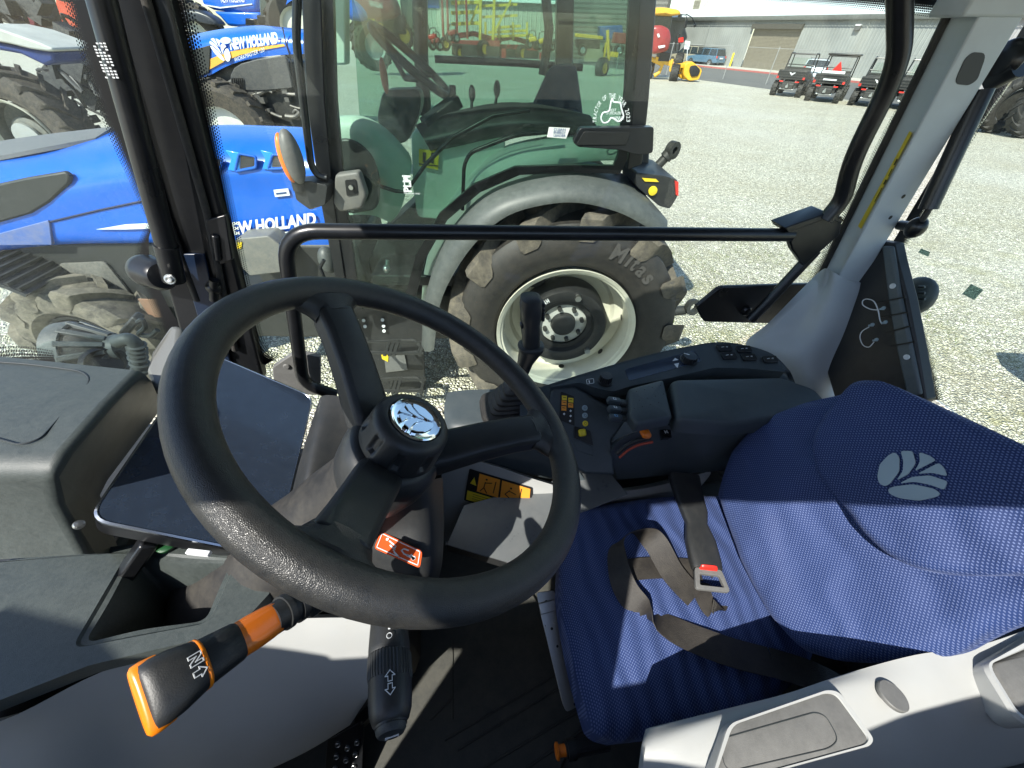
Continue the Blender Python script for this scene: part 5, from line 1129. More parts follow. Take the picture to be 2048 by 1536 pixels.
# steps
yst = 2.02
stp2 = build('entry_steps', prism(PP([(700,620),(845,622),(850,790),(715,790)], 'Y', 2.22), (0,.03,0)), BLK, Nn, label='black entry steps with slotted treads')
def tread(y0, dx=0):
    o = PP([(722+dx,y0+8),(735+dx,y0-6),(828+dx,y0-10),(842+dx,y0+2),(838+dx,y0+14),(800+dx,y0+17),(725+dx,y0+14)], 'Z', P(780, y0, 'Y', 2.05).z)
    o = fillet(o, .02, 3, True); a = area_c(o)
    i1 = [a+V((-.10,0,0))+(p-a)*.36 for p in o]; i2 = [a+V((.10,0,0))+(p-a)*.36 for p in o]
    t_ = build('step_tread', tube(o, .012, 8, True), DUST, stp2)
    build('tread_plate', join(*[bar(a+V((dx_, -.09, .005)), a+V((dx_, .08, .005)), .02, .012) for dx_ in (-.2,-.03,.0,.03,.2)]+[bar(a+V((-.22, dy, .008)), a+V((.22, dy, .008)), .018, .010) for dy in (-.07,.05)]), DUST, t_)
    return t_
tread(690); tread(765, 6)
build('step_bolts', join(*[cyl(P(x, y, 'Y', 2.22), P(x, y, 'Y', 2.195), .012, 8) for x, y in ((727,641),(765,640),(730,653),(767,652),(768,662))]), WHT, stp2)
build('step_label', prism(PP([(762,708),(777,710),(776,724),(764,718)], 'Y', 2.20), (0,.003,0)), YELP, stp2, smooth=False)
build('white_decal', prism(PP([(768,712),(808,705),(815,740),(772,745)], 'Y', 2.205), (0,.003,0)), LID, stp2, smooth=False)
build('step_side_rod', tube(PP([(716,632),(712,660),(722,745)], 'Y', 2.15), .008, 8), STEEL, stp2)
build('door_stop_knob', join(cyl(P(775,520,'Y',2.14), P(773,545,'Y',2.12), .012), sphere(P(773,537,'Y',2.12), .022, 12)), STEEL, Nn)
# hood
yh = 2.35
gh = []
def hrow(xs, zoff): return xs
hood = patch([
    [P(-260,345,'Y',yh+.35), P(-60,300,'Y',yh+.40), P(100,275,'Y',yh+.42), P(230,262,'Y',yh+.42), P(430,250,'Y',yh+.42), P(550,252,'Y',yh+.42), P(650,256,'Y',yh+.42)],
    [P(-260,375,'Y',yh+.12), P(-60,340,'Y',yh+.12), P(100,318,'Y',yh+.12), P(230,300,'Y',yh+.12), P(430,285,'Y',yh+.12), P(550,285,'Y',yh+.12), P(650,290,'Y',yh+.12)],
    [P(-260,430,'Y',yh), P(-60,395,'Y',yh), P(100,372,'Y',yh), P(240,350,'Y',yh), P(430,335,'Y',yh), P(550,335,'Y',yh), P(650,340,'Y',yh)],
    [P(-260,540,'Y',yh), P(-60,490,'Y',yh-.0), P(100,445,'Y',yh), P(270,405,'Y',yh), P(430,392,'Y',yh), P(550,385,'Y',yh), P(650,390,'Y',yh)],
    [P(-260,560,'Y',yh+.01), P(-60,510,'Y',yh+.01), P(100,485,'Y',yh+.01), P(290,478,'Y',yh+.01), P(440,470,'Y',yh+.01), P(550,500,'Y',yh+.01), P(660,495,'Y',yh+.01)],
    [P(-260,575,'Y',yh+.08), P(-60,520,'Y',yh+.08), P(100,492,'Y',yh+.08), P(300,486,'Y',yh+.08), P(450,482,'Y',yh+.08), P(550,515,'Y',yh+.08), P(660,520,'Y',yh+.08)]], 6, 5, (0,.05,-.01))
hd = build('engine_hood', hood, BLUEP, Nn, ang=45, label='glossy blue engine hood with white stripe and mesh vents')
ho_ = yh-.006
def hp(lst, y=None, d=.006, m_=BLUEP, nm='panel', bevel=0, par=None): return build(nm, prism(PP(lst, 'Y', y or ho_), (0,d,0)), m_, par or hd, bevel=bevel, smooth=bool(bevel))
build('top_cover', patch([[P(-260,330,'Y',yh+.40), P(-60,292,'Y',yh+.44), P(80,270,'Y',yh+.44), P(226,253,'Y',yh+.44)],[P(-260,352,'Y',yh+.16), P(-60,322,'Y',yh+.16), P(80,296,'Y',yh+.18), P(190,276,'Y',yh+.3)]], 6, 5, (0,.0,-.02)), LID, hd)
hp([(-260,420),(-60,380),(50,356),(128,343),(140,352),(138,368),(98,405),(60,428),(-60,462),(-260,500)], yh-.02, .03, DUST, 'side_vent_cover', .01)
hp([(-100,490),(-5,468),(95,441),(99,447),(104,490),(-100,492)], yh-.012, .02, mat('pale_blue_film', (.07,.14,.4), .5, dirt=.5), 'lower_panel', .004)
build('body_crease', join(tube(PP([(99,444),(200,420),(300,399)], 'Y', yh-.002), .006, 6), tube(PP([(99,444),(103,492)], 'Y', yh-.002), .004, 6)), mat('panel_gap', (.003,.01,.05), .5), hd)
stp_ = [(192,459),(250,449),(310,446),(310,457),(250,459)]
hp(stp_, yh-.012, .004, WHT, 'white_stripe'); hp([(512,474),(560,466),(645,452),(645,459),(560,473),(514,478)], yh-.014, .004, WHT, 'white_stripe')
text('NEW HOLLAND', P(448,471,'Y',yh-.015), P(632,449,'Y',yh-.015), P(632,432,'Y',yh-.015)-P(632,449,'Y',yh-.015), .075, WHT, hd, 'hood_lettering', off=.045, nrm=(0,-1,0), lift=.001)
hp([(547,380),(576,377),(580,391),(550,394)], yh-.012, .004, WHT, 'data_sticker'); hp([(552,386),(572,384),(572,387),(552,389)], yh-.015, .002, BLP, 'sticker_print')
VM = mat('vent_mesh', (.02,.02,.02), .5); 
def vent(q):
    v_ = hp(q, yh-.012, .01, VM, 'mesh_vent', .002)
    pts = PP(q, 'Y', yh-.016); rim = tube(fillet(pts, .012, 3, True), .007, 8, True); build('vent_rim', rim, BLUEP, v_)
    gs = []
    a, b, c_, d = pts[0], pts[1], pts[2], pts[-1]
    for i in range(9):
        for j in range(6):
            p = a.lerp(b, (i+.5+.5*(j%2))/10).lerp(d.lerp(c_, (i+.5+.5*(j%2))/10), (j+.5)/6)
            gs.append(lathe([(.006,0),(.0045,.0)], p, V((0,-1,0)), 6))
    build('mesh_lattice', join(*gs), LID, v_, smooth=False)
vent([(418,312),(445,318),(440,340),(424,346)]); vent([(478,307),(512,313),(512,335),(470,343)]); vent([(545,309),(562,310),(566,337),(536,338)])
hp([(480,306),(450,300),(462,318),(455,340),(480,346)], yh-.016, .008, mat('blue_paint_edge', (.02,.3,.8), .3, coat=.5), 'vent_scoop', .004)
hp([(546,306),(520,300),(530,318),(524,338),(545,342)], yh-.016, .008, _M['blue_paint_edge'], 'vent_scoop', .004)
# lower body, tool panel and front wheel
lb = build('engine_side_panel', prism(PP([(-260,560),(0,492),(300,487),(440,482),(440,560),(340,680),(310,640),(300,604),(138,598),(92,530),(0,505),(-260,600)], 'Y', yh+.05), (0,.1,0)), DUST, Nn, bevel=.01)
build('access_cover', pad(fillet(PP([(118,526),(212,522),(262,585),(256,590),(165,588),(150,578)], 'Y', yh+.045), .03, 4, True), (0,-1,0), .012, .006, 2, 0, 1), mat('dusty_grey_cover', (.09,.09,.08), .6, dirt=.5, dscale=14), lb)
build('rusty_bracket', prism(PP([(275,598),(318,600),(325,635),(300,635)], 'Y', yh-.05), (0,.01,0)), mat('rusty_steel', (.22,.14,.09), .6, dirt=.6, dcol=(.3,.12,.05)), lb, bevel=.002)
build('rear_engine_block', box2((-1.6,2.35,.6),(-.9,3.0,1.15)), DUST, Nn, bevel=.03)
build('battery_box', prism(fillet(PP([(470,478),(535,472),(560,490),(562,545),(500,552),(478,530)], 'Y', 2.2), .01, 2, True), (0,.2,0)), mat('grey_box_plastic', (.13,.135,.13), .5, dirt=.4), Nn, bevel=.006)
build('box_label', prism(PP([(474,486),(484,484),(482,497),(474,498)], 'Y', 2.195), (0,.003,0)), YELP, Nn)
build('air_canister', sphere(P(655,520,'Y',2.25), .06, 18, (.9,.9,1.4)), GFL, Nn)
build('underframe', box2((-1.9,2.3,.45),(.1,2.6,.85)), DUST, Nn, bevel=.03)
build('transmission', box2((-1.2,2.5,.35),(1.1,3.3,.95)), DUST, Nn, bevel=.05)
TYRD = mat('dusty_front_tyre', (.06,.055,.045), .8, bump=.25, bscale=80, dirt=.9, dcol=(.34,.3,.22), dscale=2.5)
fwc = V((-2.85, 2.34, .45))
FW = build('front_wheel', lathe([(.22,-.16),(.24,-.17),(.24,-.15),(.22,-.12),(.2,.02),(.1,.05),(0,.05)], fwc, V((0,1,0)), 48), DUST, Nn, label='front wheel with chunky dusty tyre')
ag_tyre(fwc, .47, .23, .42, FW, m_=TYRD, nl=11, lug=.055, ph=.2, thick=.085)
fr = []
for k in range(9): 
    a = R(48+k*10); fr.append([fwc+V((math.cos(a)*r-.36, y, math.sin(a)*r+.05)) for r, y in ((.53,-.26),(.55,-.255),(.55,.2),(.53,.2))])
ffd = build('front_fender', rings(fr), BLK, FW, ang=60)
for k in range(14):
    a = R(52+k*5.5); build('fender_rib', bar(fwc+V((math.cos(a)*.556-.36,-.25,math.sin(a)*.556+.05)), fwc+V((math.cos(a)*.556-.36,.19,math.sin(a)*.556+.05)), .02,.018), BLK, ffd)
c2 = V((fwc.x, 3.5, .47))
build('far_front_wheel', lathe([(.3,0),(.45,-.2),(.47,0),(.45,.2),(.3,.2)], c2, V((0,1,0)), 40), TYRE, Nn)
c3 = V((wc.x, 3.6, wc.z))
fr2 = build('far_rear_wheel', lathe([(.0,-.05),(.42,-.18),(.45,-.2)], c3, V((0,1,0)), 40), CREAM, Nn)
ag_tyre(c3, RO, .44, .45, fr2, nl=20)
build('cab_roof', box2((-1.0,2.1,2.42),(.95,3.5,2.62)), mat('roof_white', (.6,.6,.58), .5), Nn, bevel=.05, seg=3)
build('cab_floor', box2((-.8,2.2,.95),(.3,3.3,1.02)), BLK, Nn, bevel=.01)
build('front_console', box2((-1.15,2.5,1.0),(-.95,3.0,1.6)), BLK, Nn, bevel=.04)
build('mirror_arm', tube(PP([(648,520),(640,535),(650,560)], 'Y', 2.1), .01), BLKS, Nn)
# ================================================================ the yard
FR[0] = W
def gravel():
    m_, t, out = nodes('gravel_ground'); b = N_(t, 'ShaderNodeBsdfPrincipled'); L_(t, b.outputs[0], out.inputs[0]); b.inputs['Roughness'].default_value = .85
    tc = N_(t, 'ShaderNodeTexCoord'); ob = tc.outputs['Object']
    v1 = N_(t, 'ShaderNodeTexVoronoi', i_Scale=34.0, i_Randomness=1.0); L_(t, ob, v1.inputs['Vector'])
    v2 = N_(t, 'ShaderNodeTexVoronoi', i_Scale=75.0); L_(t, ob, v2.inputs['Vector'])
    e1 = N_(t, 'ShaderNodeTexVoronoi', i_Scale=34.0); e1.feature = 'DISTANCE_TO_EDGE'; L_(t, ob, e1.inputs['Vector'])
    sx = N_(t, 'ShaderNodeSeparateColor'); L_(t, v1.outputs['Color'], sx.inputs[0])
    stone = ramp(t, sx.outputs[0], [(0, (.22,.21,.16)), (.25, (.46,.44,.35)), (.5, (.68,.655,.54)), (1, (.9,.87,.74))])
    sx2 = N_(t, 'ShaderNodeSeparateColor'); L_(t, v2.outputs['Color'], sx2.inputs[0])
    fine = ramp(t, sx2.outputs[1], [(0, (.26,.24,.18)), (.5, (.62,.6,.48)), (1, (.85,.82,.7))])
    c_ = mixc(t, .35, stone, fine)
    gap = mathn(t, 'MULTIPLY', e1.outputs['Distance'], 9, clamp=True)
    c_ = mixc(t, gap, (.11,.1,.07), c_)
    hs = N_(t, 'ShaderNodeHueSaturation', i_Saturation=1.05, i_Value=1.26); L_(t, c_, hs.inputs['Color']); c_ = hs.outputs[0]
    n1 = N_(t, 'ShaderNodeTexNoise', i_Scale=.55, i_Detail=8.0, i_Roughness=.65); L_(t, ob, n1.inputs['Vector'])
    c_ = mixc(t, mathn(t, 'MULTIPLY_ADD', n1.outputs[0], 3.2, -1.4, clamp=True), c_, mixc(t, .5, c_, (.42,.37,.25)))
    n4 = N_(t, 'ShaderNodeTexNoise', i_Scale=4.5, i_Detail=10.0, i_Roughness=.85); L_(t, ob, n4.inputs['Vector'])
    c_ = mixc(t, mathn(t, 'MULTIPLY_ADD', n4.outputs[0], 5, -2.6, clamp=True), c_, mixc(t, .5, c_, (.25,.24,.19)))
    n6 = N_(t, 'ShaderNodeTexNoise', i_Scale=17.0, i_Detail=6.0, i_Roughness=.7); L_(t, ob, n6.inputs['Vector'])
    k6 = mathn(t, 'MULTIPLY_ADD', mathn(t, 'MULTIPLY_ADD', n6.outputs[0], 5.0, -2.0, clamp=True), .5, .85)
    sc6 = t.nodes.new('ShaderNodeVectorMath'); sc6.operation = 'SCALE'; L_(t, c_, sc6.inputs[0]); L_(t, k6, sc6.inputs['Scale']); c_ = sc6.outputs[0]
    n5 = N_(t, 'ShaderNodeTexNoise', i_Scale=.16, i_Detail=4.0); L_(t, ob, n5.inputs['Vector'])
    c_ = mixc(t, mathn(t, 'MULTIPLY_ADD', n5.outputs[0], 4, -1.9, clamp=True), c_, mixc(t, .3, c_, (.8,.8,.76)))
    n2 = N_(t, 'ShaderNodeTexNoise', i_Scale=1.5, i_Detail=9.0, i_Roughness=.75); L_(t, ob, n2.inputs['Vector'])
    sp = N_(t, 'ShaderNodeSeparateXYZ'); L_(t, ob, sp.inputs[0])
    near = mathn(t, 'MULTIPLY_ADD', mathn(t, 'DISTANCE' if 0 else 'ADD', sp.outputs[1], 0.0), -.14, 1.3, clamp=True)
    g = mathn(t, 'MULTIPLY', mathn(t, 'MULTIPLY_ADD', n2.outputs[0], 6, -2.9, clamp=True), near)
    c_ = mixc(t, mathn(t, 'MULTIPLY', g, .6), c_, (.36,.34,.1)); L_(t, c_, b.inputs['Base Color'])
    bu = N_(t, 'ShaderNodeBump', i_Strength=1.0, i_Distance=.02); L_(t, mathn(t, 'MULTIPLY', e1.outputs['Distance'], 3), bu.inputs['Height']); L_(t, bu.outputs[0], b.inputs['Normal'])
    return m_
GRV = gravel()
gr = struct(build('ground', ([V((-250,-60,0)),V((300,-60,0)),V((300,350,0)),V((-250,350,0))], [(0,1,2,3)]), GRV, smooth=False))
ASP = mat('asphalt', (.11,.11,.105), .85, bump=.3, bscale=60, dirt=.3, dcol=(.25,.24,.2), dscale=.8)
CONC = mat('concrete', (.5,.48,.42), .8, bump=.2, bscale=40, dirt=.35, dcol=(.35,.32,.26), dscale=1.2)
REDC = mat('red_curb_paint', (.45,.09,.08), .7, dirt=.35)
# building line
A_, B_ = V((23.5,63.5,0)), V((34,41.5,0)); wd = (B_-A_).normalized(); wn = V((-wd.y, wd.x, 0)); wn = wn if wn.y < 0 else -wn   # towards the yard
if wn.y > 0: wn = -wn
def bw(s, o=0, z=0): return A_+wd*s+wn*o+V((0,0,z))
struct(build('road', prism([bw(-40,20,.004), bw(60,20,.004), bw(60,4.5,.004), bw(-40,4.5,.004)], (0,0,.004)), ASP, smooth=False))
struct(build('pavement', prism([bw(-40,4.3,0), bw(60,4.3,0), bw(60,-.5,0), bw(-40,-.5,0)], (0,0,.13)), CONC, smooth=False))
struct(build('kerb', prism([bw(-3,4.5,0), bw(30,4.5,0), bw(30,4.3,0), bw(-3,4.3,0)], (0,0,.134)), REDC, smooth=False))
def corr(name, a, b, z0, z1, m_, parent, pitch=.3, d=.03, nrm=None, horiz=False):
    a, b = V(a), V(b); L = (b-a).length; u = (b-a)/L; vv, ff = [], []
    if horiz:
        n = int((z1-z0)/pitch)
        for k in range(n):
            for q, o in ((0,0),(.5,d),(.9,d)):
                vv += [a+V((0,0,z0+(k+q)*pitch))+nrm*o, b+V((0,0,z0+(k+q)*pitch))+nrm*o]
        vv += [a+V((0,0,z1)), b+V((0,0,z1))]
        for k in range(len(vv)//2-1): ff.append((2*k, 2*k+1, 2*k+3, 2*k+2))
    else:
        n = int(L/pitch)
        for k in range(n):
            for q, o in ((0,0),(.12,d),(.22,d),(.34,0)):
                p = a+u*(k+q)*pitch+nrm*o; vv += [p+V((0,0,z0)), p+V((0,0,z1))]
        vv += [b+V((0,0,z0)), b+V((0,0,z1))]
        for k in range(len(vv)//2-1): ff.append((2*k, 2*k+2, 2*k+3, 2*k+1))
    return build(name, (vv, ff), m_, parent, smooth=False)
SID = mat('grey_metal_siding', (.27,.28,.27), .45, dirt=.15, dscale=.8, dcol=(.3,.3,.27))
ROOFM = mat('pale_metal_roof', (.6,.66,.66), .4, dirt=.3, dscale=.5, dcol=(.7,.7,.68))
SHUT = mat('brown_roller_door', (.2,.18,.14), .5, dirt=.15)
bd1 = thing('warehouse', 'long grey corrugated warehouse with brown roller door and pale roof', 'building', loc=(0,0,0))
EV = 4.35
dd0, dd1 = 0, 0
def wall_s(px):
    """distance along the wall at a picture column near its foot"""
    p = FR[0].P(px, 120, 'N', A_, wn); return (p-A_).dot(wd)
sd0, sd1 = wall_s(1486), wall_s(1580)
corr('wall', bw(-12,0), bw(sd0,0), .13, EV, SID, bd1, .32, .03, wn); corr('wall', bw(sd1,0), bw(48,0), .13, EV, SID, bd1, .32, .03, wn)
corr('wall_over_door', bw(sd0,0), bw(sd1,0), 3.75, EV, SID, bd1, .32, .03, wn)
rd_ = corr('roller_door', bw(sd0,-.15), bw(sd1,-.15), .13, 3.75, SHUT, bd1, .11, .025, wn, True)
build('door_hood', prism([bw(sd0-.1,.04,3.45), bw(sd1+.1,.04,3.45), bw(sd1+.1,.04,3.85), bw(sd0-.1,.04,3.85)], wn*.3), mat('dark_brown_trim', (.07,.065,.055), .5), bd1)
rr = []
n = 150
for k in range(n+1):
    s = -14+64*k/n
    for q in ((0,0),(.3,.04)):
        rr.append([bw(s+q[0]*.43, .5, EV+.05+q[1]), bw(s+q[0]*.43, -24, EV+6.2+q[1])])
vv = [p for r in rr for p in r]; ff = [(2*i, 2*i+2, 2*i+3, 2*i+1) for i in range(len(rr)-1)]
build('roof', (vv, ff), ROOFM, bd1, smooth=False)
build('gutter', prism([bw(-14,.45,EV-.22), bw(50,.45,EV-.22), bw(50,.62,EV+.06), bw(-14,.62,EV+.06)], (0,0,.06)), mat('gutter_grey', (.2,.21,.2), .5), bd1)
build('soffit', prism([bw(-14,0,EV-.05), bw(50,0,EV-.05), bw(50,.45,EV-.05), bw(-14,.45,EV-.05)], (0,0,.03)), SID, bd1)
def onwall(px, py): return FR[0].P(px, py, 'N', A_+wn*.05, wn)
for x in (1731, 1419): 
    p = onwall(x-8, 80); s = (p-A_).dot(wd); build('downpipe', cyl(bw(s,.08,.13), bw(s,.08,EV), .05, 8), SID, bd1)
for px, py in ((1717,56),(1404,38),(1361,33)):
    p = onwall(px, py)
    l_ = build('wall_lamp', box(p+wn*.12, (.5,.25,.35), Matrix.Rotation(math.atan2(wd.y, wd.x), 3, 'Z')), mat('dark_lamp', (.1,.1,.1), .4), bd1, bevel=.03)
    build('lamp_glass', box(p+wn*.14+V((0,0,.2)), (.45,.28,.1), Matrix.Rotation(math.atan2(wd.y, wd.x), 3, 'Z')), WHT, l_)
acp = FR[0].P(1400, 12, 'N', A_-wn*4, wn)
ac = build('air_conditioner', box(acp, (1.5,1.2,1.3), Matrix.Rotation(math.atan2(wd.y, wd.x), 3, 'Z')), mat('ac_cream', (.6,.58,.5), .5), bevel=.05); tag(ac, 'cream air conditioning box on the warehouse roof', 'air conditioner')
rt = Matrix.Rotation(math.atan2(wd.y, wd.x), 3, 'Z')
build('louvres', join(*[box(acp+wn*.62+V((0,0,-.45+.13*k)), (1.1,.04,.05), rt) for k in range(8)]), SHUT, ac)
p = onwall(1483, 110); s = (p-A_).dot(wd)-.6
bol = build('bollard', lathe([(.11,0),(.11,1.15),(.09,1.22),(0,1.25)], bw(s,.7,.13), V((0,0,1)), 16), YEL); tag(bol, 'yellow steel bollard left of the brown roller door', 'bollard')
# second building: brown horizontal siding
BS = mat('brown_grey_siding', (.16,.155,.14), .5, dirt=.1)
b2 = thing('tall_shed', 'tall shed with dark horizontal siding seen through the green cab glass', 'building')
q0, q1 = V((4.2,66,0)), V((21.5,63,0)); q1 = V((FR[0].P(1331,40,'Y',62.5).x, 62.5, 0))
corr('wall', q0, q1, 0, 11, BS, b2, .42, .08, V((0,-1,0)), True)
build('side_wall', prism([q1, q1+V((1.5,26,0)), q1+V((1.5,26,11)), q1+V((0,0,11))], (-.1,0,0)), BS, b2)
build('corner_trim', bar(q1, q1+V((0,0,11)), .3,.3), mat('dark_brown_trim2', (.07,.065,.055), .5), b2)
build('roof', prism([q0+V((-.5,-.8,11)), q1+V((.5,-.8,11)), q1+V((1.5,26,12)), q0+V((0,26,12))], (0,0,.2)), ROOFM, b2)
bl3 = thing('long_shed', 'pale ribbed shed with blue band behind the bale wagons', 'building')
x0, x1 = P(828,60,'Y',92).x, P(1160,60,'Y',92).x
corr('wall', V((x0,92,0)), V((x1,92,0)), 0, 6.3, mat('pale_siding', (.5,.5,.44), .5, dirt=.2, dscale=.5), bl3, .8, .06, V((0,-1,0)))
build('roof', prism([V((x0-1,91.4,6.3)), V((x1,91.4,6.3)), V((x1,112,10.5)), V((x0-1,112,10.5))], (0,0,.2)), mat('aqua_roof', (.3,.5,.5), .4), bl3)
build('gutter', prism([V((x0-1,91.2,6.1)), V((x1,91.2,6.1)), V((x1,91.4,6.4)), V((x0-1,91.4,6.4))], (0,0,.1)), WHT, bl3)
build('blue_band', prism([V((x0-.5,91.8,5.0)), V((P(882,60,'Y',91.8).x,91.8,5.0)), V((P(882,60,'Y',91.8).x,91.8,9)), V((x0-.5,91.8,9))], (0,.1,0)), mat('blue_band_paint', (.03,.09,.35), .5), bl3)
build('door', box2((P(850,60,'Y',91.8).x, 91.75, 0),(P(857,60,'Y',91.8).x, 91.85, 3)), SHUT, bl3)
sw_ = build('stone_wall', box2((P(1172,95,'Y',60).x,60,0),(P(1216,95,'Y',60).x,60.6,1.5)), None or mat('stone_wall_rubble', (.42,.36,.26), .8, bump=1, bscale=4, dirt=.6, dcol=(.2,.18,.14), dscale=3, bdist=.05)); tag(sw_, 'low rubble stone wall beyond the road', 'wall')
# fence
FNC = mat('dull_galvanised', (.3,.3,.29), .6)
fp = [(8.0,43.5),(12,41.8),(16.2,40.1),(17.9,36.2),(19.6,32.3),(21.3,28.5),(23,24.6),(24.7,20.8)]
fn = thing('wire_fence', 'thin galvanised wire fence between gravel and road', 'fence', loc=(16.2,40.1,0)); fn['base'] = (16.2,40.1,0)
for x, y in fp: build('post', cyl(V((x,y,0)), V((x,y,2.1)), .03, 8), FNC, fn)
for i in range(len(fp)-1): build('rail', cyl(V((*fp[i],2.0)), V((*fp[i+1],2.0)), .016, 6), FNC, fn)
def wire():
    m_, t, out = nodes('fence_mesh'); tc = N_(t, 'ShaderNodeUVMap'); sx = N_(t, 'ShaderNodeSeparateXYZ'); L_(t, tc.outputs[0], sx.inputs[0])
    a = mathn(t, 'FRACT', mathn(t, 'MULTIPLY', mathn(t, 'ADD', sx.outputs[0], sx.outputs[1]), 10)); b_ = mathn(t, 'FRACT', mathn(t, 'MULTIPLY', mathn(t, 'SUBTRACT', sx.outputs[0], sx.outputs[1]), 10))
    f = mathn(t, 'LESS_THAN', mathn(t, 'MINIMUM', a, b_), .025)
    tr = N_(t, 'ShaderNodeBsdfTransparent'); d = N_(t, 'ShaderNodeBsdfPrincipled'); d.inputs['Base Color'].default_value = (.4,.4,.4,1); d.inputs['Metallic'].default_value = .6
    mx = N_(t, 'ShaderNodeMixShader'); L_(t, f, mx.inputs[0]); L_(t, tr.outputs[0], mx.inputs[1]); L_(t, d.outputs[0], mx.inputs[2]); L_(t, mx.outputs[0], out.inputs[0]); return m_
g = strip([V((*p,.05)) for p in fp], [V((*p,1.98)) for p in fp]); g = (g[0], g[1], [(u, v_*1.95) for u, v_ in g[2]])
build('wire_mesh', g, wire(), fn, smooth=False)
# ---------------------------------------------------------------- utility vehicles
BODY = mat('matt_black_body', (.018,.019,.02), .45, dirt=.25, dcol=(.25,.23,.18))
def wheel(c, r, wd_, parent, rimm=BLKS, tm=TYREC, nl=14, axis=None):
    w_ = build('wheel', lathe([(r*.55,-wd_*.45),(r*.85,-wd_*.5),(r*.97,-wd_*.42),(r,-wd_*.2),(r,wd_*.2),(r*.97,wd_*.42),(r*.85,wd_*.5),(r*.55,wd_*.45)], c, V((1,0,0)), 28), tm, parent)
    build('tread', join(*[box(V(c)+V((s*wd_*.25, math.cos((k+.5*(s>0))*2*math.pi/nl)*r, math.sin((k+.5*(s>0))*2*math.pi/nl)*r)), (wd_*.45,r*.16,r*.12), Matrix.Rotation((k+.5*(s>0))*2*math.pi/nl, 3, 'X')) for k in range(nl) for s in (-1,1)]), tm, w_, smooth=False)
    build('rim', lathe([(r*.56,-wd_*.42),(r*.5,-wd_*.3),(r*.2,-wd_*.35),(0,-wd_*.36)], c, V((1,0,0)), 20), rimm, w_)
    build('rim', lathe([(r*.56,wd_*.42),(r*.5,wd_*.3),(r*.2,wd_*.35),(0,wd_*.36)], c, V((1,0,0)), 20), rimm, w_)
    return w_
def utv(loc, rot, label, variant):
    u = thing('utility_vehicle', label, 'utility vehicle', loc=loc, rot=rot, group='black utility vehicles parked with their tails to the yard')
    for x in (-.66,.66):
        for y in (.35, 2.35): wheel((x,y,.34), .34, .27, u)
    build('cargo_bed', join(box2((-.72,-.05,.78),(.72,1.0,.86)), box2((-.72,-.05,.86),(.72,.0,1.18)), box2((-.72,0,.86),(-.66,1.0,1.15)), box2((.66,0,.86),(.72,1.0,1.15)), box2((-.66,.94,.86),(.66,1.0,1.2))), BODY, u, bevel=.02)
    build('bed_rail', join(*[box2((-.70,-.075,.86+k*.11),(.70,-.055,.90+k*.11)) for k in range(3)]), BLKS, u)
    build('chassis', join(box2((-.45,.05,.4),(.45,2.7,.7)), box2((-.3,-.05,.35),(.3,.2,.6))), BODY, u, bevel=.03)
    build('body', join(box2((-.7,1.1,.45),(.7,1.9,.75)), prism([V((-.7,1.9,.5)),V((-.7,2.9,.5)),V((-.7,2.8,.85)),V((-.7,1.9,1.05))], (1.4,0,0))), BODY, u, bevel=.04)
    build('seat_bench', join(box2((-.62,1.15,.75),(.62,1.6,.9)), box2((-.62,1.08,.85),(.62,1.2,1.3))), RUB, u, bevel=.04)
    for x in (-.66,.66):
        build('roll_cage', tube(fillet([V((x,1.02,.8)), V((x*.95,1.08,1.9)), V((x*.95,2.0,1.88)), V((x,2.35,1.0))], .12, 4), .028, 8), BLKS, u)
        build('tail_light', box2((x-.05,-.085,.80),(x+.05,-.05,.9)), RED, u); 
    build('cage_cross', join(*[cyl(V((-.63,y,z)), V((.63,y,z)), .025, 8) for y, z in ((1.06,1.85),(1.04,1.4),(2.0,1.86))]), BLKS, u)
    build('hitch', join(box2((-.06,-.2,.42),(.06,.1,.52)), cyl(V((0,-.1,.52)), V((0,-.1,.6)), .04), cyl(V((-.35,-.02,.35)), V((.35,-.02,.35)), .02)), STEEL, u)
    build('lower_lamps', join(box2((-.5,-.07,.66),(-.3,-.03,.71)), box2((.3,-.07,.66),(.5,-.03,.71))), RED, u)
    build('shock_absorber', join(cyl(V((-.35,.1,.35)), V((-.3,.15,.75)), .04), cyl(V((.35,.1,.35)), V((.3,.15,.75)), .04)), STEEL, u)
    if variant == 'wing':
        e_ = [(-.16,.07),(-.05,.05),(0,.0),(.05,.05),(.16,.07),(.06,-.02),(0,-.07),(-.06,-.02)]
        build('wing_emblem', prism([V((x,-.082,1.02+z)) for x, z in e_], (0,.01,0)), WHT, u, smooth=False)
        build('windscreen', box2((-.5,1.0,1.3),(.5,1.02,1.7)), GLS, u)
    else:
        build('roof_panel', box2((-.72,1.0,1.88),(.72,2.1,1.96)), BODY, u, bevel=.03)
        tri = build('slow_vehicle_triangle', prism([V((-.22,.98,1.28)), V((.22,.98,1.28)), V((0,.98,1.66))], (0,.01,0)), RED, u, smooth=False)
        build('warning_decal', box2((-.5,-.02,1.2),(.5,.0,1.3)), WHT, u); build('white_nameplate', box2((-.3,-.09,.92),(.3,-.08,.98)), WHT, u)
    return u
utv((14.9,27.6,0), R(-38), 'black utility vehicle with pale wing emblem, leftmost in the parked row', 'wing')
utv((15.75,25.4,0), R(-38), 'black utility vehicle with red slow moving triangle under its roof', 'tri')
utv((17.3,24.1,0), R(-38), 'black utility vehicle with wing emblem beside the one with red triangle', 'wing')
utv((18.6,23.3,0), R(-38), 'black utility vehicle at the right end, half hidden by the pillar', 'wing')
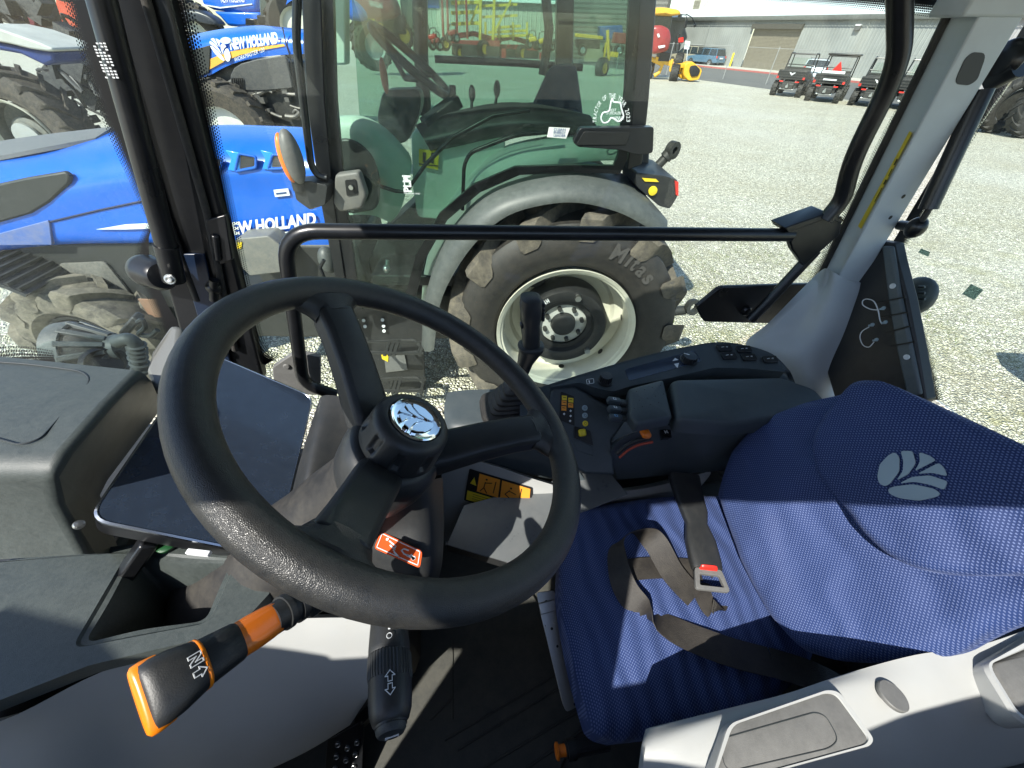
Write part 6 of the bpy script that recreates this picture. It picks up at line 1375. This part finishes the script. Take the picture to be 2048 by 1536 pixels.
# ---------------------------------------------------------------- cars
def car(loc, rot, label, paint, L=4.6, Wd=1.8, Ht=1.65, wagon=True, name='parked_car'):
    c = thing(name, label, 'car', loc=loc, rot=rot, group='cars parked in front of the warehouse')
    hw = Wd/2
    def ring(y, zs, wm): return [V((-hw*wm,y,.35)), V((-hw,y,.6)), V((-hw*.98,y,zs)), V((-hw*.7,y,zs+.03)), V((hw*.7,y,zs+.03)), V((hw*.98,y,zs)), V((hw,y,.6)), V((hw*wm,y,.35))]
    build('body', rings([ring(0,.85,.85), ring(.12,1.0,.95), ring(L*.5,1.02,.95), ring(L*.7,.98,.95), ring(L*.93,.85,.93), ring(L,.65,.85)]), paint, c, bevel=.05, seg=3)
    def r2(y, z0, z1, w0, w1): return [V((-hw*w0,y,z0)), V((-hw*w1,y,z1)), V((hw*w1,y,z1)), V((hw*w0,y,z0))]
    cabn = build('cabin_glass', rings([r2(.08,1.0,1.05,.92,.9), r2(.3,1.0,Ht-.05,.94,.78), r2(L*.5,1.0,Ht-.02,.94,.8), r2(L*.72,1.0,1.02,.92,.88)]), mat('dark_car_glass', (.02,.03,.035), .08, spec=.8), c, bevel=.03)
    build('roof', rings([r2(.25,Ht-.06,Ht,.79,.74), r2(L*.5,Ht-.04,Ht+.03,.81,.76), r2(L*.56,Ht-.06,Ht-.02,.8,.74)]), paint, c, bevel=.02)
    build('roof_rack', join(*[cyl(V((x,.4,Ht+.06)), V((x,L*.5,Ht+.08)), .025, 6) for x in (-hw*.7,hw*.7)]+[cyl(V((-hw*.7,y,Ht+.07)), V((hw*.7,y,Ht+.07)), .02, 6) for y in (.7,1.7)]), BLKS, c)
    for x in (-hw*.9,hw*.9):
        for y in (.85,L-.9): wheel((x,y,.34), .34, .22, c, STEEL, nl=20)
        build('pillar', join(*[bar(V((x*1.03,y0,1.0)), V((x*.9,y1,Ht-.03)), .07,.03) for y0, y1 in ((.15,.33),(1.25,1.25),(2.3,2.25))]), paint, c)
        build('tail_light', box2((x-.08,-.02,.8),(x+.08,.06,1.0)), RED, c)
    build('bumper', box2((-hw*.9,-.08,.38),(hw*.9,.1,.6)), paint, c, bevel=.04)
    build('number_plate', box2((-.25,-.1,.72),(.25,-.0,.84)), WHT, c)
    return c
car(tuple(P(1437,134,'Z',0)), R(32), 'blue grey estate car parked beside the warehouse wall', mat('blue_grey_car_paint', (.08,.16,.24), .3, coat=.5))
car(tuple(P(1398,130,'Z',0)), R(38), 'tan off road car parked behind the red and yellow machine', mat('tan_car_paint', (.3,.27,.2), .3, coat=.5), 4.5, 1.8, 1.75)
car(tuple(P(1618,166,'Z',0)), R(-30), 'silver saloon car behind the black utility vehicles', mat('silver_car_paint', (.5,.55,.6), .3, coat=.5), 4.5, 1.75, 1.45)
# ---------------------------------------------------------------- red and yellow windrower
MAR = mat('dark_red_paint', (.28,.015,.02), .4, coat=.3, dirt=.15); YM = mat('machine_yellow', (.75,.42,.02), .45, dirt=.2)
wr = thing('windrower', 'red windrower with yellow roof and frame standing on the gravel', 'harvester', loc=(12.2,37.5,0)); wr['base'] = (12.2,37.5,0)
yw = 37.5
build('cab_roof', pad(fillet(PP([(1285,18),(1320,15),(1352,20),(1358,30),(1340,33),(1285,30)], 'Y', yw), .3, 3, True), (0,-1,0), .9, .3, 3, 0, 2), YM, wr)
build('cab', prism(PP([(1292,30),(1345,32),(1336,98),(1290,98)], 'Y', yw), (0,1.6,0)), mat('dark_tinted_cab', (.03,.04,.04), .15), wr, bevel=.05)
build('red_hood', pad(fillet(PP([(1300,52),(1318,50),(1334,58),(1338,75),(1332,100),(1322,104),(1300,108)], 'Y', yw-1.2), .2, 3, True), (0,-1,0), .8, .25, 3, .1, 3), MAR, wr)
build('white_marking', join(prism(PP([(1316,92),(1330,90),(1330,94),(1318,97)], 'Y', yw-2.1), (0,.02,0)), prism(PP([(1314,68),(1318,67),(1320,74),(1316,75)], 'Y', yw-2.1), (0,.02,0))), WHT, wr)
build('yellow_frame', join(tube(PP([(1290,112),(1312,122),(1325,130),(1318,145),(1308,152)], 'Y', yw-1), .14, 8), bar(P(1310,118,'Y',yw-1), P(1345,128,'Y',yw-1), .3,.3), tube(PP([(1345,118),(1340,140),(1365,155)], 'Y', yw-1.4), .10, 8), bar(P(1372,130,'Y',yw-1.6), P(1370,158,'Y',yw-1.6), .3,.3), bar(P(1350,132,'Y',yw-1.6), P(1382,130,'Y',yw-1.6), .25,.25)), YM, wr, bevel=.02)
build('black_box', box2((P(1318,108,'Y',yw-1).x, yw-1.2, P(1318,122,'Y',yw-1).z), (P(1340,108,'Y',yw-1).x, yw-.4, P(1318,104,'Y',yw-1).z)), BLK, wr, bevel=.03)
hdr = build('header_panel', prism(fillet(PP([(1370,128),(1384,122),(1405,140),(1398,160),(1378,162),(1366,150)], 'Y', yw-2), .15, 3, True), (0,1,0)), YM, wr, bevel=.04)
build('header_window', pad(fillet(PP([(1380,132),(1392,130),(1401,140),(1396,152),(1382,154),(1378,142)], 'Y', yw-2.02), .12, 3, True), (0,-1,0), .08, .06, 2, 0, 1), BLK, hdr)
def yard_wheel(px, py, r, Y, parent, rimm, rot=.35, name='wheel', tm=TYREC):
    c = P(px, py, 'Y', Y); a = V((math.cos(rot), -math.sin(rot), 0)); w_ = r*.5
    o = build(name, lathe([(r*.55,-w_*.9),(r*.85,-w_),(r*.97,-w_*.8),(r,-w_*.3),(r,w_*.3),(r*.97,w_*.8),(r*.85,w_),(r*.55,w_*.9)], c, a, 32), tm, parent)
    x, y, z = axes(a); gs = []
    for k in range(18):
        for s in (-1, 1):
            t_ = (k+.5*(s>0))*2*math.pi/18; d = x*math.cos(t_)+y*math.sin(t_)
            gs.append(bar(c+d*(r+.005)+z*s*w_*.05, c+(x*math.cos(t_+.15)+y*math.sin(t_+.15))*r*.98+z*s*w_*.9, r*.09, r*.07, d))
    build('tread', join(*gs), tm, o, smooth=False)
    for s in (-1,1): build('rim', lathe([(r*.57,s*w_*.85),(r*.5,s*w_*.6),(r*.2,s*w_*.7),(0,s*w_*.72)], c, a, 20), rimm, o)
    return o
yard_wheel(1357,125,.55,yw-.6,wr,YM); yard_wheel(1349,148,.55,yw-1.8,wr,YM); yard_wheel(1300,140,.5,yw-.5,wr,YM)
build('mirror_arms', join(tube(PP([(1345,28),(1372,30),(1374,40)], 'Y', yw), .03, 6), tube(PP([(1372,28),(1384,35),(1390,48)], 'Y', yw), .03, 6), bar(P(1373,40,'Y',yw), P(1370,56,'Y',yw), .14,.14), bar(P(1390,48,'Y',yw), P(1390,54,'Y',yw), .2,.15), tube(PP([(1350,103),(1354,72),(1356,66),(1360,68),(1358,100)], 'Y', yw-.8), .05, 6)), BLKS, wr, bevel=.01)
build('red_flag', prism(PP([(1357,76),(1367,74),(1367,84),(1357,85)], 'Y', yw-.9), (0,.03,0)), RED, wr)
sg = tag(build('white_sign', join(prism(PP([(1371,81),(1381,83),(1378,99),(1368,98)], 'Y', 41.5), (0,.03,0)), cyl(P(1375,98,'Y',41.5), P(1372,140,'Y',41.5), .03)), WHT), 'small white sign on a thin post by the fence', 'sign')
# wheel of another machine through the neighbour's glass
sp2 = thing('sprayer', 'machine with big yellow hubbed wheel seen through the green glass', 'farm machine', loc=(6.2,37.5,0)); sp2['base'] = (6.2,37.5,0)
yard_wheel(1204,136,.6,37.6,sp2,YM,.7)
build('leg', join(bar(P(1215,60,'Y',37.8), P(1217,122,'Y',37.8), .25,.2), bar(P(1212,85,'Y',37.8), P(1208,118,'Y',37.8), .15,.15), bar(P(1220,108,'Y',37.8), P(1236,110,'Y',37.8), .3,.3)), YM, sp2, bevel=.03)
build('frame', bar(P(1225,75,'Y',38.5), P(1300,82,'Y',38.5), .5,.6), MAR, sp2, bevel=.05)
bt = thing('blue_truck', 'blue truck and trailer beyond the fence through the green glass', 'truck', loc=(4,56,0)); bt['base'] = (4,56,0)
build('body', prism(PP([(1200,52),(1245,50),(1247,78),(1200,80)], 'Y', 56), (0,2,0)), mat('truck_blue', (.02,.09,.3), .4), bt, bevel=.1)
build('trailer_deck', bar(P(1150,70,'Y',56), P(1205,76,'Y',56), 1,.3), YM, bt, bevel=.05)
for x in (1165,1215,1238): yard_wheel(x,100,.5,55.5,bt,STEEL,1.5)
build('load', prism(PP([(1152,78),(1200,80),(1200,98),(1155,96)], 'Y', 56), (0,2,0)), BODY, bt, bevel=.1)
# ---------------------------------------------------------------- bale wagons
WR = mat('wagon_red', (.4,.03,.03), .45, dirt=.2); WY = mat('wagon_yellow', (.78,.52,.05), .45, dirt=.15)
def wagon(dx, dy, Yw, label, rack=True):
    g_ = thing('bale_wagon', label, 'wagon', loc=tuple(V((P(950+dx,115,'Y',Yw).x, Yw, 0))), group='red bale wagons across the yard'); g_['base'] = (P(950+dx,115,'Y',Yw).x, Yw, 0)
    def q(x, y, Y=0): return P(x+dx, y+dy, 'Y', Yw+Y)
    build('deck', join(prism([q(885,70), q(945,62,2), q(1000,78,2), q(1000,88,2), q(945,72,2), q(888,82)], (0,3,0)), bar(q(888,85), q(1000,88), .3,.5)), WR, g_, bevel=.03)
    build('chassis', join(bar(q(905,98), q(1000,105), 1.2,1.0), bar(q(985,95), q(992,120), .3,.3)), mat('dark_chassis', (.03,.03,.03), .6), g_, bevel=.05)
    for x, y, r in ((967,98,.75),(918,105,.65),(890,88,.6)): yard_wheel(x+dx, y+dy, r, Yw-.5, g_, YM, .9)
    build('red_guard', box2(q(1003,97,-1), q(1012,117,-.8)), WR, g_, bevel=.03)
    if rack:
        for x in (885,895,913,933): build('rack_post', bar(q(x+2,78), q(x-2,-40), .4,.2), WR, g_, bevel=.02)
        for x, x2 in ((960,962),(986,990)): build('rack_frame', bar(q(x,80,1), q(x2,-40,1), .42,.3), WY, g_, bevel=.02)
        build('rack_rails', join(*[bar(q(903,y,1), q(962,y-2,1), .4,.3) for y in (6,26,48)]+[bar(q(965,y,1.5), q(1035,y-3,1.5), .35,.22) for y in (12,34)]), WY, g_, bevel=.01)
        build('rack_brace', join(bar(q(958,4,1), q(942,45,1), .22,.2), bar(q(1022,0,1), q(990,62,1), .25,.2)), WY, g_)
    else: build('rack_stack', join(*[bar(q(892+i*2,66-k*9,1), q(990-i*3,62-k*9,1), .3,.25) for i, k in ((0,0),(4,1),(8,2))]+[bar(q(x,72,.8), q(x,36,.8), .3,.25) for x in (895,922,950,978)]), WY, g_, bevel=.02)
    return g_
wagon(0, 0, 58, 'red bale wagon with tall yellow rack beyond the green cab')
wagon(76, 8, 61, 'second red wagon loaded with yellow racks, right of the tall one', False)
build_extra = thing('combine_harvester', 'dark red harvester with yellow front far across the yard', 'harvester', loc=(-6,30,0)); build_extra['base'] = (-6,30,0)
yc = 30
build('body', pad(fillet(PP([(705,-30),(770,-40),(798,5),(805,35),(770,45),(725,38)], 'Y', yc), .5, 3, True), (0,-1,0), 1.4, .4, 3, .1, 3), mat('harvester_red', (.26,.03,.035), .35, coat=.4), build_extra)
text('NEW HOLLAND', P(740,12,'Y',yc-1.55), P(766,17,'Y',yc-1.55), V((0,0,1)), .22, WHT, build_extra, 'body_lettering', nrm=(0,-1,0))
build('yellow_front', join(bar(P(722,40,'Y',yc-1), P(752,50,'Y',yc-1), .5,.5), tube(PP([(748,48),(764,52),(760,64),(752,70)], 'Y', yc-1.2), .12, 8)), YM, build_extra, bevel=.04)
build('black_body', bar(P(760,48,'Y',yc), P(812,50,'Y',yc), 1.2,.8), BODY, build_extra, bevel=.08)
build('cab', prism(PP([(795,-40),(826,-40),(832,60),(805,58)], 'Y', yc), (0,2,0)), mat('dark_tinted_cab2', (.04,.07,.07), .15), build_extra, bevel=.08)
yard_wheel(735,75,.95,yc,build_extra,YM,.9); yard_wheel(806,72,.6,yc,build_extra,YM,.9)
# row of small implements
sm = []
for i, (x, y, c_) in enumerate(((866,70,RED),(872,78,WR),(905,62,WR),(842,75,BODY),(1065,75,YM),(1085,78,YM),(1110,80,BODY))):
    im = thing('small_implement', ['small red mower between the harvester and the wagon','red mower with black tank nearest the wagon wheels','small red buggy behind the wagon posts','black implement beside the harvester','yellow implement left of the second wagon rack','yellow implement beside the far dark shed','dark implement below the dark shed'][i], 'farm machine', loc=tuple(P(x,y+22,'Y',55)), group='small machines lined up far across the yard'); im['base'] = tuple(P(x,y+22,'Y',55))
    build('body', join(pad(fillet(PP([(x-9,y),(x+7,y-4),(x+10,y+8),(x-8,y+10)], 'Y', 55), .2, 3, True), (0,-1,0), .8, .2, 2, 0, 2)), c_, im)
    build('frame', join(*[tube(fillet(PP([(x-8,y+2),(x-6,y-14),(x+5,y-15),(x+7,y)], 'Y', 55+k), .2, 3), .05, 6) for k in (0,1)]), BLKS, im)
    yard_wheel(x-7,y+13,.4,54.5,im,STEEL,.9); yard_wheel(x+7,y+14,.4,54.5,im,STEEL,.9)
# ---------------------------------------------------------------- blue utility tractor behind
FR[0] = W
def pz(lst, Y, d, name, m_, parent, bevel=0, **k): return build(name, prism(PP(lst, 'Y', Y), (0,d,0)), m_, parent, bevel=bevel, **k)
Y2 = 7.0
t2 = thing('utility_tractor', 'blue tractor with yellow swoosh and white lettering parked behind the neighbour', 'tractor', loc=(-3.6,Y2+.5,0)); t2['base'] = (-3.6,Y2+.5,0)
h2 = build('hood', patch([[P(368,76,'Y',Y2+.5), P(400,66,'Y',Y2+.5), P(450,57,'Y',Y2+.5), P(512,51,'Y',Y2+.5), P(560,54,'Y',Y2+.5), P(606,58,'Y',Y2+.5)],
    [P(366,86,'Y',Y2+.15), P(400,78,'Y',Y2+.12), P(450,68,'Y',Y2+.12), P(512,62,'Y',Y2+.12), P(560,63,'Y',Y2+.12), P(606,67,'Y',Y2+.12)],
    [P(372,102,'Y',Y2+.05), P(408,94,'Y',Y2), P(450,88,'Y',Y2), P(512,84,'Y',Y2), P(560,84,'Y',Y2), P(606,86,'Y',Y2)],
    [P(386,162,'Y',Y2+.05), P(420,150,'Y',Y2), P(455,132,'Y',Y2), P(500,118,'Y',Y2), P(560,110,'Y',Y2), P(606,108,'Y',Y2)]], 5, 5, (0,.05,0)), BLUEP, t2, label='blue hood with yellow swoosh and white lettering')
pz([(370,104),(420,90),(419,130),(417,146),(388,156),(376,140)], Y2-.03, .03, 'headlight_grille', DUST, h2, .005)
SWO = mat('yellow_orange_swoosh', (.85,.42,.06), .4)
pz(spl_ if 0 else [(419,139),(420,118),(455,104),(500,95),(567,88),(570,92),(520,101),(480,110),(450,122)], Y2-.02, .015, 'swoosh', SWO, h2)
text('NEW HOLLAND', P(461,99,'Y',Y2-.03), P(556,86,'Y',Y2-.03), P(556,73,'Y',Y2-.03)-P(557,86,'Y',Y2-.03), .12, WHT, h2, 'hood_lettering', off=.045, nrm=(0,-1,0), lift=.0)
text('WORKMASTER 120', P(469,124,'Y',Y2-.03), P(529,103,'Y',Y2-.03), P(528,92,'Y',Y2-.03)-P(529,103,'Y',Y2-.03), .05, WHT, h2, 'hood_lettering', nrm=(0,-1,0), lift=.0)
emblem(P(441,100,'Y',Y2-.03), V((1,0,-.1)).normalized(), V((-.15,0,1)).normalized(), V((0,-1,0)), .125, WHT, h2, .004)
build('dealer_oval', prism([P(451+math.cos(k*.5236)*11, 81+math.sin(k*.5236)*7, 'Y', Y2-.04) for k in range(12)], (0,.004,0)), mat('pale_oval', (.55,.65,.75), .5), h2)
sp3 = pz(fillet([P(x, y, 'Y', Y2-.03) for x, y in ((460,180),(462,146),(478,130),(515,118),(570,110),(580,150),(585,176),(520,182))], .08, 3, True) and [(460,180),(461,150),(468,136),(482,127),(515,118),(570,110),(580,150),(585,176),(520,182)], Y2-.02, .05, 'side_panel', mat('charcoal_panel', (.05,.052,.055), .45, dirt=.2), t2, .01)
build('louvres', join(*[tube(PP([(464+k*4,156),(467+k*4,198)], 'Y', Y2-.04), .009, 6) for k in range(6)]), BLKP, sp3)
build('engine_block', box2((P(390,160,'Y',Y2+.1).x, Y2+.1, .55), (P(600,160,'Y',Y2+.1).x, Y2+.9, 1.75)), BODY, t2, bevel=.03)
ex = []
random.seed(3)
for k in range(16):
    x, y = random.uniform(395,600), random.uniform(160,235); ex.append(tube(spline(PP([(x,y),(x+random.uniform(5,20),y+random.uniform(-8,8)),(x+random.uniform(15,35),y+random.uniform(-14,14))], 'Y', Y2+.02), 4), random.uniform(.012,.035), 8))
for k in range(14):
    p = P(random.uniform(395,600), random.uniform(165,240), 'Y', Y2+.05); ex.append(box(p, (random.uniform(.04,.16),.1,random.uniform(.04,.14))))
build('engine_parts', join(*ex), mat('engine_grey', (.1,.1,.1), .4, metal=.4, dirt=.5), t2)
yard_wheel(462,262,.62,Y2-.2,t2,mat('pale_rim', (.6,.6,.56), .4),1.35,'front_wheel',TYRE)
build('hood_gap', tube(PP([(565,54),(572,88),(580,112),(590,180)], 'Y', Y2-.02), .008, 6), BLKP, h2)
# tall blue tractor further back
Y3 = 12.0
t3 = thing('row_crop_tractor', 'large blue tractor at the top edge with white stripe on its hood', 'tractor', loc=(-6,Y3,0)); t3['base'] = (-6,Y3,0)
h3 = build('hood', prism(PP([(398,-40),(520,-40),(514,24),(470,25),(425,20),(402,8)], 'Y', Y3), (0,.9,0)), BLUEP, t3, bevel=.08, seg=3)
pz([(404,8),(440,14),(480,10),(504,7),(504,9),(480,12),(440,17),(404,10)], Y3-.02, .02, 'white_stripe', WHT, h3)
text('NEW HOLLAND', P(443,5,'Y',Y3-.02), P(490,4,'Y',Y3-.02), V((0,0,1)), .11, WHT, h3, 'hood_lettering', off=.02, nrm=(0,-1,0))
build('lower_body', prism(PP([(425,22),(520,24),(520,52),(480,54),(455,52),(440,34)], 'Y', Y3), (0,.7,0)), BLUEP, t3, bevel=.05)
build('fender', pad(fillet(PP([(366,30),(380,18),(410,20),(440,35),(455,52),(430,50),(400,42),(370,48)], 'Y', Y3-.3), .1, 3, True), (0,-1,0), .3, .08, 3, 0, 2), mat('black_fender_far', (.03,.035,.045), .4), t3)
yard_wheel(392,80,.68,Y3-.3,t3,CREAM,1.2,'wheel',TYRE)
build('steps', join(prism(PP([(490,36),(512,38),(512,50),(490,50)], 'Y', Y3-.4), (0,.3,0))), BLKS, t3, bevel=.02)
Y4 = 10.5
t4 = thing('cab_tractor', 'blue tractor with dark cab and round fender at the top edge', 'tractor', loc=(-4,Y4,0)); t4['base'] = (-4,Y4,0)
build('cab', prism(PP([(512,-60),(552,-60),(548,44),(520,46)], 'Y', Y4), (0,1,0)), mat('dark_tinted_cab3', (.03,.05,.055), .12), t4, bevel=.05)
build('fender', rings([[P(600-math.cos(R(a))*r, 52-math.sin(R(a))*r*1.25, 'Y', Y4-.3+o) for r, o in ((44,0),(52,0),(52,.6),(44,.6))] for a in range(0,80,8)]), BLUEP, t4)
build('door', prism(PP([(512,30),(545,30),(548,50),(516,50)], 'Y', Y4-.1), (0,.2,0)), BLKS, t4, bevel=.02)
yard_wheel(605,60,.62,Y4,t4,CREAM,1.4,'wheel')
build('blue_panel', prism(PP([(600,-40),(652,-40),(650,30),(612,10)], 'Y', Y4+.3), (0,.6,0)), BLUEP, t4, bevel=.05)
t5 = thing('yard_tractor', 'blue tractor partly hidden by the cab pillar of the neighbour', 'tractor', loc=(-2.5,16,0)); t5['base'] = (-2.5,16,0)
build('hood', pad(fillet(PP([(690,-10),(712,0),(735,25),(735,45),(700,40)], 'Y', 16), .2, 3, True), (0,-1,0), .5, .15, 3, 0, 2), BLUEP, t5)
yard_wheel(745,92,.6,16,t5,mat('white_rim', (.4,.4,.39), .4),.95,'wheel',TYRE)
# far left tractor with the big wheel
Y6 = 6.3
t6 = thing('loader_tractor', 'tractor at the far left with large rear tyre and white rim', 'tractor', loc=(-6.5,Y6,0)); t6['base'] = (-6.5,Y6,0)
c6 = P(50,238,'Y',Y6); c6.z = .82
w6 = build('rear_wheel', lathe([(.44,-.2),(.475,-.23),(.475,-.2),(.43,-.16),(.42,-.1)], c6, V((0,1,0)), 48), CREAM, t6, label='large rear wheel with white rim')
ag_tyre(c6, .84, .47, .5, w6, nl=20)
build('rim_dish', lathe([(.42,-.1),(.41,.05),(.25,.1),(.25,-.05),(.12,-.1),(0,-.1)], c6, V((0,1,0)), 48), mat('dirty_rim_dish', (.1,.11,.1), .6, dirt=.5), w6)
build('hub', lathe([(.19,-.1),(.19,-.14),(.1,-.16),(0,-.16)], c6, V((0,1,0)), 24), mat('hub_grey2', (.3,.32,.31), .5, dirt=.4), w6)
f6 = pz([(-60,45),(0,58),(40,72),(80,86),(104,96),(106,103),(95,103),(60,98),(20,88),(-60,72)], Y6-.3, .7, 'fender_top', mat('pale_grey_fender', (.42,.43,.4), .5, dirt=.3), t6, .02)
pz([(-60,74),(0,86),(60,98),(106,104),(108,125),(90,132),(40,108),(-60,90)], Y6-.25, .5, 'fender_skirt', mat('navy_paint', (.01,.03,.15), .35), t6, .03)
ex = []
random.seed(11)
for k in range(46):
    x, y = random.uniform(-40,165), random.uniform(-30,250)
    if x < 105 and y > 60 and not (y < 40): x = random.uniform(100,190)
    p = P(x, y, 'Y', Y6+.9+random.uniform(0,1)); ex.append(box(p, (random.uniform(.06,.35),.2,random.uniform(.05,.3)), Matrix.Rotation(random.uniform(-1,1),3,'Y')))
    if k % 2: ex.append(tube(spline([p, p+V((random.uniform(-.3,.3),-.1,random.uniform(-.3,.3))), p+V((random.uniform(-.5,.5),0,random.uniform(-.5,.3)))], 4), random.uniform(.015,.04), 7))
build('linkage', join(*ex), mat('dark_machinery', (.04,.042,.045), .5, metal=.3, dirt=.5, dcol=(.25,.24,.22)), t6)
build('dark_chassis', box2((-7.5,Y6+1.6,.4),(-5.2,Y6+2.6,2.0)), BODY, t6, bevel=.05)
rb6 = thing('red_implement', 'orange red steel implement frame at the top left edge', 'farm implement', loc=(-7,9,0)); rb6['base'] = (-7,9,0)
ORR = mat('orange_red_paint', (.6,.06,.02), .4, dirt=.3)
pz([(108,-60),(150,-60),(156,54),(124,58),(112,40)], 8.6, .4, 'side_plate', ORR, rb6, .02); pz([(34,-60),(50,-60),(54,16),(42,18)], 8.6, .3, 'red_post', ORR, rb6, .02)
pz([(44,22),(66,26),(72,54),(56,50)], 8.7, .3, 'dark_red_bar', mat('dark_red_steel', (.12,.01,.02), .5), rb6, .02)
pz([(44,66),(60,56),(72,66),(70,74),(46,72)], 8.3, .2, 'blue_highlight', mat('pale_blue_highlight', (.15,.3,.6), .4), rb6, .03)  # blue highlight put in as a pale solid
build('cross_frame', join(bar(P(-40,20,'Y',9), P(160,60,'Y',9), .2,.2), bar(P(60,-50,'Y',9), P(90,90,'Y',9), .25,.2), bar(P(120,65,'Y',8.9), P(165,72,'Y',8.9), .12,.12)), mat('dark_machinery2', (.05,.045,.04), .6, dirt=.5), rb6, bevel=.02)
build('shiny_rods', join(*[bar(P(x, y, 'Y', 8.6), P(x+a, y+b, 'Y', 8.6), .05,.05) for x, y, a, b in ((120,62,18,2),(128,75,22,3),(125,95,20,4),(130,112,22,2),(150,66,5,14),(140,120,24,3),(120,130,20,2))]), STEEL, rb6)
# tyres at the right edge
bt_ = thing('farm_machine', 'dark machine on big black lugged tyres at the right edge of the yard', 'farm machine', loc=(18.7,18,0)); bt_['base'] = (18.7,18,0)
for k, (x, y) in enumerate(((17.6,17.4),(18.9,17.6),(20.4,18.4),(17.9,16.5))):
    c = V((x,y,.85)); tw_ = ag_tyre(c, .85, .5, .55, bt_, m_=TYREC, nl=18)
    build('hub_plate', lathe([(.5,-.2),(.45,-.1),(0,-.1)], c, V((0,1,0)), 24), BODY, tw_)
rt_ = thing('rear_tractor', 'tractor tyre and added unseen frame standing behind our seat at the right edge', 'tractor', loc=(4.6,1.6,0)); rt_['base'] = (4.6,1.6,0)
ct = V((4.5,1.5,.62)); wq_ = build('front_wheel', lathe([(.33,-.15),(.35,-.18),(.3,-.1),(0,-.1)], ct, V((0,1,0)), 32), CREAM, rt_); ag_tyre(ct, .62, .34, .4, wq_, nl=16, lug=.045)
build('front_axle', box2((4.35,1.7,.5),(4.6,2.4,.7)), BODY, rt_, bevel=.02)
build('shadow_frame', join(box2((4.3,2.0,.6),(5.2,2.4,.9))), BODY, rt_, bevel=.05)  # out of view, added to throw the shadow on the gravel
# weeds in the gravel
wd2 = []
random.seed(5)
vv, ff = [], []
for k in range(2600):
    a = random.choice(((1.9,3.6),(2.6,4.2),(2.2,2.8),(3.4,5.2),(3.0,3.2),(2.2,5.0),(4.5,3.6)))
    x, y = a[0]+random.gauss(0,.35), a[1]+random.gauss(0,.3); h = random.uniform(.01,.04); t_ = random.uniform(0,6.28); n = len(vv)
    vv += [V((x,y,0)), V((x+math.cos(t_)*.006,y+math.sin(t_)*.006,0)), V((x+random.gauss(0,.02),y+random.gauss(0,.02),h))]; ff.append((n,n+1,n+2))
o = build('weeds', (vv, ff), mat('weed_green', (.12,.16,.03), .7), smooth=False); o['kind'] = 'stuff'; o['label'] = 'sparse low weeds growing through the gravel'
